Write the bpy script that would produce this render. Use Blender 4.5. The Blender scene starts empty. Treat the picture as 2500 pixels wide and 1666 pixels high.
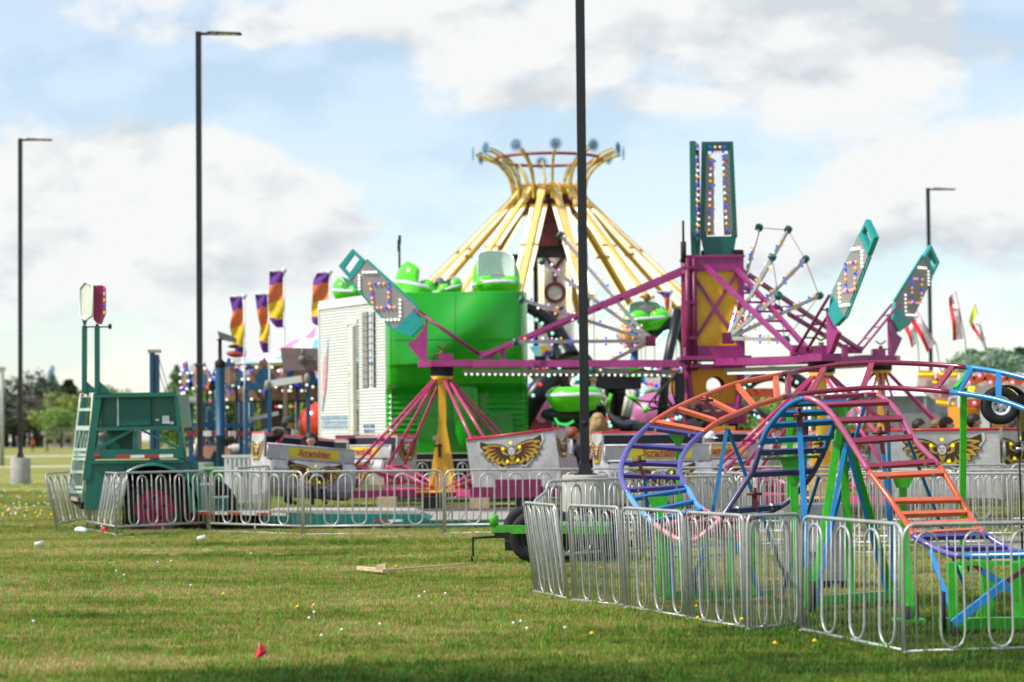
import bpy, bmesh, math, random
from mathutils import Vector as V, Matrix, noise
random.seed(7)
R=math.radians; PI=math.pi; sin=math.sin; cos=math.cos
sc=bpy.context.scene; col=sc.collection
# ---------------- camera ----------------
F=2500*80/36.; EYE=1.65; PITCH=math.atan(232/F); ROLL=0.0096
r0=V((1,0,0)); f_=V((0,cos(PITCH),sin(PITCH))); u0=V((0,-sin(PITCH),cos(PITCH)))
rr=cos(ROLL)*r0-sin(ROLL)*u0; uu=sin(ROLL)*r0+cos(ROLL)*u0
cam=bpy.data.objects.new('camera',bpy.data.cameras.new('camera')); col.objects.link(cam)
m=Matrix((rr,uu,-f_)).transposed().to_4x4(); m.translation=V((0,0,EYE)); cam.matrix_world=m
cam.data.lens=80; cam.data.sensor_width=36; cam.data.clip_start=.5; cam.data.clip_end=5000
cam.data.dof.use_dof=True; cam.data.dof.focus_distance=25; cam.data.dof.aperture_fstop=1.8
sc.camera=cam
# ---------------- light ----------------
SUN_EL=R(50); SUN_AZ=R(-72)   # azimuth from -Y (behind the camera) towards -X
sd=V((-sin(-SUN_AZ)*cos(SUN_EL),-cos(SUN_AZ)*cos(SUN_EL),sin(SUN_EL)))   # direction to the sun
sun=bpy.data.objects.new('sun',bpy.data.lights.new('sun','SUN')); col.objects.link(sun)
sun.data.energy=4.0; sun.data.angle=R(2.5); sun.data.color=(1,.95,.87)
sun.rotation_euler=sd.to_track_quat('Z','Y').to_euler()
w=bpy.data.worlds.new('World'); sc.world=w; w.use_nodes=True
nt=w.node_tree; nt.nodes.clear(); N=nt.nodes.new; L=nt.links.new
def math_n(nt,op,a,b=None,clamp=False):
    n=nt.nodes.new('ShaderNodeMath'); n.operation=op; n.use_clamp=clamp
    for i,v in enumerate((a,b)):
        if v is None: continue
        if isinstance(v,(int,float)): n.inputs[i].default_value=v
        else: nt.links.new(v,n.inputs[i])
    return n.outputs[0]
def world():
    sky=N('ShaderNodeTexSky'); sky.sky_type='NISHITA'; sky.sun_disc=False
    sky.sun_elevation=SUN_EL; sky.sun_rotation=math.atan2(sd.x,sd.y); sky.air_density=1.0; sky.dust_density=.3; sky.ozone_density=1.5
    tc=N('ShaderNodeTexCoord'); sep=N('ShaderNodeSeparateXYZ'); L(tc.outputs['Generated'],sep.inputs[0])
    x,y,z=sep.outputs
    yy=math_n(nt,'MAXIMUM',math_n(nt,'ABSOLUTE',y),.05)
    az=math_n(nt,'DIVIDE',x,yy); el=math_n(nt,'DIVIDE',z,yy)   # tangent space of the horizon belt
    def fbm(sx,sz,scale,detail,off,rough=.55,lac=2.1):
        c=N('ShaderNodeCombineXYZ'); L(math_n(nt,'MULTIPLY',az,sx),c.inputs[0]); L(math_n(nt,'MULTIPLY',el,sz),c.inputs[1]); c.inputs[2].default_value=off
        n=N('ShaderNodeTexNoise'); n.inputs['Scale'].default_value=scale; n.inputs['Detail'].default_value=detail; n.inputs['Roughness'].default_value=rough
        L(c.outputs[0],n.inputs['Vector']); return n.outputs['Fac']
    def blob(cx,cy,rx,ry,wgt):
        dx=math_n(nt,'DIVIDE',math_n(nt,'SUBTRACT',az,cx),rx); dy=math_n(nt,'DIVIDE',math_n(nt,'SUBTRACT',el,cy),ry)
        d=math_n(nt,'ADD',math_n(nt,'MULTIPLY',dx,dx),math_n(nt,'MULTIPLY',dy,dy))
        g=math_n(nt,'POWER',2.718,math_n(nt,'MULTIPLY',d,-1)); return math_n(nt,'MULTIPLY',g,wgt)
    def px(a,b,c,d,wgt): return blob((a-1250)/F,(1065-b)/F,c/F,d/F,wgt)
    dens=fbm(1,1.7,9,12,3.3,.58)
    def fbo(dx,dz):
        c=N('ShaderNodeCombineXYZ'); L(math_n(nt,'ADD',az,dx),c.inputs[0]); L(math_n(nt,'MULTIPLY',math_n(nt,'ADD',el,dz),1.7),c.inputs[1]); c.inputs[2].default_value=3.3
        n=N('ShaderNodeTexNoise'); n.inputs['Scale'].default_value=9; n.inputs['Detail'].default_value=7; n.inputs['Roughness'].default_value=.55; L(c.outputs[0],n.inputs['Vector']); return n.outputs['Fac']
    relief=math_n(nt,'SUBTRACT',fbo(0,0),fbo(-.012,.016))
    base=None
    for a in BLOBS:
        g=px(*a); base=g if base is None else math_n(nt,'ADD',base,g)
    lowb=math_n(nt,'MULTIPLY',math_n(nt,'SUBTRACT',.062,el,True),4.5)     # haze-white towards the horizon
    dd=math_n(nt,'ADD',math_n(nt,'ADD',base,math_n(nt,'MULTIPLY',math_n(nt,'SUBTRACT',dens,.5),2.6)),lowb)
    mask=N('ShaderNodeMapRange'); mask.interpolation_type='SMOOTHSTEP'; L(dd,mask.inputs[0]); mask.inputs[1].default_value=.16; mask.inputs[2].default_value=.46
    # cloud shading: denser cores and bases a little grey
    sh=fbm(1,3.0,11,6,9.1,.5)
    cr=N('ShaderNodeValToRGB'); L(math_n(nt,'ADD',math_n(nt,'MULTIPLY',sh,.45),math_n(nt,'ADD',math_n(nt,'MULTIPLY',relief,2.6),.36)),cr.inputs[0])
    e=cr.color_ramp.elements; e[0].position=.30; e[0].color=(.70,.76,.80,1); e[1].position=.62; e[1].color=(.985,1.0,1.0,1)
    bl=N('ShaderNodeMix'); bl.data_type='RGBA'; L(mask.outputs[0],bl.inputs[0])
    g1=N('ShaderNodeBackground'); tn=N('ShaderNodeMix'); tn.data_type='RGBA'; tn.blend_type='MULTIPLY'; tn.inputs[0].default_value=1; L(sky.outputs[0],tn.inputs[6]); tn.inputs[7].default_value=(1.02,1.03,1.03,1); L(tn.outputs[2],g1.inputs[0]); g1.inputs[1].default_value=.14
    g2=N('ShaderNodeBackground'); L(cr.outputs[0],g2.inputs[0]); g2.inputs[1].default_value=CLOUD
    # thin veil: a share of cloud white is mixed into all of the sky
    fac=math_n(nt,'ADD',math_n(nt,'MULTIPLY',mask.outputs[0],1-VEIL),VEIL)
    ms=N('ShaderNodeMixShader'); L(fac,ms.inputs[0]); L(g1.outputs[0],ms.inputs[1]); L(g2.outputs[0],ms.inputs[2])
    o=N('ShaderNodeOutputWorld'); L(ms.outputs[0],o.inputs[0])
CLOUD=.765; VEIL=.38
BLOBS=[(150,400,330,150,.7),(470,420,260,140,.6),(760,520,220,130,.55),(300,620,650,140,.5),
 (1700,60,900,130,.6),(2250,150,420,160,.5),(1500,250,500,60,.35),(2350,430,420,110,.6),(2100,600,500,90,.25),(640,80,90,50,.25),(1000,30,250,60,.3),
 (250,160,420,60,-.6),(700,230,250,100,-.45),(1450,420,500,90,-.35),(1900,420,230,70,-.35),(2450,20,120,60,-.7),(1100,420,200,150,-.35)]
world()
sc.view_settings.view_transform='Standard'; sc.view_settings.look='None'; sc.view_settings.exposure=.32; sc.view_settings.gamma=1
# ---------------- measuring helpers ----------------
def HZ(px): return 1065-(px-1250)*ROLL
def P(px,py,D):
    "world point at depth D that is seen at photo pixel px,py"
    d=rr*((px-1250)/F)+uu*((833-py)/F)+f_
    d=d*(D/d.y); return V((d.x,D,EYE+d.z))
def G(px,D,z=0):
    a=(px-1250)/F; # solve X
    v=V((0,D,z-EYE)); return V(((a*f_.dot(v)-rr.dot(v))/(rr.x-a*f_.x),D,z))
CR={'A':(0,600,3.92),'B':(0,900,3.484),'C':(400,600,3.92),'D':(400,950,3.92),'E':(750,580,3.267),'F':(750,900,3.485),'G':(1050,320,3.267),
'H':(1250,600,3.484),'I':(1150,950,3.484),'J':(1600,320,2.703),'K':(1600,780,3.92),'L':(2050,650,3.92),'M':(1450,850,3.484),'N':(1950,850,3.484),
'O':(1250,1200,3.62),'Q':(1850,1200,3.62),'S':(430,850,5.6),'T':(1280,860,5.602),'U':(1560,1060,5.227),'W':(2200,880,6.533)}
def Z(k,x,y,D):
    a,b,s=CR[k]; return P(a+x/s,b+y/s,D)
def lin(c): return tuple((v/12.92 if v<=.04045 else ((v+.055)/1.055)**2.4) for v in c)
def HX(h,k=1): 
    c=lin([int(h[i:i+2],16)/255 for i in (0,2,4)]); return tuple(min(1,v*k) for v in c)
# ---------------- materials ----------------
MATS={}
def mat(name,hexc,rough=.45,metal=0,k=1,var=.12,dirt=0,scale=6,spec=.5,emit=0,bump=0,coat=0):
    if name in MATS: return MATS[name]
    m=bpy.data.materials.new(name); m.use_nodes=True; t=m.node_tree; b=t.nodes['Principled BSDF']
    c=HX(hexc,k); n_=t.nodes.new
    b.inputs['Roughness'].default_value=rough; b.inputs['Metallic'].default_value=metal
    b.inputs['Specular IOR Level'].default_value=spec; b.inputs['Coat Weight'].default_value=coat; b.inputs['Coat Roughness'].default_value=.12
    tc=n_('ShaderNodeTexCoord'); no=n_('ShaderNodeTexNoise'); no.inputs['Scale'].default_value=scale; no.inputs['Detail'].default_value=6
    t.links.new(tc.outputs['Object'],no.inputs['Vector'])
    mx=n_('ShaderNodeMix'); mx.data_type='RGBA'
    mr=n_('ShaderNodeMapRange'); t.links.new(no.outputs['Fac'],mr.inputs[0]); mr.inputs[1].default_value=.3; mr.inputs[2].default_value=.7
    t.links.new(mr.outputs[0],mx.inputs[0])
    mx.inputs[6].default_value=(*[v*(1-var) for v in c],1); mx.inputs[7].default_value=(*[min(1,v*(1+var)) for v in c],1)
    out=mx.outputs[2]
    if dirt:
        n2=n_('ShaderNodeTexNoise'); n2.inputs['Scale'].default_value=scale*3.3; n2.inputs['Detail'].default_value=8; n2.inputs['Roughness'].default_value=.7
        t.links.new(tc.outputs['Object'],n2.inputs['Vector'])
        m2=n_('ShaderNodeMapRange'); t.links.new(n2.outputs['Fac'],m2.inputs[0]); m2.inputs[1].default_value=.54; m2.inputs[2].default_value=.68; m2.inputs[4].default_value=dirt
        x2=n_('ShaderNodeMix'); x2.data_type='RGBA'; t.links.new(m2.outputs[0],x2.inputs[0]); t.links.new(out,x2.inputs[6]); x2.inputs[7].default_value=(.05,.035,.025,1)
        out=x2.outputs[2]
    t.links.new(out,b.inputs['Base Color'])
    ra=n_('ShaderNodeMapRange'); t.links.new(no.outputs['Fac'],ra.inputs[0]); ra.inputs[3].default_value=max(0.02,rough-.08); ra.inputs[4].default_value=min(1,rough+.1); t.links.new(ra.outputs[0],b.inputs['Roughness'])
    if bump:
        bu=n_('ShaderNodeBump'); bu.inputs['Strength'].default_value=bump; bu.inputs['Distance'].default_value=.02
        n3=n_('ShaderNodeTexNoise'); n3.inputs['Scale'].default_value=scale*8; n3.inputs['Detail'].default_value=4; t.links.new(tc.outputs['Object'],n3.inputs['Vector'])
        t.links.new(n3.outputs['Fac'],bu.inputs['Height']); t.links.new(bu.outputs[0],b.inputs['Normal'])
    if emit: b.inputs['Emission Color'].default_value=(*c,1); b.inputs['Emission Strength'].default_value=emit
    m.diffuse_color=(*c,1); MATS[name]=m; return m
def ramp_mat(name,vec,stops,rough=.4,kind='x',coat=0,interp='CONSTANT'):
    "paint whose colour bands run along a local axis"
    m=bpy.data.materials.new(name); m.use_nodes=True; t=m.node_tree; b=t.nodes['Principled BSDF']
    return m,t,b
steel=mat('galvanised_steel','bdbdb9',.4,.3,k=.85,var=.15,dirt=.42,scale=9)
steel_far=steel
black=mat('black_paint','1c1d20',.35,0,var=.2)
blackm=mat('black_matte','141416',.75,0)
conc=mat('concrete','b7b4ab',.9,0,k=.8,var=.16,dirt=.15,scale=4,bump=.3)
teal=mat('teal_paint','046c60',.42,0,k=.78,var=.12,dirt=.25,scale=3,coat=.15)
teal_b=mat('bright_teal_paint','12a49e',.4,0,k=.85,var=.08,dirt=.1,coat=.15)
tealpale=mat('pale_teal_metal','c9dcd2',.5,.1,k=.8,dirt=.3)
mag=mat('magenta_paint','a32f7c',.42,0,k=.85,var=.2,dirt=.55,scale=3,coat=.1)
magd=mat('dark_magenta_paint','7c1c50',.42,0,k=.9,var=.15,dirt=.3,scale=5)
pink=mat('pink_paint','c9407c',.35,0,k=.9,var=.12,dirt=.2,scale=5,coat=.25)
yel=mat('yellow_paint','f0b81a',.4,0,k=.95,var=.12,dirt=.25,scale=4,coat=.2)
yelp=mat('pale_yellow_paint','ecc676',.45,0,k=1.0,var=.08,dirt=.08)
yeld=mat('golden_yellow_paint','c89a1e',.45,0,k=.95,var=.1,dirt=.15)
green=mat('green_paint','34b814',.38,0,k=.95,var=.15,dirt=.6,scale=7,coat=.2)
greenf=mat('green_fibreglass','12aa12',.28,0,k=.88,var=.1,coat=.35,scale=1.2,dirt=.08)
limef=mat('lime_fibreglass','55e01e',.18,0,k=1.0,var=.05,coat=.6,scale=1.2)
white=mat('white_paint','e6e6e4',.4,0,k=.95,var=.05,dirt=.12)
whitef=mat('white_fibreglass','e4e6ea',.2,0,k=.95,var=.03,coat=.4)
grey=mat('grey_panel','96918d',.6,0,k=.95,var=.06)
alu=mat('weathered_aluminium','c3c1c3',.45,.15,k=.9,var=.2,dirt=.3,scale=3.5)
red=mat('red_trim','cf2430',.35,0,k=.95,var=.06,coat=.2)
redp=mat('red_reflector','b5352b',.4)
blue=mat('blue_paint','1c86cc',.4,0,k=1.0,var=.12,dirt=.2,coat=.2)
blued=mat('ride_blue_paint','1a6490',.5,0,k=.85,var=.15,dirt=.2)
rubber=mat('tyre_rubber','1d1d1f',.8,0,var=.2,bump=.3)
taupe=mat('taupe_panel','8a7672',.8,0,k=.9)
tan=mat('tan_strip','a89d88',.6,0,k=.9,dirt=.3)
wood=mat('pale_wood','d2bb93',.8,0,k=.9,var=.2,scale=12)
bulbm={c:mat('bulb_'+c,h,.25,emit=e,var=0) for c,h,e in (('white','f4f6ee',.9),('blue','2c36d8',1.0),('amber','f0a030',.9),('pink','e8a0d0',.7),('red','f03030',1.0),('green','30d860',.9),('mint','a8f0dc',.9),('yellow','f0e020',.55))}
# ---------------- mesh builder ----------------
class MB:
    def __init__(s): s.v=[]; s.f=[]; s.m=[]; s.sm=[]
    def add(s,vs,fs,mi=0,smooth=False):
        o=len(s.v); s.v+= [tuple(p) for p in vs]
        for f in fs: s.f.append([o+i for i in f]); s.m.append(mi); s.sm.append(smooth)
        return s
    def box(s,c,d,rot=None,mi=0,bev=0):
        c=V(c); x,y,z=[q/2 for q in d]; M=rot if rot else Matrix.Identity(3)
        p=[c+M@V((a*x,b*y,e*z)) for a in(-1,1) for b in(-1,1) for e in(-1,1)]
        return s.add(p,[(0,1,3,2),(4,6,7,5),(0,4,5,1),(2,3,7,6),(0,2,6,4),(1,5,7,3)],mi)
    def bar(s,a,b,w,h=None,mi=0,up=(0,0,1)):
        a=V(a);b=V(b);h=h or w; d=(b-a); 
        if d.length<1e-6: return s
        d.normalize(); u=V(up)
        if abs(d.dot(u))>.99: u=V((0,1,0))
        sx=d.cross(u).normalized(); uz=sx.cross(d)
        p=[q+sx*(i*w/2)+uz*(j*h/2) for q in(a,b) for i,j in((-1,-1),(1,-1),(1,1),(-1,1))]
        return s.add(p,[(0,1,2,3)[::-1],(4,5,6,7),(0,1,5,4),(1,2,6,5),(2,3,7,6),(3,0,4,7)],mi)
    def tube(s,pts,r,n=8,mi=0,closed=False,caps=True):
        pts=[V(p) for p in pts]; rs=r if isinstance(r,(list,tuple)) else [r]*len(pts); k=len(pts); vs=[]; prev=None
        for i,p in enumerate(pts):
            if closed: t=pts[(i+1)%k]-pts[i-1]
            else: t=pts[min(i+1,k-1)]-pts[max(i-1,0)]
            t.normalize()
            if prev is None:
                u=V((0,0,1)) if abs(t.z)<.9 else V((0,1,0)); a=t.cross(u).normalized()
            else: a=(prev-t*prev.dot(t)).normalized()
            prev=a; b=t.cross(a)
            vs+=[p+a*(rs[i]*cos(2*PI*j/n))+b*(rs[i]*sin(2*PI*j/n)) for j in range(n)]
        fs=[]
        for i in range(k if closed else k-1):
            j2=(i+1)%k
            fs+=[(i*n+j,i*n+(j+1)%n,j2*n+(j+1)%n,j2*n+j) for j in range(n)]
        s.add(vs,fs,mi,True)
        if caps and not closed: s.add(vs[:n],[tuple(range(n))[::-1]],mi); s.add(vs[-n:],[tuple(range(n))],mi)
        return s
    def lathe(s,prof,c=(0,0,0),n=24,M=None,mi=0,smooth=True,a0=0,a1=2*PI):
        c=V(c); full=abs(a1-a0-2*PI)<1e-6; k=n if full else n+1; vs=[]
        for r,z in prof:
            for j in range(k):
                a=a0+(a1-a0)*j/n; p=V((r*cos(a),r*sin(a),z)); vs.append(c+(M@p if M else p))
        fs=[(i*k+j,i*k+(j+1)%k,(i+1)*k+(j+1)%k,(i+1)*k+j) for i in range(len(prof)-1) for j in range(n)]
        return s.add(vs,fs,mi,smooth)
    def prism(s,poly,ext,mi=0):
        "planar polygon (3-D points) extruded by a vector"
        e=V(ext); a=[V(p) for p in poly]; n=len(a); vs=a+[p+e for p in a]
        return s.add(vs,[tuple(range(n))[::-1],tuple(range(n,2*n))]+[(i,(i+1)%n,n+(i+1)%n,n+i) for i in range(n)],mi)
    def ball(s,c,r,n=12,m_=8,mi=0,M=None,f=None):
        c=V(c); rx,ry,rz=(r,r,r) if isinstance(r,(int,float)) else r; vs=[]
        for i in range(m_+1):
            t=PI*i/m_
            for j in range(n):
                a=2*PI*j/n; p=V((rx*sin(t)*cos(a),ry*sin(t)*sin(a),rz*cos(t)))
                if f: p=f(p)
                if M: p=M@p
                vs.append(c+p)
        fs=[(i*n+j,(i+1)*n+j,(i+1)*n+(j+1)%n,i*n+(j+1)%n) for i in range(m_) for j in range(n)]
        return s.add(vs,fs,mi,True)
    def grid(s,fn,nu,nv,mi=0,smooth=True):
        vs=[fn(i/nu,j/nv) for i in range(nu+1) for j in range(nv+1)]; k=nv+1
        return s.add(vs,[(i*k+j,(i+1)*k+j,(i+1)*k+j+1,i*k+j+1) for i in range(nu) for j in range(nv)],mi,smooth)
    def mesh(s,name,mats):
        me=bpy.data.meshes.new(name); me.from_pydata(s.v,[],s.f); me.polygons.foreach_set('material_index',s.m); me.polygons.foreach_set('use_smooth',s.sm)
        for q in (mats if isinstance(mats,(list,tuple)) else [mats]): me.materials.append(q)
        bm=bmesh.new(); bm.from_mesh(me); bmesh.ops.remove_doubles(bm,verts=bm.verts,dist=1e-5); bmesh.ops.recalc_face_normals(bm,faces=bm.faces); bm.to_mesh(me); bm.free()
        me.update(); return me
def tag(o,label=None,cat=None,group=None,kind=None):
    if label: o['label']=label
    if cat: o['category']=cat
    if group: o['group']=group
    if kind: o['kind']=kind
    return o
def obj(name,data,parent=None,loc=None,rot=None,kind=None,label=None):
    o=bpy.data.objects.new(name,data); col.objects.link(o)
    if parent: o.parent=parent
    if loc is not None: o.location=loc
    if rot is not None: o.rotation_euler=rot
    if kind: o['kind']=kind
    if label: o['label']=label
    return o
class T:
    "a thing. Its parts are given in world coordinates unless local=True"
    def __init__(s,name,label,cat,loc=(0,0,0),rot=(0,0,0),group=None,local=False):
        s.r=bpy.data.objects.new(name,None); col.objects.link(s.r); s.r.location=loc; s.r.rotation_euler=rot; s.r.empty_display_size=.2
        tag(s.r,label,cat,group); s.off=V((0,0,0)) if local else -V(loc); s.nb=0; s.rest={}
    def p(s,name,mb,mats,parent=None,kind=None,label=None):
        me=mb.mesh(name,mats) if isinstance(mb,MB) else mb
        return obj(name,me,parent or s.r,None if parent else s.off,kind=kind,label=label)
    def e(s,name,parent=None):
        return obj(name,None,parent or s.r,None if parent else s.off)
    def bulbs(s,pts,r=.03,parent=None,name='light_bulb',cap=100):
        for p,c in pts:
            if s.nb<cap:
                s.nb+=1; key='bulb_%s_%.3f'%(c,r)
                me=bpy.data.meshes.get(key) or MB().ball((0,0,0),r,8,6).mesh(key,bulbm[c])
                p=V(p)
                obj(name,me,parent or s.r,p if parent else p+s.off)
            else: s.rest.setdefault((c,r),[]).append(V(p))
    def done(s):
        if s.rest:
            mb=MB(); cs=sorted({c for c,_ in s.rest})
            for (c,r),ps in s.rest.items():
                for p in ps: mb.ball(p,r,6,4,mi=cs.index(c))
            s.p('light_bulbs',mb,[bulbm[c] for c in cs],kind='stuff')
        return s
def copy_tree(o,parent=None,**k):
    c=o.copy(); col.objects.link(c); c.parent=parent
    for ch in o.children: copy_tree(ch,c)
    return c
def text_mesh(s,size,m,ext=.004,shear=0,bold=0):
    cu=bpy.data.curves.new('lettering','FONT'); cu.body=s; cu.size=size; cu.extrude=ext; cu.shear=shear; cu.align_x='CENTER'; cu.align_y='CENTER'; cu.offset=bold; cu.resolution_u=3
    o=bpy.data.objects.new('lettering',cu); col.objects.link(o); dg=bpy.context.evaluated_depsgraph_get(); dg.update()
    me=bpy.data.meshes.new_from_object(o.evaluated_get(dg)); bpy.data.objects.remove(o); me.materials.clear(); me.materials.append(m); return me
def lerp(a,b,t): return a+(b-a)*t
def spline(pts,n=6):
    "Catmull-Rom through tuples of any length"
    out=[]
    for i in range(len(pts)-1):
        p0=pts[max(i-1,0)];p1=pts[i];p2=pts[i+1];p3=pts[min(i+2,len(pts)-1)]
        for k in range(n):
            t=k/n; out.append(tuple(.5*((2*b)+(-a+c)*t+(2*a-5*b+4*c-d)*t*t+(-a+3*b-3*c+d)*t**3) for a,b,c,d in zip(p0,p1,p2,p3)))
    out.append(tuple(pts[-1])); return out
def struct(name,mb,m): return tag(obj(name,mb.mesh(name,m)),kind='structure')
# ================= ground =================
def ground_mat(name,blade=False):
    m=bpy.data.materials.new(name); m.use_nodes=True; t=m.node_tree; b=t.nodes['Principled BSDF']; n=t.nodes.new; l=t.links.new
    g=n('ShaderNodeNewGeometry'); mp=n('ShaderNodeMapping'); l(g.outputs['Position'],mp.inputs[0]); mp.inputs['Scale'].default_value=(.35,1.0,0)
    a=n('ShaderNodeTexNoise'); a.inputs['Scale'].default_value=.55; a.inputs['Detail'].default_value=5; l(mp.outputs[0],a.inputs['Vector'])
    c=n('ShaderNodeTexNoise'); c.inputs['Scale'].default_value=2.6; c.inputs['Detail'].default_value=6; c.inputs['Roughness'].default_value=.65; l(mp.outputs[0],c.inputs['Vector'])
    s=n('ShaderNodeSeparateXYZ'); l(g.outputs['Position'],s.inputs[0])
    # the unmown strip close to the camera and round the coaster is lusher and darker
    lush=n('ShaderNodeMapRange'); lush.interpolation_type='SMOOTHSTEP'
    yy=math_n(t,'SUBTRACT',s.outputs[1],math_n(t,'MULTIPLY',s.outputs[0],1.15)); l(yy,lush.inputs[0]); lush.inputs[1].default_value=15.2; lush.inputs[2].default_value=20.5; lush.inputs[3].default_value=.22; lush.inputs[4].default_value=0
    v=math_n(t,'SUBTRACT',math_n(t,'ADD',math_n(t,'MULTIPLY',a.outputs['Fac'],.8),math_n(t,'SUBTRACT',math_n(t,'MULTIPLY',c.outputs['Fac'],.7),.19)),lush.outputs[0])
    r=n('ShaderNodeValToRGB'); l(v,r.inputs[0]); e=r.color_ramp.elements
    e[0].position=.20; e[0].color=(.034,.075,.010,1); e[1].position=.70; e[1].color=(.39,.345,.14,1)
    for p,q in ((.33,(.075,.135,.016,1)),(.43,(.145,.20,.028,1)),(.54,(.26,.275,.062,1))):
        x=e.new(p); x.color=q
    out=r.outputs[0]
    if blade:
        at=n('ShaderNodeAttribute'); at.attribute_name='tint'
        mx=n('ShaderNodeMix'); mx.data_type='RGBA'; mx.blend_type='MULTIPLY'; mx.inputs[0].default_value=1; l(out,mx.inputs[6]); l(at.outputs['Color'],mx.inputs[7]); out=mx.outputs[2]
        b.inputs['Roughness'].default_value=.6; b.inputs['Specular IOR Level'].default_value=.25
        tr=n('ShaderNodeBsdfTranslucent'); l(out,tr.inputs[0]); ms=n('ShaderNodeMixShader'); ms.inputs[0].default_value=.3
        l(b.outputs[0],ms.inputs[1]); l(tr.outputs[0],ms.inputs[2]); l(ms.outputs[0],t.nodes['Material Output'].inputs[0])
    else:
        b.inputs['Roughness'].default_value=1; b.inputs['Specular IOR Level'].default_value=.1
        f=n('ShaderNodeTexNoise'); f.inputs['Scale'].default_value=26; f.inputs['Detail'].default_value=5; f.inputs['Roughness'].default_value=.7; l(g.outputs['Position'],f.inputs['Vector'])
        f2=n('ShaderNodeMapRange'); l(f.outputs['Fac'],f2.inputs[0]); f2.inputs[1].default_value=.3; f2.inputs[2].default_value=.7; f2.inputs[3].default_value=.5; f2.inputs[4].default_value=1.3
        cm=n('ShaderNodeCombineColor'); [l(f2.outputs[0],cm.inputs[i]) for i in range(3)]
        mx=n('ShaderNodeMix'); mx.data_type='RGBA'; mx.blend_type='MULTIPLY'; mx.inputs[0].default_value=1; l(out,mx.inputs[6]); l(cm.outputs[0],mx.inputs[7]); out=mx.outputs[2]
    l(out,b.inputs['Base Color']); return m
gm=ground_mat('lawn_soil')
mb=MB(); mb.add([(-2500,-300,0),(2500,-300,0),(2500,4000,0),(-2500,4000,0)],[(0,1,2,3)]); struct('ground',mb,gm)
pathm=mat('gravel_path','c9bfa8',.95,k=.95,var=.15,scale=2,bump=.3)
def strip(name,pts,m,z=.004):
    mb=MB(); mb.add([(x,y,z) for x,y in pts],[tuple(range(len(pts)))]); struct(name,mb,m)
strip('path',[(-45,139),(30,150),(30,156),(-45,147)],pathm)
strip('path',[(-90,232),(20,232),(20,248),(-90,250)],pathm,.005)
strip('parking_lot',[(-340,600),(-40,600),(-40,720),(-380,720)],mat('asphalt','8d8d8c',.9,k=.6,var=.15,scale=1),.006)
strip('dirt_patch',[(3.2,25.5),(9,23.5),(14,26),(13,37),(4,36)],mat('gravel_dirt','9b8f7b',.95,k=.8,var=.25,scale=3,bump=.4),.005)
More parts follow.
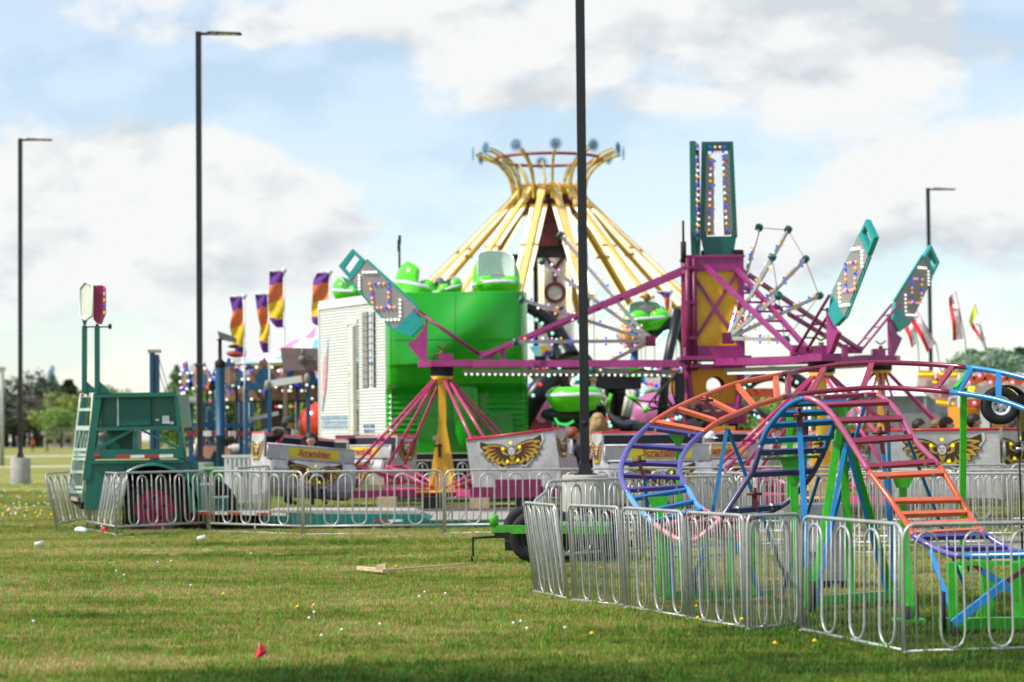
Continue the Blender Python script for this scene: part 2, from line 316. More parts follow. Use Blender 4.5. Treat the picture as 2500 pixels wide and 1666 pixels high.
# ---- grass blades: one object, patches instanced by geometry nodes
def grass():
    rnd=random.Random(3); vs=[];fs=[];cols=[]
    def blade(x,y,h,wd,a,lean,cl):
        o=len(vs); dx,dy=cos(a)*wd/2,sin(a)*wd/2; lx,ly=cos(a+1.57+rnd.uniform(-.6,.6))*lean,sin(a+1.57)*lean
        vs.extend([(x-dx,y-dy,0),(x+dx,y+dy,0),(x+dx*.7+lx*.4,y+dy*.7+ly*.4,h*.6),(x-dx*.7+lx*.4,y-dy*.7+ly*.4,h*.6),(x+lx,y+ly,h)])
        fs.extend([(o,o+1,o+2,o+3),(o+3,o+2,o+4)]); cols.extend([cl]*2)
    S=.9
    for i in range(2300):
        x,y=rnd.uniform(-S/2,S/2),rnd.uniform(-S/2,S/2); t=rnd.random()
        h=rnd.uniform(.015,.042)+.03*max(0,noise.noise(V((x*4,y*4,1))))
        g=rnd.uniform(.75,1.5)
        cl=(g,g,g) if t<.6 else ((g*1.75,g*1.35,g*1.5) if t<.84 else (g*.5,g*.6,g*.5))
        blade(x,y,h,rnd.uniform(.003,.006),rnd.uniform(0,6.28),rnd.uniform(.0,.035),cl)
    for k in range(7):   # weeds and taller tufts
        cx,cy=rnd.uniform(-S/2,S/2),rnd.uniform(-S/2,S/2)
        for i in range(16):
            g=rnd.uniform(.8,1.3); blade(cx+rnd.gauss(0,.022),cy+rnd.gauss(0,.022),rnd.uniform(.035,.085),rnd.uniform(.005,.010),rnd.uniform(0,6.28),rnd.uniform(.01,.06),(g*.75,g*1.25,g*.6))
    nb=len(vs); pts=[];rot=[];scl=[]
    D=14.2
    while D<74:
        st=.62 if D<30 else (.85 if D<45 else 1.3); hw=D*.235+1.2; x=-hw
        while x<hw:
            px,py=x+rnd.uniform(-.2,.2),D+rnd.uniform(-.2,.2)
            if not (6<px<13 and 27<py<36): 
                pts.append((px,py,-.003)); rot.append(rnd.uniform(0,6.28)); lush=max(0,1-max(0,py-px*1.15-15)/6.)
                scl.append(rnd.uniform(.8,1.15)*(1+.12*lush)*(1 if D<45 else 1.35))
            x+=st
        D+=st
    me=bpy.data.meshes.new('grass'); me.from_pydata(vs+pts,[],fs)
    me.materials.append(ground_mat('grass_blades',True))
    for nm,tp,dom,ini,vals in (('is_pt','BOOLEAN','POINT',False,[True]*len(pts)),('rot','FLOAT','POINT',0.,rot),('scl','FLOAT','POINT',0.,scl)):
        a=me.attributes.new(nm,tp,dom); a.data.foreach_set('value',[ini]*nb+vals)
    a=me.attributes.new('tint','FLOAT_COLOR','FACE'); a.data.foreach_set('color',[q for c in cols for q in (*c,1)])
    o=obj('grass',me,kind='stuff'); tag(o,'short mown green and straw coloured grass of the showground','grass')
    ng=bpy.data.node_groups.new('grass_scatter','GeometryNodeTree'); ng.interface.new_socket('Geometry',in_out='INPUT',socket_type='NodeSocketGeometry'); ng.interface.new_socket('Geometry',in_out='OUTPUT',socket_type='NodeSocketGeometry')
    n=ng.nodes.new; l=ng.links.new; gi=n('NodeGroupInput'); go=n('NodeGroupOutput')
    def attr(nm,tp):
        a=n('GeometryNodeInputNamedAttribute'); a.data_type=tp; a.inputs['Name'].default_value=nm; return a.outputs['Attribute']
    sp=n('GeometryNodeSeparateGeometry'); sp.domain='POINT'; l(gi.outputs[0],sp.inputs[0]); l(attr('is_pt','BOOLEAN'),sp.inputs['Selection'])
    ip=n('GeometryNodeInstanceOnPoints'); l(sp.outputs[0],ip.inputs['Points']); l(sp.outputs[1],ip.inputs['Instance'])
    cx=n('ShaderNodeCombineXYZ'); l(attr('rot','FLOAT'),cx.inputs[2]); l(cx.outputs[0],ip.inputs['Rotation'])
    l(attr('scl','FLOAT'),ip.inputs['Scale']); l(ip.outputs[0],go.inputs[0])
    md=o.modifiers.new('scatter','NODES'); md.node_group=ng
grass()
# ---- dandelions
def dandelion_proto(kind):
    st=MB(); st.tube([(0,0,0),(.004,0,.05),(0,.003,.1)],.0028,5)
    hd=MB()
    if kind=='y':
        for k in range(3): hd.lathe([(.004,.098),(.024-.006*k,.105+.005*k),(.012-.003*k,.114+.004*k),(0,.116+.004*k)],n=9)
    else: hd.ball((0,0,.115),.013,10,7,f=lambda p:p*(1+.12*noise.noise(p*160)))
    return st.mesh('stem',MATS['stem_green']),hd.mesh('flower_head',MATS['dandelion_yellow' if kind=='y' else 'dandelion_seed'])
mat('stem_green','6f8a3a',.7); mat('dandelion_yellow','f4c518',.7,k=1.0,var=.1,scale=30); mat('dandelion_seed','e4e6e0',.9,var=.15,scale=60)
DP={k:dandelion_proto(k) for k in 'yw'}
def dandelion(px,py,kind,label,group,s=1):
    d=rr*((px-1250)/F)+uu*((833-py)/F)+f_; t=-EYE/d.z; 
    if t<0: return
    t=T('dandelion',label,'flower',(d.x*t,d.y*t,0),(0,0,random.uniform(0,6)),group,local=True); t.r.scale=(s,)*3
    t.p('stem',DP[kind][0],None); t.p('flower_head',DP[kind][1],None)
yl='yellow dandelion flowering low in the lawn in front of the rides'; wl='white dandelion seed head standing in the lawn in front of the rides'
for x,y in ((546,1477),(767,1506),(968,1405),(1704,1540),(1700,1510),(1893,1606),(1446,1580),(1990,1600),(2330,1500),(1812,1543),(727,1510)): dandelion(x,y,'y',yl,'yellow dandelions in the foreground lawn')
for x,y in ((755,1542),(767,1527),(928,1558),(1024,1486),(1037,1474),(785,1588),(466,1456),(303,1429),(418,1392),(386,1395),(613,1372),(835,1573),(1287,1570),(1272,1551),(1254,1556),(2034,1424),(1380,1568),(1088,1478),(82,1550),(284,1418)): dandelion(x,y,'w',wl,'white seed heads in the foreground lawn')
rnd=random.Random(5)
for i in range(62):
    x=rnd.uniform(0,135); y=rnd.uniform(1180,1285)
    k='y' if rnd.random()<.45 else 'w'
    dandelion(x,y,k,('yellow dandelion' if k=='y' else 'white dandelion seed head')+' in the rough grass left of the teal trailer',('yellow' if k=='y' else 'white')+' dandelions in the left meadow',1.7)
# ================= barriers =================
def barrier_proto(kind):
    W=2.36 if kind=='tall' else 1.8; H=1.08 if kind=='tall' else .96; zb=.155 if kind=='tall' else .02; z0=.0
    rf=.019 if kind=='tall' else .0155; fr=MB(); rc=.13
    arc=[(W-rc+rc*sin(a),H-rc+rc*cos(a)) for a in [i*PI/12 for i in range(7)]]
    left=[(W-x,z) for x,z in arc][::-1]
    path=[(0,z0)]+left+arc+[(W,z0)]
    fr.tube([(x,0,z) for x,z in path],rf,8); fr.tube([(0,0,zb),(W,0,zb)],rf,8)
    if kind=='tall': fr.tube([(0,0,.02),(W,0,.02)],.014,6); fr.tube([(W/2,0,.02),(W/2,0,zb)],.012,6)
    fr.tube([(0,-.0,0.02),(0,-.0,.0)],.03,8)
    hp=.2375 if kind=='tall' else .257; r=hp/2; n=9 if kind=='tall' else 6
    x0=(W-hp*n)/2; top=H-.055-r; bot=zb+.015+r; pts=[(x0,zb)]
    for i in range(n):
        xa=x0+hp*i
        if i%2==0: pts+=[(xa+r-r*cos(a),top+r*sin(a)) for a in [k*PI/8 for k in range(9)]]
        else: pts+=[(xa+r-r*cos(a),bot-r*sin(a)) for a in [k*PI/8 for k in range(9)]]
    pts.append((x0+hp*n,zb if n%2 else zb))
    if n%2==0: pts[-1]=(x0+hp*n,H)
    wv=MB(); wv.tube([(x,0,z) for x,z in pts],.0145 if kind=='tall' else .012,8)
    pk=MB(); pk.tube([(0,0,zb),(0,0,H)],.007 if kind=='tall' else .0058,5)
    xs=[]
    for i in range(n):
        xs+= [x0+hp*i+r] if kind=='tall' else [x0+hp*(i+.33),x0+hp*(i+.67)]
    xs+=[x0/2,W-x0/2]
    return W,fr.mesh('frame_'+kind,steel),wv.mesh('wave_'+kind,steel),pk.mesh('picket_'+kind,steel),xs
BP={k:barrier_proto(k) for k in ('tall','low')}
def barrier(kind,a,b,label,lean=0,group='steel crowd barriers round the rides',slope=0,dz=0,pickets=True):
    a=V(a);b=V(b); W,fr,wv,pk,xs=BP[kind]; d=b-a
    t=T('crowd_barrier',label,'barrier',(a.x,a.y,dz),(R(lean),0,math.atan2(d.y,d.x)),group,local=True)
    t.r.rotation_euler=(Matrix.Rotation(math.atan2(d.y,d.x),3,'Z')@Matrix.Rotation(R(lean),3,'X')@Matrix.Rotation(R(slope),3,'Y')).to_euler()
    t.r.scale=(d.length/W,1,1)
    t.p('frame',fr,None); t.p('wave_bar',wv,None)
    if pickets:
        for x in xs: obj('picket',pk,t.r,(x,0,0))
def BG(p,D): return G(p,D)
NF='low steel barriers along the front of the kiddie coaster'
for (x1,D1,x2,D2,lab,ln) in (
 (1307,24.1,1335,28.4,'edge-on steel barrier running back from the coaster fence corner by the green trailer',0),
 (1307,24.0,1388,22.85,'leaning steel barrier in front of the green trailer tyre, first of the curved row',7),
 (1400,22.7,1527,21.85,'steel barrier panel in front of the concrete lamp base, second of the curved row',3),
 (1529,21.7,1680,20.4,'steel barrier where the blue rail dips behind it, third of the curved row',2),
 (1682,20.3,1825,19.25,'steel barrier before the pink dip of the coaster rail, fourth of the curved row',1),
 (1826,19.15,1956,19.55,'short steel barrier angled away, fifth of the curved row',0),
 (1958,19.0,2205,17.1,'steel barrier before the large green A-frame support, sixth of the curved row',-1),
 (2210,17.0,2620,17.25,'nearest steel barrier panel, facing the camera at the right under the purple rail end',-1)):
    barrier('low',G(x1,D1),G(x2,D2),lab,ln,NF)
LF='tall steel barriers in front of the scrambler ride'
barrier('tall',G(141,40.6),G(222,44.5),'leaning barrier panel furthest left in the row, half behind the teal trailer ladder',-12,LF)
barrier('tall',G(210,42),G(283,39.3),'leaning edge-on barrier panel standing at the left corner of the teal trailer',-11,LF)
barrier('tall',G(283,39.2),G(508,41.0),'sloping barrier panel in front of the trailer tyre with the magenta rim',-3,LF,slope=0)
barrier('tall',G(512,40.5),G(738,38.75),'barrier panel between the concrete lamp base and the operator in jeans',-1,LF)
barrier('tall',G(742,38.7),G(1083,38.7),'barrier panel before the gondola with two girls, left of the yellow post',0,LF)
barrier('tall',G(1088,38.7),G(1432,38.8),'barrier panel to the right of the yellow post, reaching to the middle lamp base',0,LF)
for i,(lab) in enumerate(('barrier panel right of the middle lamp base behind the purple loop of the coaster','barrier panel behind the dark blue climbing rail of the coaster','barrier panel behind the pink descending rail of the coaster','barrier panel of the scrambler row at the right edge behind the green post')):
    barrier('tall',G(1436+i*345,38.9+.05*i),G(1778+i*345,38.95+.05*i),lab,0,LF)
# barriers round the back of the coaster
BF='barriers along the back of the kiddie coaster'
bk=[(1336,28.4),(1570,30.2),(1800,30.9),(2040,31.1),(2275,31.1),(2510,30.8)]
for i,lab in enumerate(('back coaster barrier panel behind the middle lamp base','back coaster barrier panel behind the purple curve of the rail','back coaster barrier panel behind the dark purple rungs','back coaster barrier panel behind the green A-frame legs','back coaster barrier panel left of the tall green post')):
    barrier('tall',G(*bk[i]),G(bk[i+1][0]-3,bk[i+1][1]),lab,0,BF)
QF='queue barriers between the coaster and the scrambler'
for x1,D1,x2,D2,lab in ((1692,34.0,1772,33.2,'queue barrier panel with the sloping top rail nearest the purple curve'),(1775,33.6,1850,32.2,'queue barrier panel seen obliquely beside the dark blue rail'),
  (1850,35.0,2140,35.3,'queue barrier panel behind the blue rungs of the coaster'),(2145,35.3,2330,33.6,'queue barrier panel left of the tall green post behind the orange rungs'),
  (2335,33.6,2620,33.4,'queue barrier panel at the right edge beneath the winged gondola'),(2060,33.0,2330,32.6,'queue barrier panel close behind the red and orange rungs')):
    barrier('tall',G(x1,D1),G(x2,D2),lab,0,QF)
for i in range(4):
    x=968+i*130; barrier('tall',V((-2.9+i*2.42,54.8,0)),V((-.5+i*2.42,54.8,0)),'far barrier panel in front of the black skirt of the green ride cabin',0,'far barriers behind the yellow post')
for i in range(7):
    barrier('tall',V((4.4+i*2.42,54.6,0)),V((6.8+i*2.42,54.6,0)),'far barrier panel on the back side of the scrambler ride',0,'far barriers behind the scrambler on the right')
# stack of barriers by the left gondola
for i in range(4):
    a=G(577,44.5+i*.16); barrier('tall',a,a+V((.42,2.2,0)),'barrier panel stored edge-on in the stack left of the girls gondola',0,'stored barriers stacked left of the gondola')
# ================= lamp posts =================
def lamp(px,D,label,height=12.9,arm=1.12,ang=0,base=.76,bz=1.0):
    b=G(px,D); t=T('street_lamp',label,'street lamp',b,group='tall black street lamps on concrete bases')
    m_=MB(); m_.lathe([(0,bz),(base/2-.02,bz),(base/2,bz-.03),(base/2,0),(base/2+.01,-.1)],b,28); t.p('concrete_base',m_,conc)
    m_=MB(); m_.box(b+V((0,0,bz+.013)),(.36,.36,.026)); m_.lathe([(.16,bz+.026),(.14,bz+.17),(.09,bz+.2)],b,4,Matrix.Rotation(R(45),3,'Z'),smooth=False); t.p('base_cover',m_,black)
    m_=MB(); m_.prism([b+V((x,y,bz+.15)) for x,y in ((-.075,-.075),(.075,-.075),(.075,.075),(-.075,.075))],(0,0,height-bz-.15)); pl=t.p('pole',m_,black)
    m_=MB(); m_.lathe([(0,0),(.05,0),(.05,.008),(0,.008)],b+V((0,-.078,1.85)),14,Matrix.Rotation(R(90),3,'X')); t.p('hand_hole_cover',m_,blackm,pl)
    if arm:
        d=V((cos(ang),sin(ang),0)); q=b+V((0,0,height-.06)); m_=MB(); m_.bar(q-d*.08,q+d*.3,.09,.07); t.p('arm',m_,black)
        s_=d.cross(V((0,0,1))); m_=MB(); c=q+d*.25
        prof=[(0,.05,.1),(.25,.12,.085),(.6,.17,.06),(.95,.17,.045),(arm-.25,.06,.03)]
        rings=[]
        for x,wv_,h in prof: rings+=[c+d*x+s_*wv_+V((0,0,-.03)),c+d*x+s_*wv_*.8+V((0,0,-.03+h)),c+d*x-s_*wv_*.8+V((0,0,-.03+h)),c+d*x-s_*wv_+V((0,0,-.03))]
        m_.add(rings,[(i*4+j,i*4+(j+1)%4,i*4+4+(j+1)%4,i*4+4+j) for i in range(4) for j in range(4)]+[(0,1,2,3),(16,17,18,19)]); t.p('lamp_head',m_,black)
        m_=MB(); m_.box(c+d*.55+V((0,0,-.033)),(.5,.22,.006)); t.p('lens',m_,white)
    if D==63.5:
        m_=MB(); m_.box(P(470,901,63.3),(.16,.02,.19)); t.p('small_notice',m_,white); m_=MB(); m_.bar(P(470,889,63.3),P(489,889,63.4),.02,.02); m_.tube([P(478,905,63.3),P(482,1110,63.3)],.012,5); t.p('notice_bracket',m_,grey)
lamp(50,87,'distant tall street lamp at the far left beyond the teal trailer',13.25)
L2=lamp(489,63.5,'tall street lamp standing just right of the teal trailer',13.08)
lamp(1430,37.6,'nearest street lamp in the middle, its top out of the picture',13.2,ang=.4)
lamp(2277,100,'far street lamp on the right beside the red and white flags',12.4,arm=.4,ang=0)
b=G(5,150); t=T('street_lamp','pale thin far street lamp at the extreme left edge','street lamp',b); m_=MB(); m_.tube([b,b+V((0,0,6.4))],.14); t.p('pole',m_,mat('pale_pole','9da096',.6)); m_=MB(); m_.box(b+V((-.4,0,6.4)),(1.2,.3,.25)); t.p('lamp_head',m_,MATS['pale_pole'])
# ================= people =================
def skinned(verts,edges,rad,mids,mats,name,sub=1):
    me=bpy.data.meshes.new('tmp'); me.from_pydata(verts,edges,[]); o=bpy.data.objects.new('tmp',me); col.objects.link(o)
    md=o.modifiers.new('s','SKIN'); md.use_smooth_shade=True
    for i,r in enumerate(rad): me.skin_vertices[0].data[i].radius=(r,r) if not isinstance(r,tuple) else r
    me.skin_vertices[0].data[0].use_root=True
    o.modifiers.new('d','SUBSURF').levels=sub; o.modifiers['d'].render_levels=sub
    dg=bpy.context.evaluated_depsgraph_get(); dg.update(); nm=bpy.data.meshes.new_from_object(o.evaluated_get(dg)); bpy.data.objects.remove(o); nm.name=name
    nm.materials.clear(); [nm.materials.append(q) for q in mats]
    vv=[V(v) for v in verts]
    def seg(p,a,b):
        d=b-a; t=max(0,min(1,(p-a).dot(d)/max(1e-9,d.length_squared))); return (p-(a+d*t)).length,t
    for f in nm.polygons:
        best=min(((seg(f.center,vv[a],vv[b])[0]/max(.03,(rad_of(rad[a])+rad_of(rad[b]))/2)),a,b) for a,b in edges)
        a,b=best[1],best[2]; t=seg(f.center,vv[a],vv[b])[1]; f.material_index=mids[b] if t>.5 else mids[a]; f.use_smooth=True
    return nm
def rad_of(r): return r[0] if isinstance(r,tuple) else r
SK={'fair':mat('skin_fair','e0ac90',.55,spec=.3,k=.9,var=.04),'tan':mat('skin_tan','c98f6d',.55,spec=.3,k=.9,var=.04)}
HAIR={'brown':'3b2618','dark':'231811','blonde':'a98a5a','light':'80603c','red':'8a4a2a'}
for k_,h_ in HAIR.items(): mat('hair_'+k_,h_,.6,var=.35,scale=40)
eyem=mat('eye_dark','20140e',.3)
def cloth(c): return mat('cloth_'+c,c,.85,k=.95,var=.12,scale=8)
def person(label,loc,rz,pose='sit',s=1.,shirt='333333',pants='26334a',skin='fair',hair='brown',style='short',cap=None,group=None,arms='front',turn=0,sleeve=True,tilt=0,glasses=False):
    "faces -Y before turning by rz; sit: loc is the seat point, stand: loc is the ground point"
    sd_=pose=='sit'; z0=.0 if sd_ else .92
    vs=[(0,0,z0+.02),(0,.01,z0+.2),(0,.0,z0+.36),(0,0,z0+.50)]; rad=[(.165,.12),(.14,.105),(.17,.115),(.075,.07)]; mid=[2,1,1,1]
    e=[(0,1),(1,2),(2,3)]
    vs+=[(0,-.005,z0+.565),(0,-.02,z0+.645),(0,-.015,z0+.715),(0,-.005,z0+.785)]; rad+=[.052,(.072,.085),(.085,.10),(.062,.072)]; mid+=[0]*4; e+=[(3,4),(4,5),(5,6),(6,7)]
    vs.append((0,-.118,z0+.675)); rad.append(.016); mid.append(0); e.append((6,8))   # nose
    for sx in(-1,1):
        i=len(vs); vs.append((sx*.095,.0,z0+.69)); rad.append(.016); mid.append(0); e.append((6,i))    # ear
        i=len(vs); sh=(sx*.185,.01,z0+.44)
        if arms=='up': el,ha=(sx*.30,-.10,z0+.60),(sx*.20,-.22,z0+.85)
        elif arms=='down': el,ha=(sx*.25,.03,z0+.17),(sx*.24,-.08,z0-.06)
        else: el,ha=(sx*.25,-.06,z0+.20),(sx*.15,-.30,z0+.24)
        ha=V(ha); el=V(el); d=(ha-el).normalized(); side=d.cross(V((0,0,1))); side=(side.normalized() if side.length>.1 else V((1,0,0)))
        vs+=[sh,tuple(el),tuple(ha),tuple(ha+d*.075)]; rad+=[.062,.042,.028,(.036,.02)]; mid+=[1,1 if sleeve else 0,0,0]; e+=[(2,i),(i,i+1),(i+1,i+2),(i+2,i+3)]
        for k in range(4):   # four fingers of unequal length, curled
            j=len(vs); o_=side*((k-1.5)*.02); ln=(.03,.036,.034,.026)[k]
            dn=V((0,0,-1)); vs+=[tuple(ha+d*.1+o_),tuple(ha+d*(.1+ln)+o_+dn*.012),tuple(ha+d*(.1+ln*1.3)+o_+dn*.034)]; rad+=[.0095,.0085,.0075]; mid+=[0]*3; e+=[(i+3,j),(j,j+1),(j+1,j+2)]
        j=len(vs); vs+=[tuple(ha+d*.05-side*sx*.045),tuple(ha+d*.085-side*sx*.06)]; rad+=[.011,.009]; mid+=[0,0]; e+=[(i+3,j),(j,j+1)]
        i=len(vs); hp=(sx*.09,.0,z0-.03)
        if sd_: kn,an,to=(sx*.11,-.43,z0+.05),(sx*.11,-.46,z0-.36),(sx*.12,-.60,z0-.41)
        else: kn,an,to=(sx*.105,-.01+.03*sx,.50),(sx*.11,.02+.06*sx,.09),(sx*.13,-.13+.06*sx,.035)
        vs+=[hp,kn,an,to]; rad+=[.092,.062,.045,(.042,.032)]; mid+=[2,2,2,3]; e+=[(0,i),(i,i+1),(i+1,i+2),(i+2,i+3)]
    me=skinned(vs,e,rad,mid,[SK[skin],cloth(shirt),cloth(pants),mat('shoe_dark','2a2a2c',.6)],'body')
    t=T('person',label,'person',loc,(R(tilt),0,rz),group,local=True); t.r.scale=(s,s,s); B=t.p('body',me,None)
    hc=V((0,-.008,z0+.70)); hm=MATS['hair_'+hair]
    m_=MB(); n_=18; vs2=[];fs2=[]
    def hf(p): return p*(1+.05*noise.noise(p*45+V((s*9,0,0))))
    m_.ball(hc+V((0,.016,.018)),(.112,.122,.118),20,14,f=hf)
    # keep the hair off the face
    keep=[]; 
    for f in m_.f:
        c=sum((V(m_.v[i]) for i in f),V((0,0,0)))/len(f)-hc
        if not((c.y<-.04 and c.z<.055) or (c.y<.005 and c.z<.02) or (c.y<.045 and c.z<-.035)) and c.z>-.1: keep.append(f)
    m_.f=keep; m_.m=[0]*len(keep); m_.sm=[True]*len(keep)
    if style=='long':
        m_.grid(lambda u,v:(hc.x+.118*sin((u-.5)*4.6)*(1+.35*v),hc.y+.03+.10*cos((u-.5)*4.6)+.02*v,hc.z+.06-.40*v+.0*u) if True else 0,16,10)
        m_.grid(lambda u,v:(hc.x+.135*sin((u-.5)*4.9)*(1+.4*v)+.01*sin(u*60),hc.y+.035+.115*cos((u-.5)*4.9)+.03*sin(v*7),hc.z+.03-.42*v+.02*sin(u*40)),22,10)
    if style=='bun': m_.ball(hc+V((0,.11,.08)),.05,10,8,f=hf)
    if style=='curly':
        for k in range(30):
            a=random.uniform(0,6.28); q=V((.11*cos(a),.03+.10*sin(a) if sin(a)>-.2 else .02,random.uniform(-.13,.09))); m_.ball(hc+q,.032,6,5)
    t.p('hair',m_,hm)
    for sx in(-1,1): m_=MB(); m_.ball(hc+V((sx*.034,-.098,.005)),(.012,.006,.007),8,6); t.p('eye',m_,eyem)
    m_=MB(); m_.ball(hc+V((0,-.093,-.068)),(.024,.006,.006),8,5); t.p('mouth',m_,mat('lips','a85a50',.5))
    if glasses:
        m_=MB(); [m_.box(hc+V((sx*.036,-.112,.008)),(.055,.01,.034)) for sx in(-1,1)]; m_.box(hc+V((0,-.05,.014)),(.2,.12,.008)); t.p('sunglasses',m_,blackm)
    if cap:
        m_=MB(); m_.lathe([(.121,-.01),(.119,.045),(.09,.1),(.04,.122),(0,.126)],hc+V((0,.01,.03)),20)
        m_.grid(lambda u,v:tuple(hc+V((.085*(2*u-1)*(1-.25*v),-.09-.10*v+.03*(2*u-1)**2,.035-.015*v+.006*cos(3*(2*u-1))))),8,4); t.p('cap',m_,cloth(cap))
    return t
# ================= emblem art on the gondolas =================
def wings(mb,O,ux,uz,W,H,half=False,side=1):
    "gold wing emblem lying on a panel. O centre, ux/uz axes; material slots 0 gold 1 dark 2 maroon 3 pale"
    n=ux.cross(uz).normalized()*side
    def q(x,z,k): return O+ux*(x*W/2)+uz*(z*H/2)+n*k
    def flat(pts,k,mi): mb.add([q(x,z,k) for x,z in pts],[tuple(range(len(pts)))],mi)
    for sx in ((1,) if half==1 else ((-1,) if half==-1 else (-1,1))):
        base=[(.16,.25),(.98,.95),(1.0,.55),(.84,.12),(.72,-.25),(.55,-.6),(.36,-.92),(.2,-.8),(.1,-.2)]
        flat([(sx*x*1.03,z*1.04) for x,z in base],.003,3); flat([(sx*(x*.95+.01),z*.93) for x,z in base],.005,1)
        for i in range(7):
            a0=R(34-i*20); ln=(.98,.92,.85,.80,.76,.74,.7)[i]; w0=.105
            for mi,kk,wk,l2 in ((1,.007,1.25,1.0),(0,.010,.85,.96),((2 if i<2 else 1),.013,.34 if i>1 else .5,.86)):
                up_=[];dn_=[]
                for t_ in range(9):
                    u=(.16+ .84*t_/8); 
                    if mi!=0 and wk<1: u=.3+.6*t_/8
                    rr_=ln*u*l2; a=a0+.28*(1-u)-.2*u; x=.1+rr_*cos(a)*.92; z=.08+rr_*sin(a)*1.15; wd=w0*wk*(.5+1.1*math.sin(PI*min(1,u*.85)))*(1-.6*max(0,(t_-6))/2)
                    nx,nz=-sin(a),cos(a); up_.append((sx*(x+nx*wd),z+nz*wd)); dn_.append((sx*(x-nx*wd),z-nz*wd))
                flat(up_+dn_[::-1],kk+.0004*i,mi)
    if not half:
        flat([(.13*cos(a),.08+.3*sin(a)) for a in [k*PI/8 for k in range(16)]],.017,1)
        flat([(.105*cos(a),.08+.25*sin(a)) for a in [k*PI/8 for k in range(16)]],.0195,3)
        for x,z in ((-.04,.14),(.04,.14),(0,-.02)): flat([(x+.022*cos(a),z+.04*sin(a)) for a in [k*PI/4 for k in range(8)]],.022,1)
        for x,z in ((0,.6),(-.26,.3),(.26,.3),(-.16,-.5),(.16,-.5)): flat([(x+.045*cos(a),z+.09*sin(a)) for a in [k*PI/5 for k in range(10)]],.022,4)
goldm=mat('gold_art','bd9a34',.5,k=.95,var=.2,scale=10); wm=[goldm,mat('dark_brown_art','3a261c',.6),mat('maroon_art','5e1f1c',.5),mat('pale_art','c9c4be',.5),bulbm['yellow']]
darkin=mat('dark_interior','22232a',.7)
SCR=mat('magenta_lettering','b02a5c',.5,k=.9)
def gondola(t,O,yaw,sc_=1.08,lettering=True,tiltx=0,tilty=0):
    "local frame: riders face -Y. O: point under the middle at the height of the floor bottom"
    g=t.e('gondola'); g.location=V(O)+t.off; g.rotation_euler=(R(tiltx),R(tilty),R(yaw)); g.scale=(sc_,)*3
    W=1.72; h=W/2
    def pp(n,mb,m): return obj(n,mb.mesh(n,m),g)
    # tub: rounded front, floor and tall back, extruded across the width
    prof=[(-.50,.70),(-.55,.55),(-.54,.35),(-.47,.17),(-.34,.05),(-.15,0),(.38,.02),(.50,.12),(.55,.55),(.60,1.19)]
    inn=[(.565,1.19),(.515,.56),(.46,.16),(.36,.06),(-.15,.04),(-.32,.09),(-.44,.2),(-.505,.36),(-.515,.55),(-.47,.70)]
    m_=MB(); P3=[V((-h,y,z)) for y,z in prof+inn]; n=len(P3); e=V((W,0,0)); m_.add(P3+[p+e for p in P3],[(i,(i+1)%n,n+(i+1)%n,n+i) for i in range(n)],0,False)
    k=len(prof)
    for s_ in(0,1):
        b=[p+e*s_ for p in P3]; m_.add(b,[(i,i+1,n-2-i,n-1-i) for i in range(k-1)],0)
    pp('tub',m_,alu)
    m_=MB(); m_.grid(lambda u,v:(-h+.02+(W-.04)*u,lerp(.50,.548,v),lerp(.5,1.16,v)),2,2); m_.add([(-h+.03,-.46,.68),(h-.03,-.46,.68),(h-.03,-.42,.2),(-h+.03,-.42,.2)],[(0,1,2,3)]); pp('lining',m_,darkin)
    for sx in(-1,1):
        m_=MB(); hi=[(-.20,.70),(.0,1.19),(.60,1.19)] ; lo=[(-.34,.72),(.05,.9),(.60,1.19)]
        up=[(-.10,.74),(-.06,1.19),(.60,1.19)]
        poly=[(-.5,.66)]+up+[(.55,.55),(.5,.1),(.35,0),(-.15,0),(-.36,.07),(-.5,.2),(-.54,.45)]
        m_.prism([V((sx*h,y,z)) for y,z in poly],(sx*.03,0,0)); sp=pp('side_panel',m_,alu)
        m_=MB(); m_.prism([V((sx*(h-.004),y,z)) for y,z in [(-.05,.72),(-.03,1.15),(.55,1.15),(.5,.5),(.45,.2),(0,.2)]],(-sx*.006,0,0)); pp('side_lining',m_,darkin)
        m_=MB(); wings(m_,V((sx*(h+.032),.26,.86)),V((-sx,0,0)).cross(V((0,0,1)))*1.0,V((0,0,1)),.66,.5,side=1); pp('wing_emblem',m_,wm)
    m_=MB(); m_.tube([(-h-.015,-.06,1.20),(-h-.015,.61,1.20),(h+.015,.61,1.20),(h+.015,-.06,1.20)],.022,8); pp('red_rim',m_,red)
    m_=MB(); wings(m_,V((0,.588,.86)),V((-1,0,0)),V((0,.05,1)).normalized(),1.3,.62,side=1); pp('wing_emblem',m_,wm)
    m_=MB(); wings(m_,V((.0,-.562,.46)),V((1,0,0)),V((0,.02,1)).normalized(),1.2,.56,side=1); pp('wing_emblem',m_,wm)
    m_=MB(); m_.box((0,.2,.42),(W-.08,.5,.12)); m_.box((0,.45,.72),(W-.08,.08,.5)); pp('seat',m_,blackm)
    m_=MB(); zb=.86
    for z in(zb-.13,zb+.13): m_.tube([(-h-.06,-.30,z),(h+.08,-.30,z)],.02,8)
    for x in(-h-.04,h+.05): m_.tube([(x,-.30,zb-.14),(x,-.30,zb+.14)],.022,8)
    m_.box((0,-.30,zb),(W+.1,.012,.24)); bar=pp('lap_bar',m_,alu)
    m_=MB(); m_.box((.06,-.309,zb),(1.05,.006,.19)); pp('bar_sign',m_,mat('sign_yellow','e8cf22',.4,k=.95,var=.05))
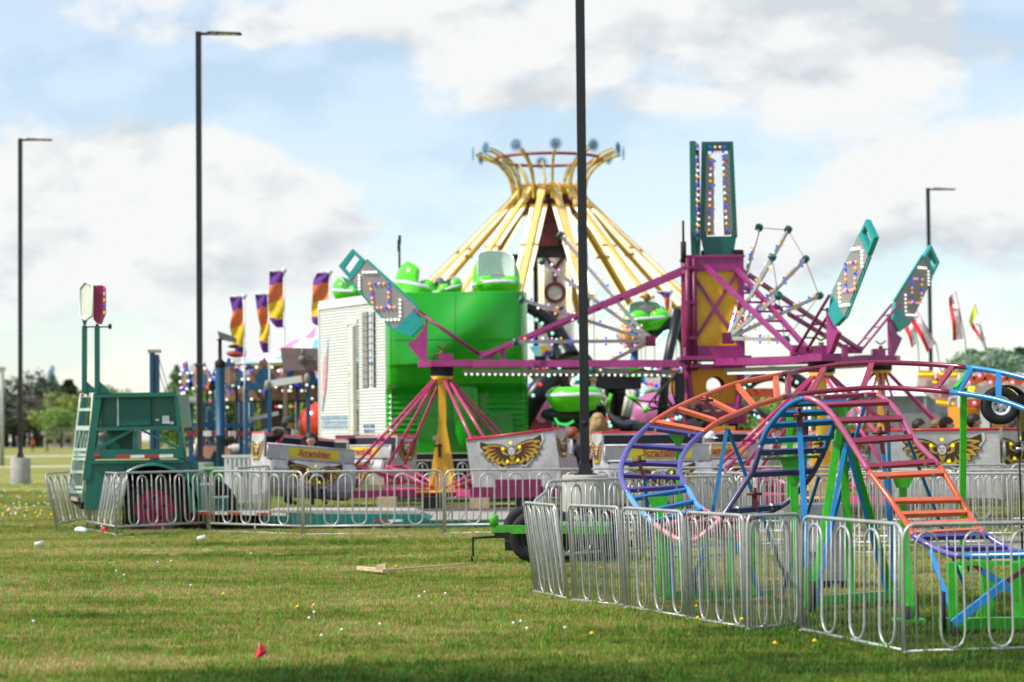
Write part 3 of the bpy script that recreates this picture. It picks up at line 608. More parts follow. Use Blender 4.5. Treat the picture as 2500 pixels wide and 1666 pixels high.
    if lettering:
        me=bpy.data.meshes.get('scr_letters') 
        if not me: me=text_mesh('Scrambler',.165,SCR,.002,.25,.004); me.name='scr_letters'; u=MB().box((0.02,-.075,0),(.62,.012,.004))
        obj('lettering',me,g,(.06,-.316,zb+.005),(R(90),0,0)); m_=MB(); m_.bar((-.2,-.315,zb-.065),(.42,-.315,zb-.055),.003,.014); pp('underline',m_,SCR)
    m_=MB(); [m_.bar((x,.55,.1),(x*.6,.95,.05),.07,.05) for x in(-.5,.5)]; return g
def gpt(g,x,y,z):
    return (Matrix.Translation(g['_O'])@g['_R']@V((x,y,z)))
# ================= the scrambler ride =================
Dc=49; C=G(1746,Dc); RA=6.1
scr=T('scrambler_ride','magenta and teal spinning ride with winged silver gondolas and upright teal light blades','fairground ride',C)
def pol(c,a,r,z=0): return V((c.x+r*cos(R(a)),c.y+r*sin(R(a)),z))
def zt(px,py,D): return P(px,py,D).z
zT=5.46; cb=C
# centre tower
bx=.56
m_=MB()
for x in(-1,1):
    for y in(-1,1): m_.box((C.x+x*bx,C.y+y*bx,(3.2+5.45)/2),(.13,.13,2.25))
for z in (3.42,5.28): 
    for s_ in(-1,1): m_.box((C.x,C.y+s_*bx,z),(2*bx-.134,.11,.3 if z>5 else .22)); m_.box((C.x+s_*bx,C.y,z),(.11,2*bx-.134,.3 if z>5 else .22))
m_.box((C.x,C.y,5.44),(1.3,1.3,.05)); m_.box((C.x,C.y,3.27),(1.5,1.5,.08))
tw=scr.p('tower_frame',m_,mag)
for (dx,dy) in ((0,-1),(-1,0),(1,0),(0,1)):
    m_=MB(); d=(1.0,.02,1.64) if dy else (.02,1.0,1.64); m_.box((C.x+dx*(bx-.04),C.y+dy*(bx-.04),4.33),d); scr.p('tower_panel',m_,yel)
m_=MB()
for a,b in (((-.5,3.55),(.5,5.12)),((.5,3.55),(-.5,5.12))):
    m_.bar((C.x+a[0],C.y-bx+.0-(.0 if a[0]<0 else .012),a[1]),(C.x+b[0],C.y-bx-(.0 if a[0]<0 else .012),b[1]),.06,.06)
scr.p('cross_brace',m_,mag)
m_=MB(); xl=C.x-bx+.03
for k,(x,r) in enumerate(((xl-.05,.065),(xl+.09,.05))): m_.tube([(x,C.y-bx-.1,3.0),(x,C.y-bx-.1,5.4)],r,10)
for z in (3.1,3.7,4.45,5.2): m_.box((xl+.02,C.y-bx-.1,z),(.27,.12,.07))
scr.p('hinge_column',m_,magd)
m_=MB(); m_.tube([(xl-.13,C.y-bx-.1,5.3),(xl-.13,C.y-bx-.1,5.75)],.06,8); m_.tube([(xl-.13,C.y-bx-.1,5.7),(xl-.13,C.y-bx-.1,6.2)],.025,6); m_.box((C.x+.2,C.y-.3,5.52),(.9,.2,.12)); m_.box((C.x+.5,C.y-.4,5.5),(.2,.3,.16)); scr.p('lifting_ram',m_,blackm)
# lower box, tapered, with the round hole
zl0,zl1=2.18,3.14
def lowbox(mb,inset,th,mi=0):
    for (dx,dy) in ((0,-1),(-1,0),(1,0),(0,1)):
        w1,w0=.62-inset,.50-inset*.9
        n=V((dx,dy,0)); tt=V((-dy,dx,0))
        c1=V((C.x,C.y,zl1))+n*(.6-.03); c0=V((C.x,C.y,zl0))+n*(.5-.03)
        yield n,tt,c0,c1,w0,w1
m_=MB()
for n,tt,c0,c1,w0,w1 in lowbox(m_,0,0):
    m_.bar(c0-tt*w0,c1-tt*w1,.1,.1); m_.bar(c0-tt*(w0-.055)+V((0,0,.06)),c0+tt*(w0-.055)+V((0,0,.06)),.08,.12); m_.bar(c1-tt*(w1-.055)-V((0,0,.05)),c1+tt*(w1-.055)-V((0,0,.05)),.08,.1)
scr.p('lower_frame',m_,mag)
for n,tt,c0,c1,w0,w1 in lowbox(None,.04,0):
    m_=MB(); hc_=lerp(c0,c1,.52); up=(c1-c0); K=24; rh=.2
    outer=[];inner=[]
    for k in range(K):
        a=2*PI*(k+.5)/K; dx_,dz_=cos(a),sin(a); s_=min(1/max(abs(dx_),1e-6),1/max(abs(dz_),1e-6)); x_,z_=dx_*s_,dz_*s_
        tz=.52+ (z_*.46 if z_>0 else z_*.5); ww=lerp(w0,w1,tz)-.03
        outer.append(lerp(c0,c1,tz)+tt*(x_*ww)-n*.02); inner.append(hc_+tt*(rh*dx_)+up.normalized()*(rh*dz_)-n*.02)
    if n.y<0 or n.y>0:
        m_.add(outer+inner,[(k,(k+1)%K,K+(k+1)%K,K+k) for k in range(K)]); m_.add(inner+[p-n*.06 for p in inner],[(k,(k+1)%K,K+(k+1)%K,K+k) for k in range(K)])
    else: m_.add(outer,[tuple(range(K))])
    scr.p('lower_panel',m_,mat('amber_panel','d98f14',.4,k=.95,var=.1,dirt=.15,coat=.2))
m_=MB(); m_.box((C.x,C.y,2.0),(1.3,1.1,.26)); m_.tube([(C.x-.42,C.y-.4,.3),(C.x-.42,C.y-.4,1.9)],.06); m_.tube([(C.x+.42,C.y-.4,.3),(C.x+.42,C.y-.4,1.9)],.06); m_.tube([(C.x+.42,C.y+.4,.3),(C.x+.42,C.y+.4,1.9)],.06); m_.tube([(C.x-.42,C.y+.4,.3),(C.x-.42,C.y+.4,1.9)],.06)
for k in range(9): m_.box((C.x-.5+k*.125,C.y-.556,1.98),(.05,.012,.12))
scr.p('turntable',m_,magd)
m_=MB(); m_.box((C.x-.05,C.y-.30,1.42),(.9,.5,.8)); scr.p('motor_housing',m_,mat('amber_panel','d98f14'))
m_=MB(); m_.lathe([(.22,-.25),(.2,.12),(.1,.25),(0,.28)],(C.x-.02,C.y-.58,1.42),16); scr.p('motor',m_,mag)
m_=MB(); m_.box((C.x,C.y,.45),(2.6,2.6,.25)); m_.box((C.x,C.y,.3),(5.5,.35,.25)); m_.box((C.x,C.y,.27),(.35,5.5,.25)); scr.p('base_cross',m_,magd)
# hydraulic hoses and cables left of the tower
m_=MB()
for k in range(5):
    pts=[(C.x-.75-.05*k,C.y-.7,3.05-.05*k),(C.x-.95-.12*k,C.y-.75,2.7-.1*k),(C.x-.8-.1*k,C.y-.72,2.2),(C.x-.55,C.y-.6,2.4-.1*k)]; m_.tube(spline(pts,5),.018,6)
m_.tube(spline([(C.x-2.6,C.y-.5,3.0),(C.x-2.1,C.y-.5,2.86),(C.x-1.6,C.y-.55,3.02),(C.x-.9,C.y-.6,2.9)],6),.015,6); m_.box((C.x-.78,C.y-.66,2.6),(.2,.16,.7)); scr.p('hydraulic_hoses',m_,blackm)
# teal light fins on the tower
def fin(cx,cy,rz,w,label=None):
    M=Matrix.Rotation(R(rz),3,'Z'); O=V((cx,cy,0)); q=lambda x,z,y=0:O+M@V((x,y,z))
    m_=MB(); w1=w*.41; w0=w*.5; zt_,zb_=7.92,5.86
    for sx in(-1,1): m_.bar(q(sx*w1,zt_),q(sx*w0,zb_),.08,.12,up=M@V((0,1,0)))
    m_.bar(q(-w1+.041,zt_-.05),q(w1-.041,zt_-.05),.115,.1)
    m_.prism([q(-w0-.02,zb_+.02,-.06),q(w0+.02,zb_+.02,-.06),q(w0-.08,5.35,-.06),q(-w0+.08,5.35,-.06)],M@V((0,.12,0)))
    f=scr.p('light_fin',m_,teal)
    m_=MB()
    for sx in(-1,1): m_.prism([q(sx*(w1-.05),7.65,-.03),q(sx*(w1-.17),7.65,-.03),q(sx*(w0-.2),5.98,-.03),q(sx*(w0-.055),5.98,-.03)],M@V((0,.06,0)))
    scr.p('fin_panel',m_,grey,f)
    B=[]
    for sx in(-1,1):
        for k in range(13): t_=k/12; B.append((q(sx*(lerp(w1,w0,t_)-(.15 if sx<0 else .19)),lerp(7.6,6.02,t_),-.05),('amber','blue','pink','white')[(k+(sx>0))%4]))
    for k in range(4): B.append((q(-w1+.14+k*(2*w1-.28)/3,7.8,-.06),('blue','amber','pink','blue')[k]))
    scr.bulbs(B,.028,f)
fin(C.x+.12,C.y-.35,0,.72); fin(C.x-.36,C.y-.2,78,.74); fin(C.x+.2,C.y+.4,178,.62)
# arms, spindles, blades
BL=[(2.40,2.19),(2.07,2.57),(.56,1.21),(.43,.81),(.70,.56),(1.08,.72)]
def arm(a,zp,gi):
    d=V((cos(R(a)),sin(R(a)),0)); s_=V((-d.y,d.x,0)); q=lambda r,z,o=0:V((C.x,C.y,0))+d*r+s_*o+V((0,0,z))
    z0=3.2
    m_=MB()
    for o in(-.16,.16): m_.bar(q(.62,z0-.02,o),q(RA-.45,zp-.06,o),.1,.15)
    for k in range(7): r_=.9+k*.75; m_.bar(q(r_,lerp(z0,zp,r_/RA)-.05,-.11),q(r_,lerp(z0,zp,r_/RA)-.05,.11),.06,.06)
    am=scr.p('arm_beam',m_,mag)
    m_=MB(); m_.prism([q(RA-.75,zp-.12,-.22),q(RA+.15,zp-.12,-.34),q(RA+.5,zp-.12,-.2),q(RA+.5,zp-.12,.2),q(RA+.15,zp-.12,.34),q(RA-.75,zp-.12,.22)],(0,0,.14)); m_.box(q(RA-.1,zp+.1),(.3,.3,.14))
    pl=scr.p('spindle_plate',m_,mag)
    m_=MB(); c=q(RA,zp+.05); m_.tube([c,c+V((0,0,.2))],.05); m_.tube([c+V((-.13,0,.12)),c+V((.13,0,.12))],.02); m_.tube([c+V((-.2,0,.0)),c+V((-.2,0,.12))],.02); m_.tube([c+V((.2,0,.0)),c+V((.2,0,.12))],.02); m_.tube([c+V((-.2,0,.12)),c+V((.2,0,.12))],.015); m_.tube(spline([c+V((-.12,0,.32)),c+V((0,0,.24)),c+V((.12,0,.32))],4),.018)
    scr.p('bearing_cap',m_,mat('brown_grease','5a3526',.6))
    m_=MB()   # upper stays
    for o in(-.2,.2):
        m_.bar(q(.55,5.22,o*1.6),q(RA-1.0,zp+.12,o*.8),.085,.085)
    for k in range(3,8): t_=k/9; m_.bar(lerp(q(.55,5.22,-.3),q(RA-1.0,zp+.12,-.15),t_),lerp(q(.55,5.22,.3),q(RA-1.0,zp+.12,.15),t_),.045,.045)
    scr.p('stay_tubes',m_,mag)
    m_=MB(); m_.box(q(RA-1.05,zp+.13),(.35,.35,.16)); m_.box(q(RA-1.4,zp+.1),(.12,.3,.3)); scr.p('stay_bracket',m_,mag)
    # lamp strip under the beam
    m_=MB(); m_.bar(q(.8,z0-.2),q(RA-.5,zp-.22),.12,.09); st=scr.p('light_strip',m_,tan)
    nb_=34
    if a in(165,-75.5): scr.rest.setdefault(('white',.03),[]).extend([lerp(q(.95,z0-.27),q(RA-.55,zp-.29),k/nb_) for k in range(nb_+1)])
    # blade
    O=q(RA,zp); kz=.93 if a==-75.5 else (1.06 if a==45 else 1); da=a+(3 if a==-75.5 else 0); d2=V((cos(R(da)),sin(R(da)),0)); s2=V((-d2.y,d2.x,0)); b=lambda s,z,o=0:O+d2*s+s2*o+V((0,0,z*kz))
    d_keep,s_keep=d,s_; s_=s2
    th=.10
    def poly(pts,o0,o1): mm=MB(); mm.prism([b(x,z,o0) for x,z in pts],s_*(o1-o0)); return mm
    bl=None; m_=MB()
    TL,TR,c1,c2,c3,c4=BL; Lp=lambda p,q_,t:(lerp(p[0],q_[0],t),lerp(p[1],q_[1],t))
    a1=Lp(TL,c4,.22); b1=Lp(TR,c1,.2)
    # head with a slot: frame pieces butted end to end
    w1=Lp(TL,a1,.3); w2=Lp(TR,b1,.25); g0=Lp(w1,w2,.14); g1=Lp(w1,w2,.88); h0=Lp(TL,a1,.72); h1=Lp(TR,b1,.68); hh0=Lp(h0,h1,.14); hh1=Lp(h0,h1,.88)
    for pts in ([TL,TR,w2,w1],[w1,g0,hh0,h0],[g1,w2,h1,hh1],[h0,h1,b1,a1]): m_.prism([b(x,z,-th/2) for x,z in pts],s_*th)
    e0,e1=Lp(a1,c4,.985),Lp(b1,c1,.985)
    bl=scr.p('light_blade',m_,teal_b); m_=MB(); m_.prism([b(x,z,-th/2) for x,z in [e0,e1,c1,c2,c3,c4]],s_*th); scr.p('blade_base',m_,teal_b,bl)
    m_=MB(); m_.prism([b(x,z,-th/2+.015) for x,z in [a1,b1,e1,e0]],s_*(th-.03)); pn=scr.p('blade_panel',m_,grey,bl)
    m_=MB(); m_.bar(b(*a1),b(*e0),th+.01,.035,up=s_); m_.bar(b(*b1),b(*e1),th+.01,.035,up=s_); scr.p('blade_edge',m_,teal_b,bl)
    # bulbs: white corners and the coloured square in the middle, both sides
    ctr=Lp(Lp(a1,e0,.5),Lp(b1,e1,.5),.5); ax=V((TL[0]-c4[0],TL[1]-c4[1])).normalized(); ay=V((-ax.y,ax.x)); wv=abs(V((a1[0]-b1[0],a1[1]-b1[1])).length)
    B=[]
    def bp(u,v,c): # u,v picture-like axes on the blade: horizontal outward and vertical
        B.append((b(ctr[0]+u,ctr[1]+v,SD*(th/2+.01)),c))
    SD=1 if s_.y<0 else -1
    if a==-75.5: SD=1 if s_.x<0 else -1
    seq=('amber','blue','pink','amber','blue','pink','amber')
    for k in range(5): bp(.27-k*.11,.24,seq[k]); bp(-.17+k*.0,.13-k*.1,seq[(k+1)%7]); bp(.24-k*.01,.12-k*.1,seq[(k+3)%7]); bp(.1-k*.1,-.3,seq[(k+2)%7])
    for k in range(5): bp(.42-k*.075,.50,'white'); bp(.52,.43-k*.075,'white'); bp(-.05-k*.09,-.58,'white'); bp(-.44,-.5+k*.09,'white')
    scr.bulbs(B,.028,bl)
    m_=MB(); 
    for o in(-.11,.11): m_.tube([b(.62,1.18,o),b(-.9,.12,o)],.03,8)
    for k in(1,2,3): m_.tube([lerp(b(.62,1.18,-.11),b(-.9,.12,-.11),k/4),lerp(b(.62,1.18,.11),b(-.9,.12,.11),k/4)],.018,6)
    scr.p('blade_strut',m_,magd if a!=45 else mag)
    m_=MB(); m_.prism([b(x,z,-.05) for x,z in ((.35,.0),(.34,.95),(.44,.72),(.62,.5),(.8,.42),(.5,.05))],s_*.1); scr.p('blade_foot',m_,mag)
    s_=s_keep
    # spindle post
    px_=q(RA,0); m_=MB(); m_.lathe([(.26,zp-.32),(.26,zp-.12)],px_,16); scr.p('spindle_bearing',m_,blackm)
    m_=MB(); k0=.46; m_.prism([px_+V((x,y,1.9)) for x,y in((-.085,-.085),(.085,-.085),(.085,.085),(-.085,.085))],(0,0,zp-2.25)); 
    m_.add([px_+V(v) for v in ((-.085,-.085,1.9),(.085,-.085,1.9),(.085,.085,1.9),(-.085,.085,1.9),(-.3,-.16,k0+.15),(.3,-.16,k0+.15),(.3,.16,k0+.15),(-.3,.16,k0+.15),(-.42,-.2,k0),(.42,-.2,k0),(.42,.2,k0),(-.42,.2,k0))],[(0,1,5,4),(1,2,6,5),(2,3,7,6),(3,0,4,7),(4,5,9,8),(5,6,10,9),(6,7,11,10),(7,4,8,11)])
    m_.lathe([(0,k0-.04),(.75,k0-.04),(.75,k0),(0,k0)],px_,20); m_.lathe([(.08,zp-.5),(.27,zp-.33),(.2,zp-.33)],px_,16); m_.box(px_+V((-.06,-.2,1.35)),(.06,.05,.3),mi=1); m_.box(px_+V((-.1,-.2,1.45)),(.2,.04,.04),mi=1)
    for k in range(4): an=R(45+90*k); m_.prism([px_+V((cos(an)*.1,sin(an)*.1,1.2)),px_+V((cos(an)*.42,sin(an)*.42,k0)),px_+V((cos(an)*.1,sin(an)*.1,k0))],V((-sin(an),cos(an),0))*.02)
    scr.p('spindle_post',m_,[yel,blackm])
    return px_
def sweep(pc,zp,ang,rg=3.5,r1=2.15):
    d=V((cos(R(ang)),sin(R(ang)),0)); s_=V((-d.y,d.x,0)); q=lambda r,z,o=0:V((pc.x,pc.y,0))+d*r+s_*o+V((0,0,z))
    m_=MB()
    for o in(-.1,.1):
        m_.tube([q(.18,zp-.4,o*.6),q(r1,.98,o*2.2)],.034,8); m_.tube([q(.3,.52,o),q(r1,1.0,o*2.2)],.032,8); m_.tube([q(r1*.98,1.02,o*2.2),q(r1+.15,.60,o*2.2)],.034,8)
    m_.tube([q(r1*.72,lerp(zp-.4,.98,.72),-.17),q(r1*.72,lerp(zp-.4,.98,.72),.17)],.03,8); m_.tube([q(r1,.98,-.22),q(r1,.98,.22)],.03,8); m_.tube([q(r1*.66,lerp(zp-.4,.98,.66),-.17),q(r1*.66,lerp(zp-.4,.98,.66),.17)],.022,8)
    scr.p('sweep_tubes',m_,pink)
    m_=MB(); m_.bar(q(.35,.42),q(rg-.35,.42),.2,.16); m_.bar(q(r1+.1,.6,-.26),q(r1+.1,.6,.26),.08,.08); scr.p('sweep_beam',m_,pink)
    for o in(-.17,.17): m_=MB(); m_.box(q(r1*.72,lerp(zp-.4,.98,.72)+.03,o),(.09,.09,.09)); scr.p('sweep_clamp',m_,magd)
GON=[]
for a,zp,angs in ((165,3.32,(212,122,302,32)),(-75.5,3.12,(200,122,300,0)),(45,3.43,(182,92,272,2))):
    pc=arm(a,zp,0)
    for g_ in angs: sweep(pc,zp,g_)
    GON.append((pc,angs))
yaws={(0,0):28,(0,1):-38,(0,2):160,(0,3):200,(1,0):12,(1,1):10,(1,2):164,(1,3):188,(2,0):-20,(2,1):30,(2,2):175,(2,3):150}
GO={}
for i,(pc,angs) in enumerate(GON):
    for j,a in enumerate(angs):
        O=V((pc.x+3.5*cos(R(a)),pc.y+3.5*sin(R(a)),.37)); yw=yaws[(i,j)]; tx,ty=((0,5) if (i,j)==(0,0) else (0,0)); 
        if (i,j)==(0,2): ty=6
        if (i,j)==(0,3): ty=4
        gondola(scr,O,yw,1.1,tiltx=0,tilty=ty); GO[(i,j)]=Matrix.Translation(O)@(Matrix.Rotation(R(yw),4,'Z')@Matrix.Rotation(R(ty),4,'Y'))@Matrix.Scale(1.1,4)
# starburst light spokes
def burst(hub,tips,D2=None,seqo=0,wire=True):
    H_=hub; m_=MB(); m_.box(H_,(.22,.22,.22)); hb=scr.p('starburst_hub',m_,magd)
    for i,tp in enumerate(tips):
        m_=MB(); m_.bar(H_,tp,.05,.075); sp=scr.p('light_spoke',m_,steel)
        m_=MB(); d=(tp-H_).normalized(); m_.tube([tp-d*.04,tp+d*.06],.085,10); scr.p('spoke_cap',m_,teal,sp)
        up=V((0,0,1)); up=(up-d*up.dot(d)).normalized(); n=int((tp-H_).length/.19)
        for k in range(2,n):
            c=('blue','amber','pink','white')[(k+i+seqo)%4]; p_=lerp(H_,tp,k/n)
            for sg in ((1,-1) if k%2 else (1,)): scr.rest.setdefault((c,.028),[]).append(p_+up*(sg*.07)+V((0,-.03,0)))
    if wire:
        m_=MB(); [m_.tube([tips[i],tips[i+1]],.008,4) for i in range(len(tips)-1)]; scr.p('tie_wires',m_,blackm)
burst(P(1588,833,50.2),[P(1368,574,50.6),P(1325,640,50.2),P(1274,732,49.9),P(1259,835,49.6),P(1445,905,49.5)],wire=False)
burst(P(1778,827,48),[P(1853,557,49.4),P(1924,562,49.8),P(1966,634,50.2),P(2000,723,50.4),P(1918,830,50)],seqo=1)
burst(P(1776,826,47),[P(1885,629,46.4),P(1900,723,46),P(1916,830,46)],seqo=2)
scr.done()
# ================= teal trailer =================
tr=T('utility_trailer','teal equipment trailer with ladder rack and twin sign posts at the far left','trailer',P(330,1290,41.3))
D1=41.3; D2=43.6
def B_(x,y,D=D1): return Z('B',x,y,D)
def slab(name,pts,D,ext,m,parent=None,k='B'):
    mb=MB(); mb.prism([Z(k,x,y,D) for x,y in pts],(0,ext,0)); return tr.p(name,mb,m,parent)
bxs=slab('cabinet',[(862,240),(1480,215),(1510,500),(862,505)],D1+.12,1.9,teal)
slab('cabinet_panel',[(1008,262),(1280,252),(1282,480),(1006,490)],D1+.06,.05,mat('dark_teal_paint','046256',.45,k=.85,dirt=.2),bxs)
slab('door_seam',[(993,250),(1010,250),(1010,488),(997,490)],D1+.05,.03,tealpale,bxs)
slab('hinge_plate',[(1380,402),(1438,402),(1442,468),(1380,468)],D1+.07,.05,white,bxs)
slab('sticker',[(1442,452),(1475,450),(1478,474),(1442,474)],D1+.08,.04,white,bxs)
slab('sticker',[(1322,430),(1350,430),(1352,446),(1322,446)],D1+.08,.04,white,bxs)
slab('top_beam',[(800,212),(1500,200),(1500,236),(800,250)],D1-.05,.22,teal)
slab('corner_post',[(800,250),(862,250),(770,940),(700,955)],D1-.04,.2,teal)
slab('corner_post',[(1480,236),(1512,236),(1592,860),(1545,860)],D1-.04,.2,teal)
slab('mid_beam',[(808,503),(1525,488),(1530,520),(808,530)],D1-.05,.18,teal)
slab('diagonal_brace',[(812,670),(1110,520),(1140,528),(838,690)],D1-.03,.12,teal)
slab('diagonal_brace',[(1170,518),(1200,516),(1525,670),(1520,690)],D1-.03,.12,teal)
slab('upright',[(1130,528),(1168,526),(1168,690),(1135,692)],D1-.02,.12,teal)
slab('inner_box',[(905,528),(1130,526),(1130,690),(905,692)],D1+.45,1.0,teal)
slab('side_beam',[(782,692),(1555,680),(1565,762),(782,772)],D1-.08,.3,teal)
slab('lower_beam',[(760,785),(1565,775),(1572,800),(770,812)],D1-.08,.2,teal)
slab('fender_box',[(735,812),(1060,800),(1040,1160),(960,1200),(720,1200)],D1-.02,.9,teal)
slab('rear_corner',[(1556,800),(1600,800),(1650,960),(1700,1240),(1650,1240)],D1-.05,.6,teal)
for i in range(4): slab('reflector',[(985+123*i,738-2*i),(1105+123*i,736-2*i),(1105+123*i,762-2*i),(985+123*i,766-2*i)],D1-.10,.03,redp if i%2==0 else white)
slab('marker_light',[(800,727),(850,726),(852,746),(800,748)],D1-.11,.04,red)
# round mudguard over the wheel
wc=Z('B',1322,1195,D1+.25); m_=MB(); m_.lathe([(.79,-.35),(.84,-.35),(.84,.5),(.79,.5)],wc,28,Matrix.Rotation(R(-90),3,'X'),a0=R(180),a1=R(360)); tr.p('mudguard',m_,teal)
arc_=[wc+V((.82*cos(a),0,.82*sin(a))) for a in [PI*k/20 for k in range(21)]]
m_=MB()
for k in range(20):
    p,q=arc_[k],arc_[k+1]; zt__=Z('B',1300,792,D1).z; m_.prism([V((p.x,D1+.0,p.z)),V((q.x,D1+.0,q.z)),V((q.x,D1+.0,max(zt__,q.z+.01))),V((p.x,D1+.0,max(zt__,p.z+.01)))],(0,.04,0))
tr.p('arch_panel',m_,teal)
m_=MB(); m_.prism([V((p.x,D1+.75,p.z)) for p in arc_],(0,.05,0)); tr.p('wheel_well',m_,blackm)
def wheel(t,c,r,w,rimc,name='wheel',axis='Y',rim_r=None,holes=5,par=None):
    M=Matrix.Rotation(R(90),3,'X') if axis=='Y' else Matrix.Rotation(R(90),3,'Y'); rim_r=rim_r or r*.58
    e=t.e(name) if par is None else par; e.location=V(c)+t.off
    m_=MB(); h=w/2; pr=[(rim_r,-h*.8),(rim_r+.02,-h*.95),(r*.86,-h),(r*.96,-h*.86),(r,-h*.6)]
    for k in range(-3,4): pr+=[(r,h*.16*k-.006+(-.0)),(r-.008,h*.16*k),(r-.008,h*.16*k+.006),(r,h*.16*k+.012)]
    pr+=[(r,h*.6),(r*.96,h*.86),(r*.86,h),(rim_r+.02,h*.95),(rim_r,h*.8)]
    m_.lathe(pr,(0,0,0),40,M); obj('tyre',m_.mesh('tyre',rubber),e)
    m_=MB(); s=h*.75; m_.lathe([(rim_r,s),(rim_r-.02,s),(rim_r-.035,s*.55),(rim_r*.7,s*.35),(rim_r*.42,s*.55),(rim_r*.3,s*.6),(rim_r*.28,s*.9),(0,s*.92)],(0,0,0),32,M)
    m_.lathe([(rim_r,-s),(rim_r*.5,-s*.3),(0,-s*.3)],(0,0,0),24,M); obj('rim',m_.mesh('rim',rimc),e)
    for k in range(holes):
        a=2*PI*k/holes+.3; m_=MB(); q=M@V((rim_r*.52*cos(a),rim_r*.52*sin(a),s*.47)); m_.lathe([(0,0),(rim_r*.09,0),(rim_r*.09,.03),(0,.03)],q,10,M); obj('wheel_nut',m_.mesh('wheel_nut',blackm),e)
    return e
wheel(tr,wc,.56,.26,mat('magenta_rim','b01c66',.5,k=.7,dirt=.3),rim_r=.36)  # rim magenta darkened all over to carry the shadow under the mudguard
wheel(tr,wc+V((.9,.2,0)),.56,.26,MATS['magenta_rim'],rim_r=.36)
slab('under_frame',[(1040,960),(1680,960),(1700,1290),(1040,1330)],D1+.7,1.4,blackm)
# ladder rack leaning out at the left end
def LR(x,y,f): return Z('B',x,y,lerp(D1,D2+.2,f))
m_=MB(); R1=[(790,210),(770,500),(745,690),(720,930),(700,1130)]; L1=[(688,215),(655,500),(635,690),(600,930),(585,1110)]
m_.tube([LR(x,y,.1) for x,y in R1],.022,6); m_.tube([LR(x,y,.7) for x,y in L1],.022,6)
for y,t in ((350,.4),(500,0),(515,0),(690,0),(735,0),(770,0),(880,0),(1010,0),(1050,0)):
    xr=[lerp(R1[i][0],R1[i+1][0],(y-R1[i][1])/(R1[i+1][1]-R1[i][1])) for i in range(4) if R1[i][1]<=y<=R1[i+1][1]][0]; xl_=[lerp(L1[i][0],L1[i+1][0],(y-L1[i][1])/(L1[i+1][1]-L1[i][1])) for i in range(4) if L1[i][1]<=y<=L1[i+1][1]][0]
    m_.bar(LR(xl_,y,.7),LR(xr,y,.1),.04,.05)
for k in range(6): x=lerp(.12,.88,k/5); m_.bar(LR(lerp(633,741,x),700,.4),LR(lerp(590,712,x),1060,.4),.014,.03)
for a,b in ((.1,.25),(.4,.25),(.4,.55),(.6,.75),(.9,.75)): m_.bar(LR(lerp(636,750,a),690,.4),LR(lerp(650,768,b),515,.4),.014,.02)
m_.prism([LR(645,693,.5),LR(738,690,.5),LR(735,735,.5),LR(642,738,.5)],(0,.02,0)); m_.prism([LR(592,1000,.5),LR(640,930,.5),LR(640,1060,.5),LR(585,1060,.5)],(0,.02,0))
tr.p('ladder_rack',m_,tealpale)
m_=MB()
m_.prism([LR(700,230,.9),LR(745,230,.9),LR(660,1090,.9),LR(600,1090,.9)],(0,.12,0)); m_.prism([LR(585,1060,.75),LR(700,1085,.1),LR(700,1140,.1),LR(590,1115,.75)],(0,.08,0)); tr.p('rear_upright',m_,teal)
m_=MB(); m_.prism([LR(680,210,.6),LR(800,205,.1),LR(800,245,.1),LR(680,243,.6)],(0,.05,0)); rb=tr.p('rear_light_board',m_,tealpale)
for x in(700,752,785): m_=MB(); m_.ball(LR(x,228,.3)-V((0,.0,0)),.03,8,6); tr.p('tail_light',m_,redp,rb)
m_=MB(); m_.prism([LR(605,1090,.5),LR(665,1100,.2),LR(665,1132,.2),LR(605,1120,.5)],(0,.03,0)); tr.p('licence_strip',m_,mat('faded_pink','d7a7a0',.6))
m_=MB(); m_.prism([LR(600,1120,.5),LR(690,1140,.2),LR(690,1200,.2),LR(640,1160,.5)],(0,.3,0)); tr.p('bumper_step',m_,blackm)
m_=MB(); c=Z('B',845,640,D1+1.3); m_.lathe([(0,-.2),(.21,-.2),(.215,-.05),(.2,-.03),(.2,.1),(.215,.12),(.215,.2),(0,.2)],c,20); tr.p('steel_keg',m_,alu)
# twin posts and the sign box
for (xb,yt,D) in ((718,220,D1+.7),(828,195,D1-.02)):
    dx=xb-718; m_=MB(); a=Z('B',xb,yt-10,D); tp=Z('A',810+ (120 if dx else 0),770,D); m_.bar(a,tp,.085,.085)
    ps=tr.p('sign_post',m_,teal); m_=MB(); m_.prism([Z('B',xb-6,105,D-.03),Z('B',xb+10,105,D-.03),Z('B',xb+98,185,D-.03),Z('B',xb+98,215,D-.03),Z('B',xb-8,218,D-.03)],(0,.06,0)); tr.p('gusset',m_,teal,ps)
    m_=MB(); q=tp-V((0,0,.02)); m_.tube([q,q+V((.25,-.1,0))],.014,6); m_.tube([q+V((.25,-.1,-.04)),q+V((.25,-.1,.05))],.03,8); tr.p('peg',m_,blackm,ps)
D=D1
m_=MB(); fl=[(893,385),(980,382),(985,640),(935,745),(925,745),(893,700)]
sb=MB(); sb.prism([Z('A',x,y,D-.1) for x,y in ((893,385),(978,382),(986,400),(986,640),(945,745),(925,745),(893,705))],(0,.32,0)); sgb=tr.p('sign_box',sb,mat('crimson_panel','96154a',.4,k=.95,dirt=.1))
m_=MB(); side=[Z('A',x,y,d) for x,y,d in ((893,385,D-.11),(893,665,D-.11),(825,712,D+.35),(775,680,D+.7),(775,405,D+.7),(825,345,D+.35))]; m_.prism(side,(.02,.05,0)); tr.p('sign_face',m_,mat('faded_sign','c9d2c0',.6,k=.95,var=.12,scale=3),sgb)
m_=MB(); m_.tube([side[i]+V((-.01,-.02,0)) for i in (0,1,2,3,4,5,0)],.02,6); tr.p('face_frame',m_,white,sgb)
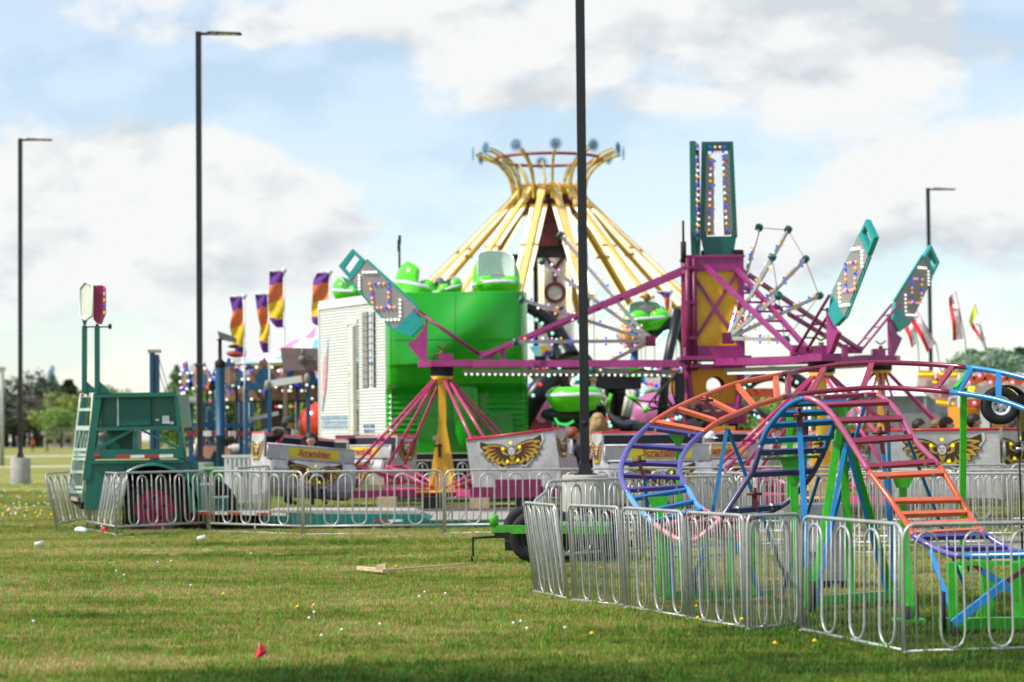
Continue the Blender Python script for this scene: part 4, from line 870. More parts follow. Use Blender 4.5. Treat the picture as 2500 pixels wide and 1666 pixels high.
m_=MB(); m_.prism([Z('A',893,385,D-.1),Z('A',978,382,D-.1),Z('A',905,338,D+.45),Z('A',825,345,D+.35)],(0,0,.02)); tr.p('sign_roof',m_,white,sgb)
tr.bulbs([(Z('A',992,400+i*60,D-.05),c) for i,c in enumerate(('red','pink','amber','blue','amber'))],.03,sgb)
m_=MB(); m_.prism([Z('A',783,695,D+.6),Z('A',830,712,D+.6),Z('A',812,775,D+.6),Z('A',800,775,D+.6)],(0,.08,0)); tr.p('post_bracket',m_,teal,sgb)
# long deck
def DK(x,y,D=41.0): return Z('D',x,y,D)
def dslab(name,pts,D,ext,m,par=None): mb=MB(); mb.prism([DK(x,y,D) for x,y in pts],(0,ext,0)); return tr.p(name,mb,m,par)
dslab('step_block',[(210,810),(325,810),(345,920),(455,920),(470,1040),(590,1040),(590,1180),(250,1180)],41.2,1.3,teal)
dslab('step_block',[(345,905),(455,905),(455,922),(345,922)],41.1,1.4,tealpale); dslab('step_block',[(470,1030),(590,1030),(590,1046),(470,1046)],41.1,1.4,tealpale)
dk=dslab('deck',[(330,1170),(1440,1190),(1440,1215),(330,1200)],40.9,1.9,mat('deck_boards','b8b2a6',.8,k=.85,var=.15,dirt=.3))
m_=MB(); m_.prism([Z('F',x,y,40.85) for x,y in ((-380,1238),(940,1240),(1060,1296),(1060,1312),(620,1332),(0,1332),(-380,1310))],(0,1.8,0)); tr.p('deck_side',m_,mat('deck_teal','0f8f8c',.5,k=.62,dirt=.3))
m_=MB(); m_.prism([Z('F',x,y,40.9) for x,y in ((-330,1204),(900,1210),(950,1240),(-330,1238))],(0,1.6,0)); tr.p('deck_planks',m_,mat('deck_boards','0'))
for i in range(6): dslab('reflector',[(330+140*i,1176+2*i),(468+140*i,1178+2*i),(468+140*i,1204+2*i),(330+140*i,1200+2*i)],40.80,.03,redp if i%2==0 else white,dk)
for i in range(2): m_=MB(); m_.prism([Z('F',x,y,40.8) for x,y in ((572+122*i,1286),(692+122*i,1284),(692+122*i,1304),(572+122*i,1306))],(0,.03,0)); tr.p('reflector',m_,redp if i==0 else white,dk)
dslab('chassis',[(340,1210),(1100,1235),(1080,1310),(340,1320)],41.6,1.2,blackm)
tr.done()
# ride decks and floor under the scrambler
fl=T('ride_platform','pale plank ride platform edged in teal under the right half of the scrambler','platform',V((4,45,0)))
m_=MB(); 
for k in range(26): m_.box((G(1040,44).x+.3*k,43.2+.0,.14),(.285,4.6,.05))
fl.p('planks',m_,mat('grey_boards','a9a49b',.85,k=.85,var=.2,dirt=.3))
m_=MB(); m_.box((G(1040,44).x+3.75,40.88,.08),(7.8,.1,.14)); fl.p('edge',m_,teal); m_=MB(); m_.box((G(1040,44).x+3.75,42.8,.06),(7.2,3.2,.1)); fl.p('underframe',m_,blackm)
fl=T('ride_platform','dark low platform with magenta beams beneath the spinning gondolas','platform',V((0,48,0)))
m_=MB(); m_.box((1.5,47.2,.12),(13,3.4,.12)); fl.p('floor',m_,mat('dark_floor','55514e',.9,k=.8,dirt=.3)); m_=MB(); m_.box((1.6,44.9,.55),(4.9,.25,.2)); m_.box((.1,44.9,.62),(.9,.4,.35)); fl.p('beam',m_,magd)

for k in range(7):
    mm=MB(); mm.box((-2.6+k*.95,46.9,.3),(.4,.3,.24)); fl.p('blocking',mm,blackm if k%2 else wood)
# ================= small green trailer with crank =================
gt=T('small_trailer','small bright green flatbed trailer with a crank stand behind the corner barrier','trailer',P(1300,1375,29.5)); Dg=29.5
def I_(x,y,D=Dg): return Z('I',x,y,D)
m_=MB(); m_.prism([I_(x,y,Dg-.35) for x,y in ((175,1160),(1200,1165),(1200,1232),(175,1232))],(0,.1,0)); gt.p('side_beam',m_,mat('worn_green_paint','4db82f',.5,k=.9,var=.15,dirt=.8,scale=9))
m_=MB(); m_.prism([I_(x,y,Dg+2.0) for x,y in ((430,1150),(1200,1150),(1200,1205),(430,1205))],(0,.1,0)); gt.p('side_beam',m_,MATS['worn_green_paint'])
m_=MB(); m_.tube([I_(196,1170,Dg-.3),I_(196,1080,Dg-.3),I_(196,1066,Dg-.3)],[.058,.058,.03],12); gt.p('end_post',m_,MATS['worn_green_paint'])
m_=MB(); a=I_(610,1160,Dg-.2); m_.prism([a,I_(1200,1165,Dg-.2),I_(1200,1165,Dg-.2)+V((0,2.2,0)),a+V((0,2.2,0))],(0,0,.05)); gt.p('deck',m_,mat('mint_boards','8fcf9a',.7,k=.9,dirt=.4))
m_=MB(); m_.prism([I_(x,y,Dg+1.6) for x,y in ((850,1090),(1180,1110),(1180,1160),(850,1160))],(0,.5,0)); gt.p('deck_box',m_,MATS['mint_boards'])
m_=MB(); m_.tube([I_(285,1252,Dg-.4),I_(120,1262,Dg-.4),I_(8,1268,Dg-.4)],.018,6); m_.box(I_(265,1245,Dg-.4),(.2,.1,.07)); ck=gt.p('crank_handle',m_,blackm)
m_=MB(); m_.tube([I_(14,1268,Dg-.4),I_(18,1420,Dg-.4),I_(2,1425,Dg-.4),I_(12,1465,Dg-.4)],.013,6)
for k in range(9): m_.ball(I_(16,1280+k*15,Dg-.4),.017,6,4)
gt.p('chain',m_,blackm,ck)
for x,yy,dd in ((540,1262,0),(700,1262,.0),(470,1262,2.1),(960,1270,2.1),(1080,1262,0)): wheel(gt,V((I_(x,0,Dg+dd).x,Dg+dd,.345)),.345,.23,mat('dark_rim','3a3a3c',.5))
m_=MB(); m_.box(I_(830,1330,Dg+.9),(1.7,.12,.12)); gt.p('axle_beam',m_,blackm)
# ================= roller coaster =================
rc=T('roller_coaster','childrens roller coaster with rainbow painted tube rails dipping and rising in the right foreground','roller coaster',P(2000,1400,22))
T1o=[('N',1990,275,25.7),('N',1700,205,26),('N',1430,165,26.3),('N',1050,135,26.6),('N',660,125,26.7),('N',350,142,26.7),('K',1600,460,26.7),('N',0,195,26.6),('K',1200,530,26.2),('K',800,610,25.8),('K',450,740,25.4),('K',180,862,25),('M',480,650,24.7),('M',330,800,24.3),('M',250,950,23.9),('M',230,1060,23.6),('M',260,1180,23.2),('M',350,1330,22.6),('M',405,1390,22.2),('M',460,1447,21.9),('O',1260,290,21.6),('O',1400,390,21.4),('O',1500,432,21.3),('O',1620,430,21.3),('O',1730,350,21.3),('O',1850,240,21.35),('M',1250,1200,21.4),('M',1350,1050,21.4),('K',970,1350,21.35),('K',1050,1100,21.3),('K',1150,950,21.25),('K',1280,820,21.2),('K',1430,757,21.1),('K',1550,790,21),('K',1680,900,20.9),('K',1790,1050,20.8),('N',480,860,20.7),('N',600,1050,20.55),('N',750,1250,20.35),('N',835,1375,20.2),('N',890,1455,20.05),('N',945,1535,19.9),('Q',1380,390,19.7),('Q',1500,470,19.6),('Q',1650,540,19.45),('Q',1820,570,19.3),('Q',2353,562,19),('Q',2700,550,18.8)]
T1i=[('N',1990,545,25.2),('N',1700,442,25.5),('N',1290,375,25.9),('N',900,345,26.2),('N',600,340,26.3),('N',300,360,26.3),('K',1500,700,26.25),('N',0,400,26.2),('K',1250,742,25.8),('K',1000,812,25.5),('K',800,892,25.2),('K',600,982,24.9),('K',450,1090,24.7),('K',330,1200,24.5),('K',250,1330,24.2),('K',232,1450,23.9),('M',755,1130,23.7),('M',790,1190,23.5),('M',835,1265,23.2),('M',880,1340,22.9),('M',948,1387,22.6),('O',1790,222,22.2),('O',1900,268,22),('O',2010,275,21.9),('O',2110,240,21.85),('O',2260,190,21.85),('U',1890,870,21.85),('U',2070,690,21.85),('K',1490,1500,21.8),('K',1530,1430,21.8),('K',1620,1250,21.7),('K',1690,1060,21.65),('N',320,610,21.6),('N',355,540,21.55),('N',430,440,21.5),('N',620,392,21.45),('N',760,462,21.35),('N',880,600,21.25),('N',1000,800,21.1),('N',1200,1012,20.9),('N',1350,1255,20.7),('N',1440,1400,20.6),('Q',1900,255,20.4),('Q',1950,315,20.25),('Q',2000,370,20.1),('Q',2200,500,19.9),('Q',2353,540,19.8),('Q',2700,530,19.5)]
def pathpts(Ls): return [V(p) for p in spline([tuple(Z(*q)) for q in Ls],5)]
RO,RI=pathpts(T1o),pathpts(T1i)
def scr_px(p):
    d=p-V((0,0,EYE)); return 1250+F*d.dot(rr)/d.dot(f_), 833-F*d.dot(uu)/d.dot(f_)
rail={'blue':mat('rail_blue','1487cc',.32,k=.9,dirt=.42,coat=.3,var=.1),'dmag':mat('rail_maroon','8e2448',.3,k=.85,dirt=.4,coat=.3,var=.1),'orange':mat('rail_orange','dd5a32',.32,k=.85,dirt=.42,coat=.3,var=.1),
 'purple':mat('rail_purple','6258a8',.32,k=.9,dirt=.42,coat=.3,var=.1),'lblue':mat('rail_light_blue','5aa0dc',.32,k=.95,dirt=.25,coat=.4),'rose':mat('rail_rose','d98c92',.35,k=.95,dirt=.35,coat=.3),'dpurp':mat('rail_dark_purple','564a78',.3,k=.9,dirt=.42,coat=.3),
 'dblue':mat('rail_deep_blue','1a70a6',.3,k=.9,dirt=.42,coat=.3),'pink':mat('rail_pink','b5527a',.28,k=1,dirt=.15,coat=.5)}
tie={'blue':'blue','dmag':'dmag','orange':'orange','purple':'purple','lblue':'blue','rose':'dmag','dpurp':'dpurp','dblue':'dblue','pink':'dmag'}
# cuts given by indices of the control points (outer, inner), names of the colours
cuts=[(0,0,'blue'),(2,2,'dmag'),(8,8.3,'orange'),(12,12,'purple'),(16.5,17,'lblue'),(20,20,'rose'),(25,24.3,'dpurp'),(28.6,30,'dblue'),(32,34.5,'pink'),(37,39,'orange'),(42,44,'purple'),(45,46,'blue'),(47,47,None)]
tm={'blue':mat('tie_blue','1c74b4',.4,k=.9,dirt=.25),'dmag':mat('tie_maroon','a03a56',.4,k=.9,dirt=.25),'orange':mat('tie_orange','e2714c',.4,k=.92,dirt=.2),'purple':mat('tie_purple','4f4590',.4,k=.95,dirt=.2),'dpurp':mat('tie_dark_purple','443c74',.4,k=.95),'dblue':mat('tie_deep_blue','1668a8',.4,k=.95,dirt=.2)}
nt_=(5,3,5,5,3,3,3,4,4,5,3,1,2)
TIEN=[3,4,5,5,3,3,3,5,5,5,3,3]
for i in range(len(cuts)-1):
    (a0,b0,c),(a1,b1,_)=cuts[i],cuts[i+1]
    so=RO[int(a0*5):int(a1*5)+1]; si=RI[int(b0*5):int(b1*5)+1]
    m_=MB(); rr_=.031 if i<5 else .027; m_.tube(so,rr_,10); m_.tube(si,rr_,10); sec=rc.p('track_section',m_,rail[c])
    n=TIEN[i]
    for k in range(n):
        t_=(k+.18)/(n-1+.36) if n>1 else .5
        fo=t_*(len(so)-1); fi=t_*(len(si)-1); A=lerp(so[int(fo)],so[min(int(fo)+1,len(so)-1)],fo%1); B2=lerp(si[int(fi)],si[min(int(fi)+1,len(si)-1)],fi%1)
        if i>=6:
            lo,hi={6:(23.6,31),7:(28,35.4),8:(35,41),9:(37,44),10:(40,46),11:(43,47)}[i]; ya=scr_px(A)[1]-(8 if i<10 else 4); B2=min((p for p in RI[int(lo*5):int(hi*5)]),key=lambda p:abs(scr_px(p)[1]-ya))
        d=(so[min(int(fo)+1,len(so)-1)]-so[max(int(fo)-1,0)]).normalized(); up=(B2-A).cross(d).normalized()
        m_=MB(); m_.bar(A,B2,.062 if i<3 else .05,.04,up=up); ti=rc.p('cross_tie',m_,tm[tie[c]] if tie[c] in tm else rail[tie[c]],sec)
        if k in(0,n-1): 
            m_=MB()
            for f in(.18,.82): q=lerp(A,B2,f); m_=MB(); m_.bar(q-d*.035,q+d*.035,.03,.03,up=up); m_.bar(q-up*.016,q+up*.03,.02); rc.p('joint_bolt',m_,steel,sec)
def post(name,pts,wd,m,dd=None,flat=False):
    m_=MB()
    for i in range(len(pts)-1): m_.bar(Z(*pts[i]),Z(*pts[i+1]),wd,dd or wd)
    return rc.p(name,m_,m)
def gus(k,pts,D,ext=.05): m_=MB(); m_.prism([Z(k,x,y,D) for x,y in pts],(0,ext,0)); return rc.p('gusset_plate',m_,green)
def ft(k,x,D,w=.12):  # foot plate on the ground
    a,b,s=CR[k]; g_=G(a+x/s,D); m_=MB(); m_.box(g_+V((0,0,.03)),(w*1.6,w*1.6,.03)); m_.lathe([(.05,.045),(.05,.16),(0,.16)],g_,10); rc.p('foot_plate',m_,green); m_=MB(); m_.tube([g_+V((.07,-.04,-.03)),g_+V((.07,-.04,.28))],.012,6); rc.p('ground_pin',m_,blackm)
def toG(k,x,D,z=.05): a,b,s=CR[k]; return G(a+x/s,D,z)
def leg(name,k,x,y,D,k2,x2,D2,w,m,z=.05):
    w*=.66 if name=='brace' else .8; m_=MB(); m_.bar(Z(k,x,y,D),toG(k2,x2,D2,z),w,w,up=(0,1,0)); return rc.p(name,m_,m)
# hill-top A frame
gus('N',[(265,500),(470,490),(400,570),(390,640),(350,640),(340,570)],21.3); gus('N',[(300,640),(420,640),(370,720)],21.25)
leg('support_leg','N',360,600,21.35,'Q',835,21.35,.085,green); leg('support_leg','N',345,700,21.3,'Q',470,20.9,.08,green); leg('support_leg','N',400,700,21.3,'Q',1205,21.7,.08,green)
leg('brace','N',400,810,21.2,'Q',500,20.8,.055,blue); leg('brace','N',410,820,21.2,'Q',1160,21.6,.055,blue); leg('brace','N',560,490,21.9,'N',130,22.8,.045,blue)
m_=MB(); m_.bar(toG('Q',435,20.85,.11),toG('Q',1270,21.75,.11),.09,.09); rc.p('base_bar',m_,green); m_=MB(); m_.bar(toG('Q',440,20.83,.1),toG('Q',440,20.83,.42),.07,.07); rc.p('stub_post',m_,green)
# climb support
gus('K',[(1190,1335),(1410,1340),(1375,1568),(1290,1568)],21.7,.06); m_=MB(); m_.prism([Z('K',x,y,21.68) for x,y in((1030,1325),(1560,1300),(1560,1330),(1030,1352))],(0,.12,0)); rc.p('cross_beam',m_,mat('dark_green_paint','1d5c22',.5,dirt=.4))
leg('support_leg','M',1695,1050,21.75,'M',1735,21.7,.09,green); leg('support_leg','M',1665,560,24.5,'M',1665,24.5,.075,green)
leg('brace','M',1745,620,21.3,'Q',460,20.9,.07,blue); leg('brace','M',1795,650,22.0,'M',1770,22.0,.07,rail['dblue']); leg('brace','M',1130,690,24.6,'M',900,23.6,.06,rail['dblue']); leg('brace','M',1140,690,24.6,'M',1640,24.8,.06,rail['dblue']); leg('brace','M',1916,1090,22.2,'M',1600,22.8,.045,rail['dblue'])
def turnbuckle(k,x,y,D,x2,y2,w=.035):
    a=Z(k,x,y,D); b=Z(k,x2,y2,D); m_=MB(); m_.bar(a,b,w*1.5,w); m_.tube([a+V((-.07,0,.02)),a+V((.07,0,.02))],.016,6); m_.tube([a-V((0,0,.02)),a+V((0,0,.08))],.022,6); rc.p('turnbuckle',m_,mat('rusty_maroon','5a2a28',.6,dirt=.3))
turnbuckle('M',1745,590,21.28,1765,740); turnbuckle('M',1795,650,21.5,1800,740); turnbuckle('M',960,460,24.5,1060,600); turnbuckle('M',385,980,23.4,430,1110); turnbuckle('M',1365,1260,21.6,1370,1390); turnbuckle('N',750,600,22,755,720); turnbuckle('N',690,740,21.8,720,900)
leg('brace','M',430,1110,23.4,'M',520,23.6,.05,rail['dblue']); leg('brace','N',720,900,21.9,'N',830,21.9,.06,blue); leg('brace','N',760,600,22.3,'N',800,22.3,.05,rail['dblue']); leg('brace','N',900,700,22.5,'N',1420,23,.045,rail['dblue'])
# left curve supports
gus('M',[(632,722),(775,745),(745,815),(735,860),(700,860),(690,810)],24.8,.05); leg('support_leg','M',716,840,24.85,'M',735,24.8,.07,green)
gus('M',[(460,1270),(640,1262),(600,1400),(510,1400)],22.7,.05); leg('support_leg','M',560,1290,22.75,'M',575,22.6,.1,green)
# bottom frame
for x,w in ((1350,.10),(1720,.07),(2130,.07),(1940,.06)):
    m_=MB(); g_=toG('O',x,22.0,.1); m_.bar(g_,g_+V((0,0,.62)),w,w); rc.p('support_leg',m_,green)
m_=MB(); m_.bar(toG('O',1340,22,.1),toG('O',2160,22.2,.1),.08,.08); m_.bar(toG('O',2190,22.2,.1),toG('Q',130,22.3,.1),.06,.06); rc.p('base_bar',m_,green)
m_=MB(); m_.bar(toG('O',1560,21.8,.15),toG('O',1730,21.8,.62),.05,.05); m_.bar(toG('O',1400,21.8,.62),toG('O',1420,21.8,.12),.05,.05); m_.bar(toG('O',1490,21.9,.6),toG('O',1640,21.9,.12),.05,.05); m_.bar(toG('O',1980,21.8,.6),toG('Q',40,21.8,.1),.05,.05); rc.p('brace',m_,rail['dblue'])
# tall green post right and the downhill supports
leg('support_leg','N',1402,340,26.0,'Q',1805,26.2,.085,green); ft('Q',1802,26.2)
m_=MB(); m_.bar(Z('N',1330,350,25.9),Z('N',1460,190,26.3),.05,.05); rc.p('cross_beam',m_,green)
gus('N',[(800,1095),(985,1085),(935,1190),(835,1190)],20.9); leg('support_leg','N',885,1190,20.95,'N',900,20.95,.08,green)
leg('support_leg','Q',1285,330,19.9,'Q',1345,19.7,.10,green); ft('Q',1335,19.7,.16)
for x,D,w in ((1740,18.6,.09),(2045,19.2,.1),(2305,18.6,.09),(2330,19.6,.09)):
    m_=MB(); g_=toG('Q',x,D,.05); m_.bar(g_,V((g_.x-.02,g_.y,.585)),w*.82,w*.82); rc.p('support_leg',m_,green)
m_=MB(); m_.bar(toG('Q',1610,18.5,.1),toG('Q',2500,18.5,.1),.10,.09); m_.bar(toG('Q',1740,18.75,.57),toG('Q',2600,18.75,.57),.035,.035); rc.p('base_bar',m_,green)
m_=MB(); m_.prism([Z('Q',x,y,19.1) for x,y in((1930,1110),(2000,900),(2000,1115))],(0,.03,0)); rc.p('gusset_plate',m_,green)
m_=MB(); m_.bar(Z('Q',1725,1170,18.4),Z('Q',2200,800,18.4),.06,.06); rc.p('brace',m_,blue); m_=MB(); m_.bar(Z('Q',2200,800,18.4),Z('Q',2420,640,18.4),.04,.04); rc.p('turnbuckle',m_,MATS['rusty_maroon'])
m_=MB(); m_.bar(Z('Q',1880,620,18.9),Z('Q',1980,700,18.9),.04,.04); rc.p('turnbuckle',m_,MATS['rusty_maroon']); m_=MB(); m_.bar(Z('Q',1980,700,18.9),Z('Q',2265,890,18.9),.055,.055); rc.p('brace',m_,blue)
leg('brace','Q',1525,530,19.3,'Q',1700,18.9,.055,blue,.2)
for k_,x,D,h in (('Q',1640,18.45,.36),('Q',1335,19.6,.16),('Q',490,20.8,.3),('Q',1745,18.4,.12)): m_=MB(); g_=toG(k_,x,D,-.05); m_.tube([g_,g_+V((0,0,.05+h))],.026,8); rc.p('ground_pin',m_,blackm)
# raised wheel and fender on the coaster trailer
wc=Z('N',1712,490,26.9); wheel(rc,wc,.225,.19,whitef,rim_r=.115)
m_=MB(); m_.lathe([(.25,-.12),(.27,-.12),(.27,.12),(.25,.12)],wc+V((.13,.35,-.02)),20,Matrix.Rotation(R(90),3,'X'),a0=R(20),a1=R(165)); m_.box(wc+V((.35,.3,.0)),(.2,.3,.25)); m_.box(wc+V((.5,.15,-.25)),(.4,.2,.35)); rc.p('mudguard',m_,blackm)
m_=MB(); m_.box(wc+V((.36,-.02,-.16)),(.3,.25,.3)); m_.tube([wc+V((.42,0,-.35)),wc+V((.42,0,-.12))],.09,10); rc.p('gearbox',m_,mat('brass_gearbox','6b5a2a',.5,.5,dirt=.3))
m_=MB(); m_.tube([wc+V((0,.1,0)),wc+V((.6,.4,0)),V((wc.x+.9,wc.y+.5,.1))],.05,8); rc.p('wheel_arm',m_,blackm)
m_=MB(); q=Z('N',1868,660,25); m_.tube([q,V((q.x+.02,q.y,.2))],.011,6); m_.tube([Z('N',1868,800,25),Z('N',1868,840,25)],.03,8,mi=1); m_.tube([Z('N',1868,845,25),Z('N',1868,865,25)],.027,8,mi=2);m_.tube([Z('N',1868,866,25),Z('N',1868,915,25)],.035,8,mi=1); rc.p('hanging_cable',m_,[blackm,blackm,white])
# coaster car low in the dip
m_=MB(); a=Z('O',1480,330,23.1); m_.prism([Z('O',x,y,23.0) for x,y in((1330,300),(1560,280),(1700,265),(1880,300),(2090,370),(2080,410),(1900,440),(1700,400),(1450,395))],(0,.5,0)); rc.p('coaster_car',m_,mat('car_red','a83636',.35,coat=.4,k=.9,dirt=.2))
rc.done()
db=T('control_box','grey diamond plate control box standing on the grass behind the coaster supports','box',toG('Q',520,24.2,0)); m_=MB(); g_=toG('Q',520,24.2,0); m_.box(g_+V((0,0,.5)),(.62,.45,.8)); db.p('housing',m_,mat('diamond_plate','a3a5a8',.4,.6,k=.8,bump=.6,scale=14)); m_=MB(); m_.box(g_+V((0,0,.05)),(.64,.47,.1)); db.p('skid',m_,blackm)
m_=MB(); m_.box(g_+V((-.12,-.23,.55)),(.2,.02,.3)); db.p('door_plate',m_,alu)
# ================= green and white ride cabin =================
def EE(x,y,D): return Z('E',x,y,D)
Dg2=56.0
cab=T('ride_trailer','tall ride trailer with a glossy green moulded front and white corrugated side wall','ride trailer',P(1115,1150,Dg2+1))
gx0,gx1=G(940,Dg2).x,G(1292,Dg2).x; zt_=5.22; zb_=1.25
# green front: a lofted shell, full at the top, waist at mid height, ribbed lower sides
def gf(u,v):
    x=lerp(gx0,gx1,u); z=lerp(zt_,zb_,v); e=4*u*(1-u)
    prot=0
    if z>2.98: dep=.62+.28*math.sin(PI*min(1,(zt_-z)/2.5))
    elif z>2.72: t=(2.98-z)/.26; dep=lerp(.62+.28*math.sin(PI*.9),.16,t*t*(3-2*t))
    else: dep=.16+(.035*math.sin(z*46) if (u<.22 or u>.72) and z>1.55 else 0)
    if z>3.4: dep+= .15*math.exp(-((u-.8+ (zt_-z)*.28)/.2)**2)-.12*math.exp(-((u-.35-(zt_-z)*.1)/.25)**2)
    return (x,Dg2+.6-dep*(1-(abs(2*u-1))**26)*(.82+.18*(1-(2*u-1)**2)),z)
m_=MB(); m_.grid(gf,60,150); m_.add([gf(u/60,0) for u in range(61)]+[(gx1,Dg2+3,zt_),(gx0,Dg2+3,zt_)],[tuple(range(63))]); m_.add([(gx1,Dg2+.6,zb_),(gx1,Dg2+.6,zt_),(gx1,Dg2+3,zt_),(gx1,Dg2+3,zb_)],[(0,1,2,3)]); m_.add([(gx0,Dg2+.6,zb_),(gx0,Dg2+.6,zt_),(gx0,Dg2+3,zt_),(gx0,Dg2+3,zb_)],[(0,1,2,3)]); front=cab.p('front_shell',m_,greenf)
m_=MB(); 
for x,y,w,h in ((995,1595,240,190),(1545,1560,190,200)): m_=MB(); c=EE(x,y-60,Dg2+.2); m_.box(c,(w/3.267/99,.06,h/3.267/99)); cab.p('hatch',m_,mat('green_hatch','0b860e',.3,k=.8,coat=.4),front)
0 and cab.p('hatch',m_,mat('green_hatch','0b860e',.3,k=.8,coat=.4),front)
m_=MB(); m_.ball(EE(1265,1330,Dg2+.25),(.34,.2,1.15),20,16); cab.p('light_bulge',m_,greenf,front)
m_=MB(); m_.box(EE(1030,1600,Dg2+.16),(.19,.02,.12)); cab.p('notice_plate',m_,grey,front)
for pts in ([gf(.5,v/40) for v in range(20)],[gf(u/40,.30) for u in range(1,40)],[gf(.05,v/40) for v in range(40)],[gf(.95,v/40) for v in range(40)]):
    m_=MB(); m_.tube([V(p)+V((0,-.004,0)) for p in pts],.008,4); cab.p('moulding_seam',m_,MATS['green_hatch'] if 'green_hatch' in MATS else mat('green_hatch','0b860e',.3,k=.8,coat=.4),front)
m_=MB()
for u in(.03,.97):
    for k in range(22): m_.ball(V(gf(u,.03+.044*k)),.014,6,4)
for k in range(24): m_.ball(V(gf(.03+k*.041,.02)),.014,6,4)
cab.p('rivet_row',m_,mat('green_hatch','0b860e',.3,k=.8,coat=.4),front,kind='stuff')
m_=MB(); m_.box(((gx0+gx1)/2,Dg2+1.6,.62),(gx1-gx0-.1,2.4,1.2)); cab.p('underbody',m_,blackm)
# white side wall receding to the left
A0=G(957,Dg2+.45,0); A1=G(783,60.2,0); sd_=(A1-A0); sl=sd_.length; sn=sd_.normalized(); nn=V((-sn.y,sn.x,0)); nn=nn if nn.y<0 else -nn
whm=mat('white_corrugated','e6e9e4',.5,k=.80,var=.04,dirt=.06)
def wq(t,z,o=0): return A0+sn*(t*sl)+nn*o+V((0,0,z))
m_=MB()
def wall(t0,t1,z0,z1):
    n=int((z1-z0)/.019); m_.grid(lambda u,v:tuple(wq(lerp(t0,t1,u),lerp(z0,z1,v),.015*math.sin(round(v*n)*PI/2.))),1,n)
wall(.0,.20,1.3,5.05); wall(.20,.38,1.3,2.9); wall(.20,.38,4.85,5.05); wall(.38,.44,1.3,5.05); wall(.575,1,1.3,5.05); wall(.44,.575,4.55,5.05)
cab.p('side_wall',m_,whm)
m_=MB(); m_.prism([wq(0,5.04,.03),wq(1,5.04,.03),wq(1,5.24,.03),wq(0,5.24,.03)],-nn*.1); m_.prism([wq(1,1.3,.03),wq(1.01,1.3,.03),wq(1.01,5.2,.03),wq(1,5.2,.03)],-nn*.1); m_.prism([wq(0,5.24,.03),wq(1,5.24,.03),wq(1,5.24,.03)+V((2.2,1.2,0)),wq(0,5.24,.03)+V((1.5,1.2,0))],V((0,0,.02))); cab.p('roof_trim',m_,white)
m_=MB(); m_.prism([wq(.20,2.9,-.3),wq(.38,2.9,-.3),wq(.38,4.85,-.3),wq(.20,4.85,-.3)],-nn*.02); m_.prism([wq(.44,1.3,-.25),wq(.575,1.3,-.25),wq(.575,4.55,-.25),wq(.44,4.55,-.25)],-nn*.02); cab.p('dark_opening',m_,blackm)
m_=MB()
for k in range(11): z=2.98+k*.175; m_.bar(wq(.205,z,-.05),wq(.375,z,-.05),.14,.018); 
for t in(.25,.3,.345): m_.bar(wq(t,2.92,-.09),wq(t,4.83,-.09),.02,.02)
m_.bar(wq(.35,2.92,-.01),wq(.35,4.83,-.01),.3,.03,up=nn)
cab.p('louvre_window',m_,grey)
m_=MB(); m_.prism([wq(.47,1.3,-.02),wq(.555,1.3,-.02),wq(.555,4.53,-.02),wq(.47,4.53,-.02)],nn*.05); m_.prism([wq(.45,1.3,.02),wq(.468,1.3,.02),wq(.468,4.5,.02),wq(.45,4.5,.02)],nn*.12); cab.p('side_door',m_,mat('cream_panel','dcd8cb',.5,k=.95,dirt=.1))
m_=MB(); m_.prism([wq(.44,4.56,.02),wq(.60,4.56,.02),wq(.60,4.68,.02),wq(.44,4.68,.02)],nn*.03); cab.p('door_lintel',m_,white)
fade=mat('faded_blue_print','8fb0c8',.6,k=.95,var=.3,scale=14); fader=mat('faded_red_print','dfa3a6',.6,k=.95,var=.25,scale=10); fadeo=mat('faded_orange_print','dc9f80',.6,var=.2,scale=10)
def wpoly(n,pts,m,o=.022): mb=MB(); mb.prism([wq(t,z,o) for t,z in pts],nn*.003); cab.p(n,mb,m)
wpoly('painted_streak',[(.86,4.35),(.89,3.9),(.97,2.35),(.955,2.35),(.90,3.0)],fade); wpoly('painted_streak',[(.885,3.9),(.90,3.0),(.94,2.55),(.95,3.2),(.93,3.7)],fader,.026)
for k in range(2): wpoly('painted_stripe',[(.60,1.55-.1*k),(.975,1.55-.1*k),(.975,1.48-.1*k),(.60,1.48-.1*k)],fadeo)
rot_=math.atan2(-sn.y,-sn.x)
for i,(s_,t,z,sz) in enumerate((('Wellington Bridge',.79,2.15,.2),('Thrills & Midway',.79,1.97,.2),('Shows',.79,1.8,.17),('Midway',.27,1.9,.24),('Rides',.27,1.7,.2))):
    pass
for i,(t0,t1,z) in enumerate(((.60,.97,2.15),(.60,.97,2.02),(.60,.97,1.9),(.22,.36,1.9),(.22,.36,1.78))):   # lines of worn, unreadable small print: short strokes
    mb=MB(); t=t0; r_=random.Random(i)
    while t<t1: w_=r_.uniform(.008,.022); mb.prism([wq(t,z,.024),wq(t+w_,z,.024),wq(t+w_,z+r_.choice((.06,.08,.1)),.024),wq(t,z+.08,.024)],nn*.003); t+=w_+r_.choice((.006,.006,.016))
    cab.p('worn_print',mb,fade if i<3 else mat('worn_navy_print','4a6a94',.6,k=.95))
cab.done()
m_=MB(); q=P(975,662,61); an=T('aerial_mast','thin dark aerial mast rising behind the green tubs','aerial',(q.x,61,0)); m_.tube([(q.x,61,5.2),P(975,580,61)],.03,6); m_.box(P(976,585,61),(.07,.05,.22)); m_.box(P(973,600,61),(.06,.05,.3)); m_.tube([(q.x,61,0),(q.x,61,5.2)],.05,6); an.p('mast',m_,blackm)
